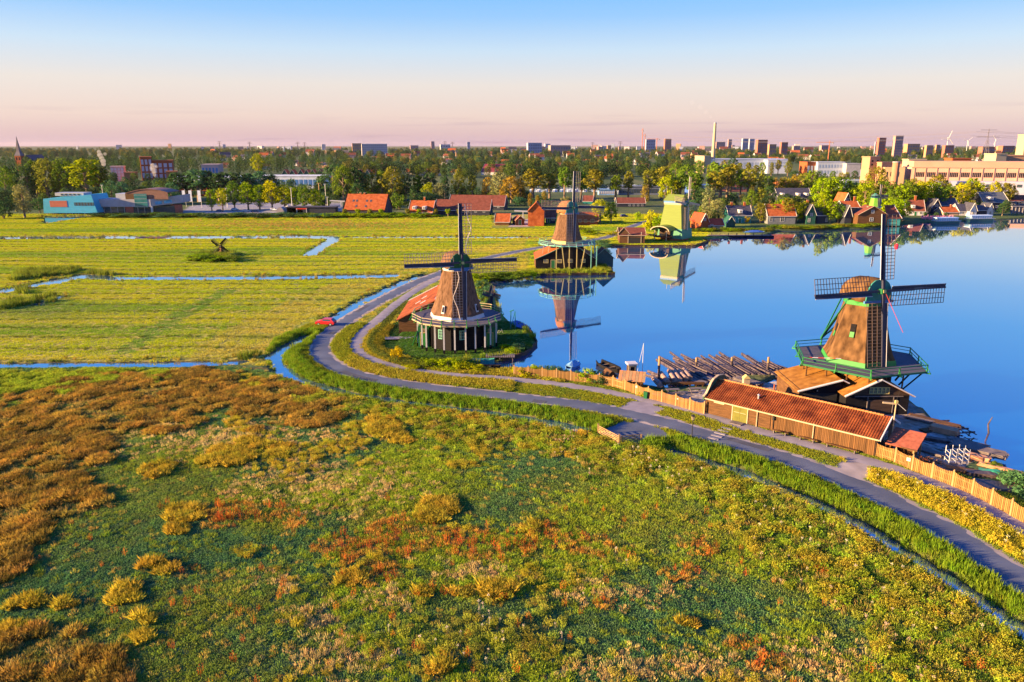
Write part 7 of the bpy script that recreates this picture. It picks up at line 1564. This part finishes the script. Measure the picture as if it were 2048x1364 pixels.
# pollards before the barns
for i, x in enumerate((690, 716, 740, 762, 816, 838, 871, 896, 919)): tree(x, 432, 417, 'pollard', 'lime' if i % 2 else 'olive', 'small round pollard tree in the row before the barns', 'pollards before the barns', 1.15, 'pollard_tree')
row([(680, 434, 427), (700, 434, 428), (722, 434, 428), (750, 434, 428), (850, 434, 429), (985, 440, 430)], 'bush', ('lime', 'olive', 'gold'), 'low yellow green bush along the field edge before the barns', 'bushes at the field edge', 1.5, 'bush')
# round the islet path
tree(1200, 447, 398, 'round', 'gold', 'bright yellow green tree beside the red roofed cottage', wide=1.15); tree(1222, 446, 402, 'round', 'green', 'green tree joined to the bright one by the cottage', wide=1.0)
tree(1305, 460, 404, 'bush', 'gold', 'big bright yellow green shrub tree left of the green mill', wide=.85); tree(1322, 462, 415, 'bush', 'lime', 'green shrub between the bright tree and the green mill', wide=.9); tree(1277, 440, 417, 'bush', 'lime', 'small round shrub by the islet path', wide=.9); tree(1318, 470, 447, 'bush', 'dark', 'dark shrub by the green mill hood', wide=1.2)
tree(1290, 410, 370, 'willow', 'rust', 'ivy clad rounded tree right of the low brown house', wide=.8)
row([(1100, 410, 388), (1075, 410, 384), (1040, 412, 386), (1130, 408, 388), (1010, 412, 388)], 'bush', ('grey', 'bluegreen'), 'grey green shrub in the belt behind the tile barn', 'grey shrubs behind the tile barn', 1.4, 'shrub')
row([(1060, 415, 384), (1075, 416, 392), (1088, 410, 380)], 'poplar', ('gold', 'rust'), 'small golden poplar behind the tile barn', 'small golden poplars', 1.4)
row([(1330, 405, 352), (1345, 400, 360)], 'round', ('gold', 'olive'), 'sunlit tree behind the green mill', 'sunlit trees behind the green mill', 1.1)
row([(1385, 430, 380), (1405, 425, 374), (1380, 440, 400)], 'round', ('dark', 'bluegreen'), 'dark round tree right of the green mill', 'dark trees right of the green mill', 1.1)
tree(1416, 436, 373, 'willow', 'grey', 'tall grey golden willow behind the pink cottage', wide=.85, name='willow_tree'); tree(1432, 444, 398, 'willow', 'grey', 'lower grey willow above the red roof', wide=1.3, name='willow_tree'); tree(1408, 448, 405, 'bush', 'grey', 'grey leafed shrub tree behind the red gable', wide=.9)
tree(1492, 446, 424, 'bush', 'yellow', 'little orange yellow tree before the dark roofed house', wide=.8)
# far bank on the right
row([(1520, 446, 402), (1545, 446, 404), (1562, 444, 398), (1573, 446, 388), (1592, 446, 400), (1606, 446, 405)], ('round', 'willow'), ('lime', 'olive', 'gold'), 'leafy garden tree before the grey waterside house', 'garden trees by the grey house', 1.05)
row([(1645, 446, 388), (1660, 447, 395), (1675, 447, 402), (1640, 440, 398)], 'round', ('lime', 'green'), 'bright tree left of the river mill', 'bright trees left of the river mill', 1.1)
row([(1640, 420, 352), (1660, 420, 356), (1678, 420, 350), (1700, 420, 362), (1715, 420, 358), (1728, 424, 362), (1765, 424, 362), (1782, 426, 375), (1800, 426, 365), (1812, 426, 362), (1828, 424, 366), (1842, 424, 364), (1860, 422, 362), (1878, 424, 370), (1895, 420, 365)], 'round', ('lime', 'green', 'gold'), 'dense rounded tree behind the far bank houses', 'trees behind the far bank houses', 1.05)
tree(1748, 410, 330, 'oak', 'olive', 'tallest dark tree above the river mill', wide=.85); tree(1745, 430, 378, 'round', 'green', 'green tree right behind the river mill', wide=1)
row([(1775, 445, 392), (1790, 444, 398), (1805, 442, 402), (1770, 440, 385)], ('round', 'bush'), ('olive', 'lime', 'rust'), 'tree right of the river mill by the quay', 'trees right of the river mill', 1.2)
row([(1920, 418, 362), (1935, 416, 358), (1950, 416, 360), (1965, 416, 372), (1985, 412, 362), (2000, 412, 358), (2014, 412, 362), (1905, 414, 372)], ('oak', 'round'), ('gold', 'olive', 'rust', 'lime'), 'golden spreading tree before the pink factory', 'golden trees before the factory', 1.0)
row([(1940, 425, 390), (1960, 424, 396), (2010, 424, 398), (2004, 432, 406)], ('round', 'bush'), ('green', 'olive', 'dark'), 'garden tree among the lock houses', 'garden trees by the lock', 1.1)
row([(1535 + 17 * i, 396 + rt2.uniform(-2, 2), 350 + rt2.uniform(-8, 8)) for i in range(7)], ('round', 'oak'), ('olive', 'green', 'rust'), 'tree in the belt before the orange brick hall', 'trees by the orange hall', 1.1)
row([(1520, 420, 372), (1502, 420, 380), (1538, 418, 368), (1462, 424, 386)], 'round', ('dark', 'green', 'olive'), 'garden tree behind the dark roofed house', 'garden trees behind the dark house', 1.0)
for i, x in enumerate((1850, 1872, 1893)): tree(x, 432, 421, 'bush', 'dark', 'clipped dark round bush by the white fronted house', 'clipped bushes by the quay', 1.0, 'bush', 'bush')
row([(1350, 380, 318), (1372, 384, 330)], ('round', 'oak'), ('green', 'olive'), 'big tree behind the alley right of centre', 'big trees behind the alley', 1.0)
row([(1398 + 16 * i + rt2.uniform(-4, 4), 352 + rt2.uniform(-3, 3), 321 + rt2.uniform(-4, 7)) for i in range(12)], ('poplar', 'round', 'alley'), ('green', 'olive', 'dark'), 'tree in the belt before the white power works', 'trees before the power works', 1.15)
row([(1590 + 15 * i + rt2.uniform(-4, 4), 362 + rt2.uniform(-3, 3), 340 + rt2.uniform(-3, 5)) for i in range(9)], ('round', 'oak'), ('green', 'olive', 'dark'), 'tree in the belt along the harbour basin', 'trees along the harbour basin', 1.2)
row([(1790, 408, 366), (1806, 408, 372), (1822, 406, 356), (1838, 408, 360), (1870, 406, 352), (1886, 406, 358), (1940, 404, 352)], ('round', 'oak'), ('lime', 'green', 'olive', 'gold'), 'tall leafy tree close before the pink factory', 'tall trees before the factory', 1.05)
# near planting: garden hedge, yellow shrub, reeds and bushes along the fence
tree(795, 722, 680, 'bush', 'yellow', 'golden yellow shrub on the mill garden lawn', wide=.75, name='shrub', cat='shrub')
hd = smooth_line([(p.x, p.y) for p in (G(812, 612), G(790, 632), G(768, 655), (G(745, 678)), G(742, 698), G(765, 716), G(800, 730), G(850, 738))], .55); hb = MB(); r_ = random.Random(8)
for p in hd: leaf_clusters(hb, [((p.x - hd[0].x, p.y - hd[0].y, .55), .75, .9)], 60, .17, r_)
for p in hd: leaf_clusters(hb, [((p.x - hd[0].x + r_.uniform(-.3, .3), p.y - hd[0].y, 1.05), .6, .7)], 24, .17, r_)
o = hb.build('garden_hedge', MATS['leaf'], loc=(hd[0].x, hd[0].y, .5)); o.color = (.09, .12, .022, 1); tag(o, 'leafy hedge curving round the mill garden beside the path', 'hedge')
def bush(px, py, h, w_, col, label, grp=None):
    t = tree(px, py, 0, 'bush', col, label, grp, 1.0, 'bush', 'bush', hgt=h); t.scale = (w_ / 8, w_ / 8, h / 9); return t
for i, (x, y_, h, w_, c_) in enumerate(((868, 734, 1.8, 4.0, 'lime'), (900, 736, 2.0, 4.4, 'lime'), (930, 738, 1.6, 3.6, 'gold'), (842, 724, 1.4, 3.0, 'green'), (880, 722, 1.3, 4, 'dark'), (920, 726, 1.3, 4, 'green'), (950, 742, 1.3, 3, 'gold'), (820, 738, 1.0, 3, 'gold'))): bush(x, y_, h, w_, c_, 'rank golden green growth below the garden mill', 'growth below the garden mill')
for i, (x, y_, h, w_, c_) in enumerate(((1050, 752, 2.0, 2.6, 'gold'), (1075, 750, 2.3, 3.0, 'lime'), (1100, 750, 2.2, 3.0, 'bluegreen'), (1118, 752, 2.0, 2.6, 'bluegreen'), (1152, 758, 1.7, 2.4, 'bluegreen'), (1175, 762, 2.8, 3.2, 'lime'), (1195, 764, 2.3, 3.0, 'bluegreen'), (1205, 768, 1.8, 2.4, 'dark'), (1035, 746, 1.4, 2.0, 'gold'), (1285, 792, 1.0, 1.6, 'gold'))): bush(x, y_, h, w_, c_, 'reedy green bush behind the plank fence by the inlet', 'bushes behind the inlet fence')
for i, (x, y_, h, w_, c_) in enumerate(((1040, 700, 1.6, 3.4, 'bluegreen'), (1025, 705, 1.3, 2.6, 'lime'), (1012, 696, .9, 2.4, 'lime'), (1052, 695, 1.1, 2.4, 'green'))): bush(x, y_, h, w_, c_, 'rounded shrub on the point of the mill lawn', 'shrubs on the lawn point')
for i, (x, y_, h, w_, c_) in enumerate(((2030, 975, 2.6, 3.2, 'bluegreen'), (2046, 985, 2.8, 3.4, 'bluegreen'), (2010, 962, 1.4, 2.0, 'bluegreen'), (1985, 935, 1.0, 1.6, 'green'))): bush(x, y_, h, w_, c_, 'bluish green bush on the yard bank at the frame edge', 'bushes on the yard bank')
for i, (x, y_, h, w_, c_) in enumerate(((975, 600, 4.5, 4.5, 'bluegreen'), (968, 585, 4.0, 4.5, 'bluegreen'), (978, 618, 3.0, 3.0, 'bluegreen'), (985, 630, 1.6, 2.6, 'green'))): bush(x, y_, h, w_, c_, 'dark willow shrub on the bank behind the garden mill', 'willow shrubs behind the garden mill')
for i, (x, y_, h, w_, c_) in enumerate(((960, 560, 2.4, 7, 'lime'), (985, 557, 2.2, 7, 'green'), (1010, 556, 2.2, 7, 'green'), (1035, 555, 2.2, 7, 'green'), (1055, 553, 2.0, 6, 'lime'), (1200, 490, 2.6, 7, 'bluegreen'), (1208, 496, 2.4, 6, 'bluegreen'), (1180, 468, 2.4, 8, 'lime'), (1230, 470, 2.0, 7, 'gold'), (1165, 462, 2.0, 9, 'olive'))): bush(x, y_, h, w_, c_, 'reed clump on the bank near the islet mill', 'reed clumps by the islet mill')
for i, (x, y_, h, w_, c_) in enumerate(((395, 518, 2.0, 8, 'lime'), (415, 519, 2.2, 8, 'green'), (435, 520, 1.8, 8, 'lime'), (458, 520, 1.8, 7, 'green'), (472, 514, 2.0, 4, 'dark'), (405, 512, 1.6, 7, 'green'))): bush(x, y_, h, w_, c_, 'low shrub on the mound of the tiny polder mill', 'shrubs of the polder mill mound')
for i in range(26): bush(200 + 26 * i + rt2.uniform(-4, 4), 433 + rt2.uniform(-1, 1), 2.4, 13, ('dark', 'green', 'bluegreen')[i % 3] if i < 18 else 'lime', 'reedy bush in the dark belt along the far field edge', 'bushes of the far field edge')
for i in range(22): bush(1395 + 17 * i, 462 - .0006 * (17 * i) ** 1.7 * .3 - (4 if i > 8 else 0) + rt2.uniform(-1, 1) - (2 if i > 16 else 0), 1.8, 8, ('green', 'lime', 'olive')[i % 3], 'low bank shrub along the far shore', 'shrubs of the far shore')
# ---------- the woods beyond: one mass of crowns
wr = np.random.default_rng(5); woodleaf = leafmat('wood_leaf', 'INSTANCER')
def wood_proto(name, seed, W_, H_):
    r = random.Random(seed); b = MB(); blobs = []
    for i in range(16):
        a = i * 2.4; t = (i + .5) / 16; w_ = W_ * math.sin(math.pi * (.12 + .8 * t)) ** .6; blobs.append(((math.cos(a) * w_ * .65, math.sin(a) * w_ * .65, H_ * (.12 + .8 * t)), W_ * r.uniform(.33, .5), 1.0))
    leaf_clusters(b, blobs, 44, W_ * .2, r); o = bpy.data.objects.new(name, b.mesh(name, woodleaf)); PROTO.objects.link(o); return o
WP = [wood_proto('broad_crown_shape', 3, 5.2, 13), wood_proto('tall_crown_shape', 9, 3.6, 17)]
def wood(name, label, poly_px, n, proto, s0, s1, cols, Ymax=5000):
    xs_, ys_ = [p[0] for p in poly_px], [p[1] for p in poly_px]; PX = []; PY = []
    while len(PX) < n:
        x, y_ = wr.uniform(min(xs_), max(xs_)), wr.uniform(min(ys_), max(ys_))
        if inside(np.array([x]), np.array([y_]), poly_px)[0]:
            v = G(x, y_)
            if v.y < Ymax: PX.append(v.x); PY.append(v.y)
    X, Y = np.array(PX), np.array(PY); k = len(X); ci = wr.integers(0, len(cols), k); tint = .72 * np.array([TC[c_] for c_ in cols])[ci] * (1 + (wr.random((k, 1)) - .5) * .5)
    scatter(name, proto, X, Y, np.full(k, .4), wr.uniform(s0, s1, k), tint, label, 'woods')
wood('far_woods', 'dark leafy woods stretching behind the museum and works on the left', [(-120, 352), (-120, 318), (360, 318), (700, 322), (700, 342), (520, 350), (300, 352), (150, 356)], 640, WP[1], .9, 1.25, ['dark', 'dark', 'bluegreen', 'green'])
wood('far_woods', 'mixed woods stretching across the middle distance', [(660, 352), (690, 320), (1000, 315), (1420, 318), (1420, 344), (1230, 360), (1000, 358)], 560, WP[0], .8, 1.35, ['dark', 'olive', 'green', 'dark', 'bluegreen', 'dark'])
wood('far_woods', 'woods between the town roofs on the right', [(1420, 330), (1400, 312), (1740, 312), (2160, 308), (2160, 322), (1900, 322), (1740, 330), (1600, 328)], 460, WP[0], .85, 1.25, ['dark', 'olive', 'green', 'dark'])
wood('horizon_woods', 'hazy tree line of the horizon', [(-200, 316), (-200, 299), (2250, 299), (2250, 314), (1000, 316)], 2600, WP[0], 1.0, 1.7, ['dark', 'dark', 'bluegreen', 'olive'], 9000)
wood('hedgerows', 'low trees and scrub between houses of the far bank', [(1390, 452), (1500, 446), (1720, 446), (1720, 415), (1900, 412), (2080, 408), (2080, 372), (1560, 376), (1500, 400), (1390, 410)], 150, WP[0], .35, .6, ['dark', 'green', 'olive', 'lime'])
wood('hedgerows', 'scrub between the barns and the alley', [(640, 422), (700, 404), (1060, 404), (1060, 388), (640, 388)], 110, WP[0], .4, .7, ['dark', 'bluegreen', 'green'])
wood('hedgerows', 'scrub and trees behind the museum and car park', [(-60, 424), (190, 410), (420, 404), (640, 404), (640, 360), (220, 362), (-60, 372)], 200, WP[0], .45, .85, ['dark', 'bluegreen', 'dark', 'green'])
# ================================================================ morning haze
hz = MB().box((0, 10500, 48), (32000, 25000, 104)).build('haze', None)
hm_ = bpy.data.materials.new('morning_haze'); hm_.use_nodes = True
for x in list(hm_.node_tree.nodes):
    if x.type == 'BSDF_PRINCIPLED': hm_.node_tree.nodes.remove(x)
pv = hm_.node_tree.nodes.new('ShaderNodeVolumePrincipled'); pv.inputs['Color'].default_value = (.74, .66, .76, 1); pv.inputs['Density'].default_value = 0.000014; pv.inputs['Anisotropy'].default_value = 0.2
hm_.node_tree.links.new(pv.outputs[0], hm_.node_tree.nodes['Material Output'].inputs['Volume']); hz.data.materials.append(hm_)
tag(hz, 'thin pale morning haze over the whole lowland', 'haze', kind='stuff')
# ================================================================ labels of look-alikes in a row: told apart by their order
ORD = 'first second third fourth fifth sixth seventh eighth ninth tenth eleventh twelfth thirteenth fourteenth fifteenth sixteenth seventeenth eighteenth nineteenth twentieth'.split() + ['twenty-' + w for w in 'first second third fourth fifth sixth seventh eighth ninth'.split()]
by = {}
for o in bpy.data.objects:
    if o.parent is None and o.get('group') and o.get('label'): by.setdefault((o['group'], o['label']), []).append(o)
for (g, l), os_ in by.items():
    if 1 < len(os_) <= len(ORD):
        os_.sort(key=lambda o: to_px(o.location.x, o.location.y, .5)[0])
        for i, o in enumerate(os_): o['label'] = l + ', ' + ORD[i] + ' from the left'
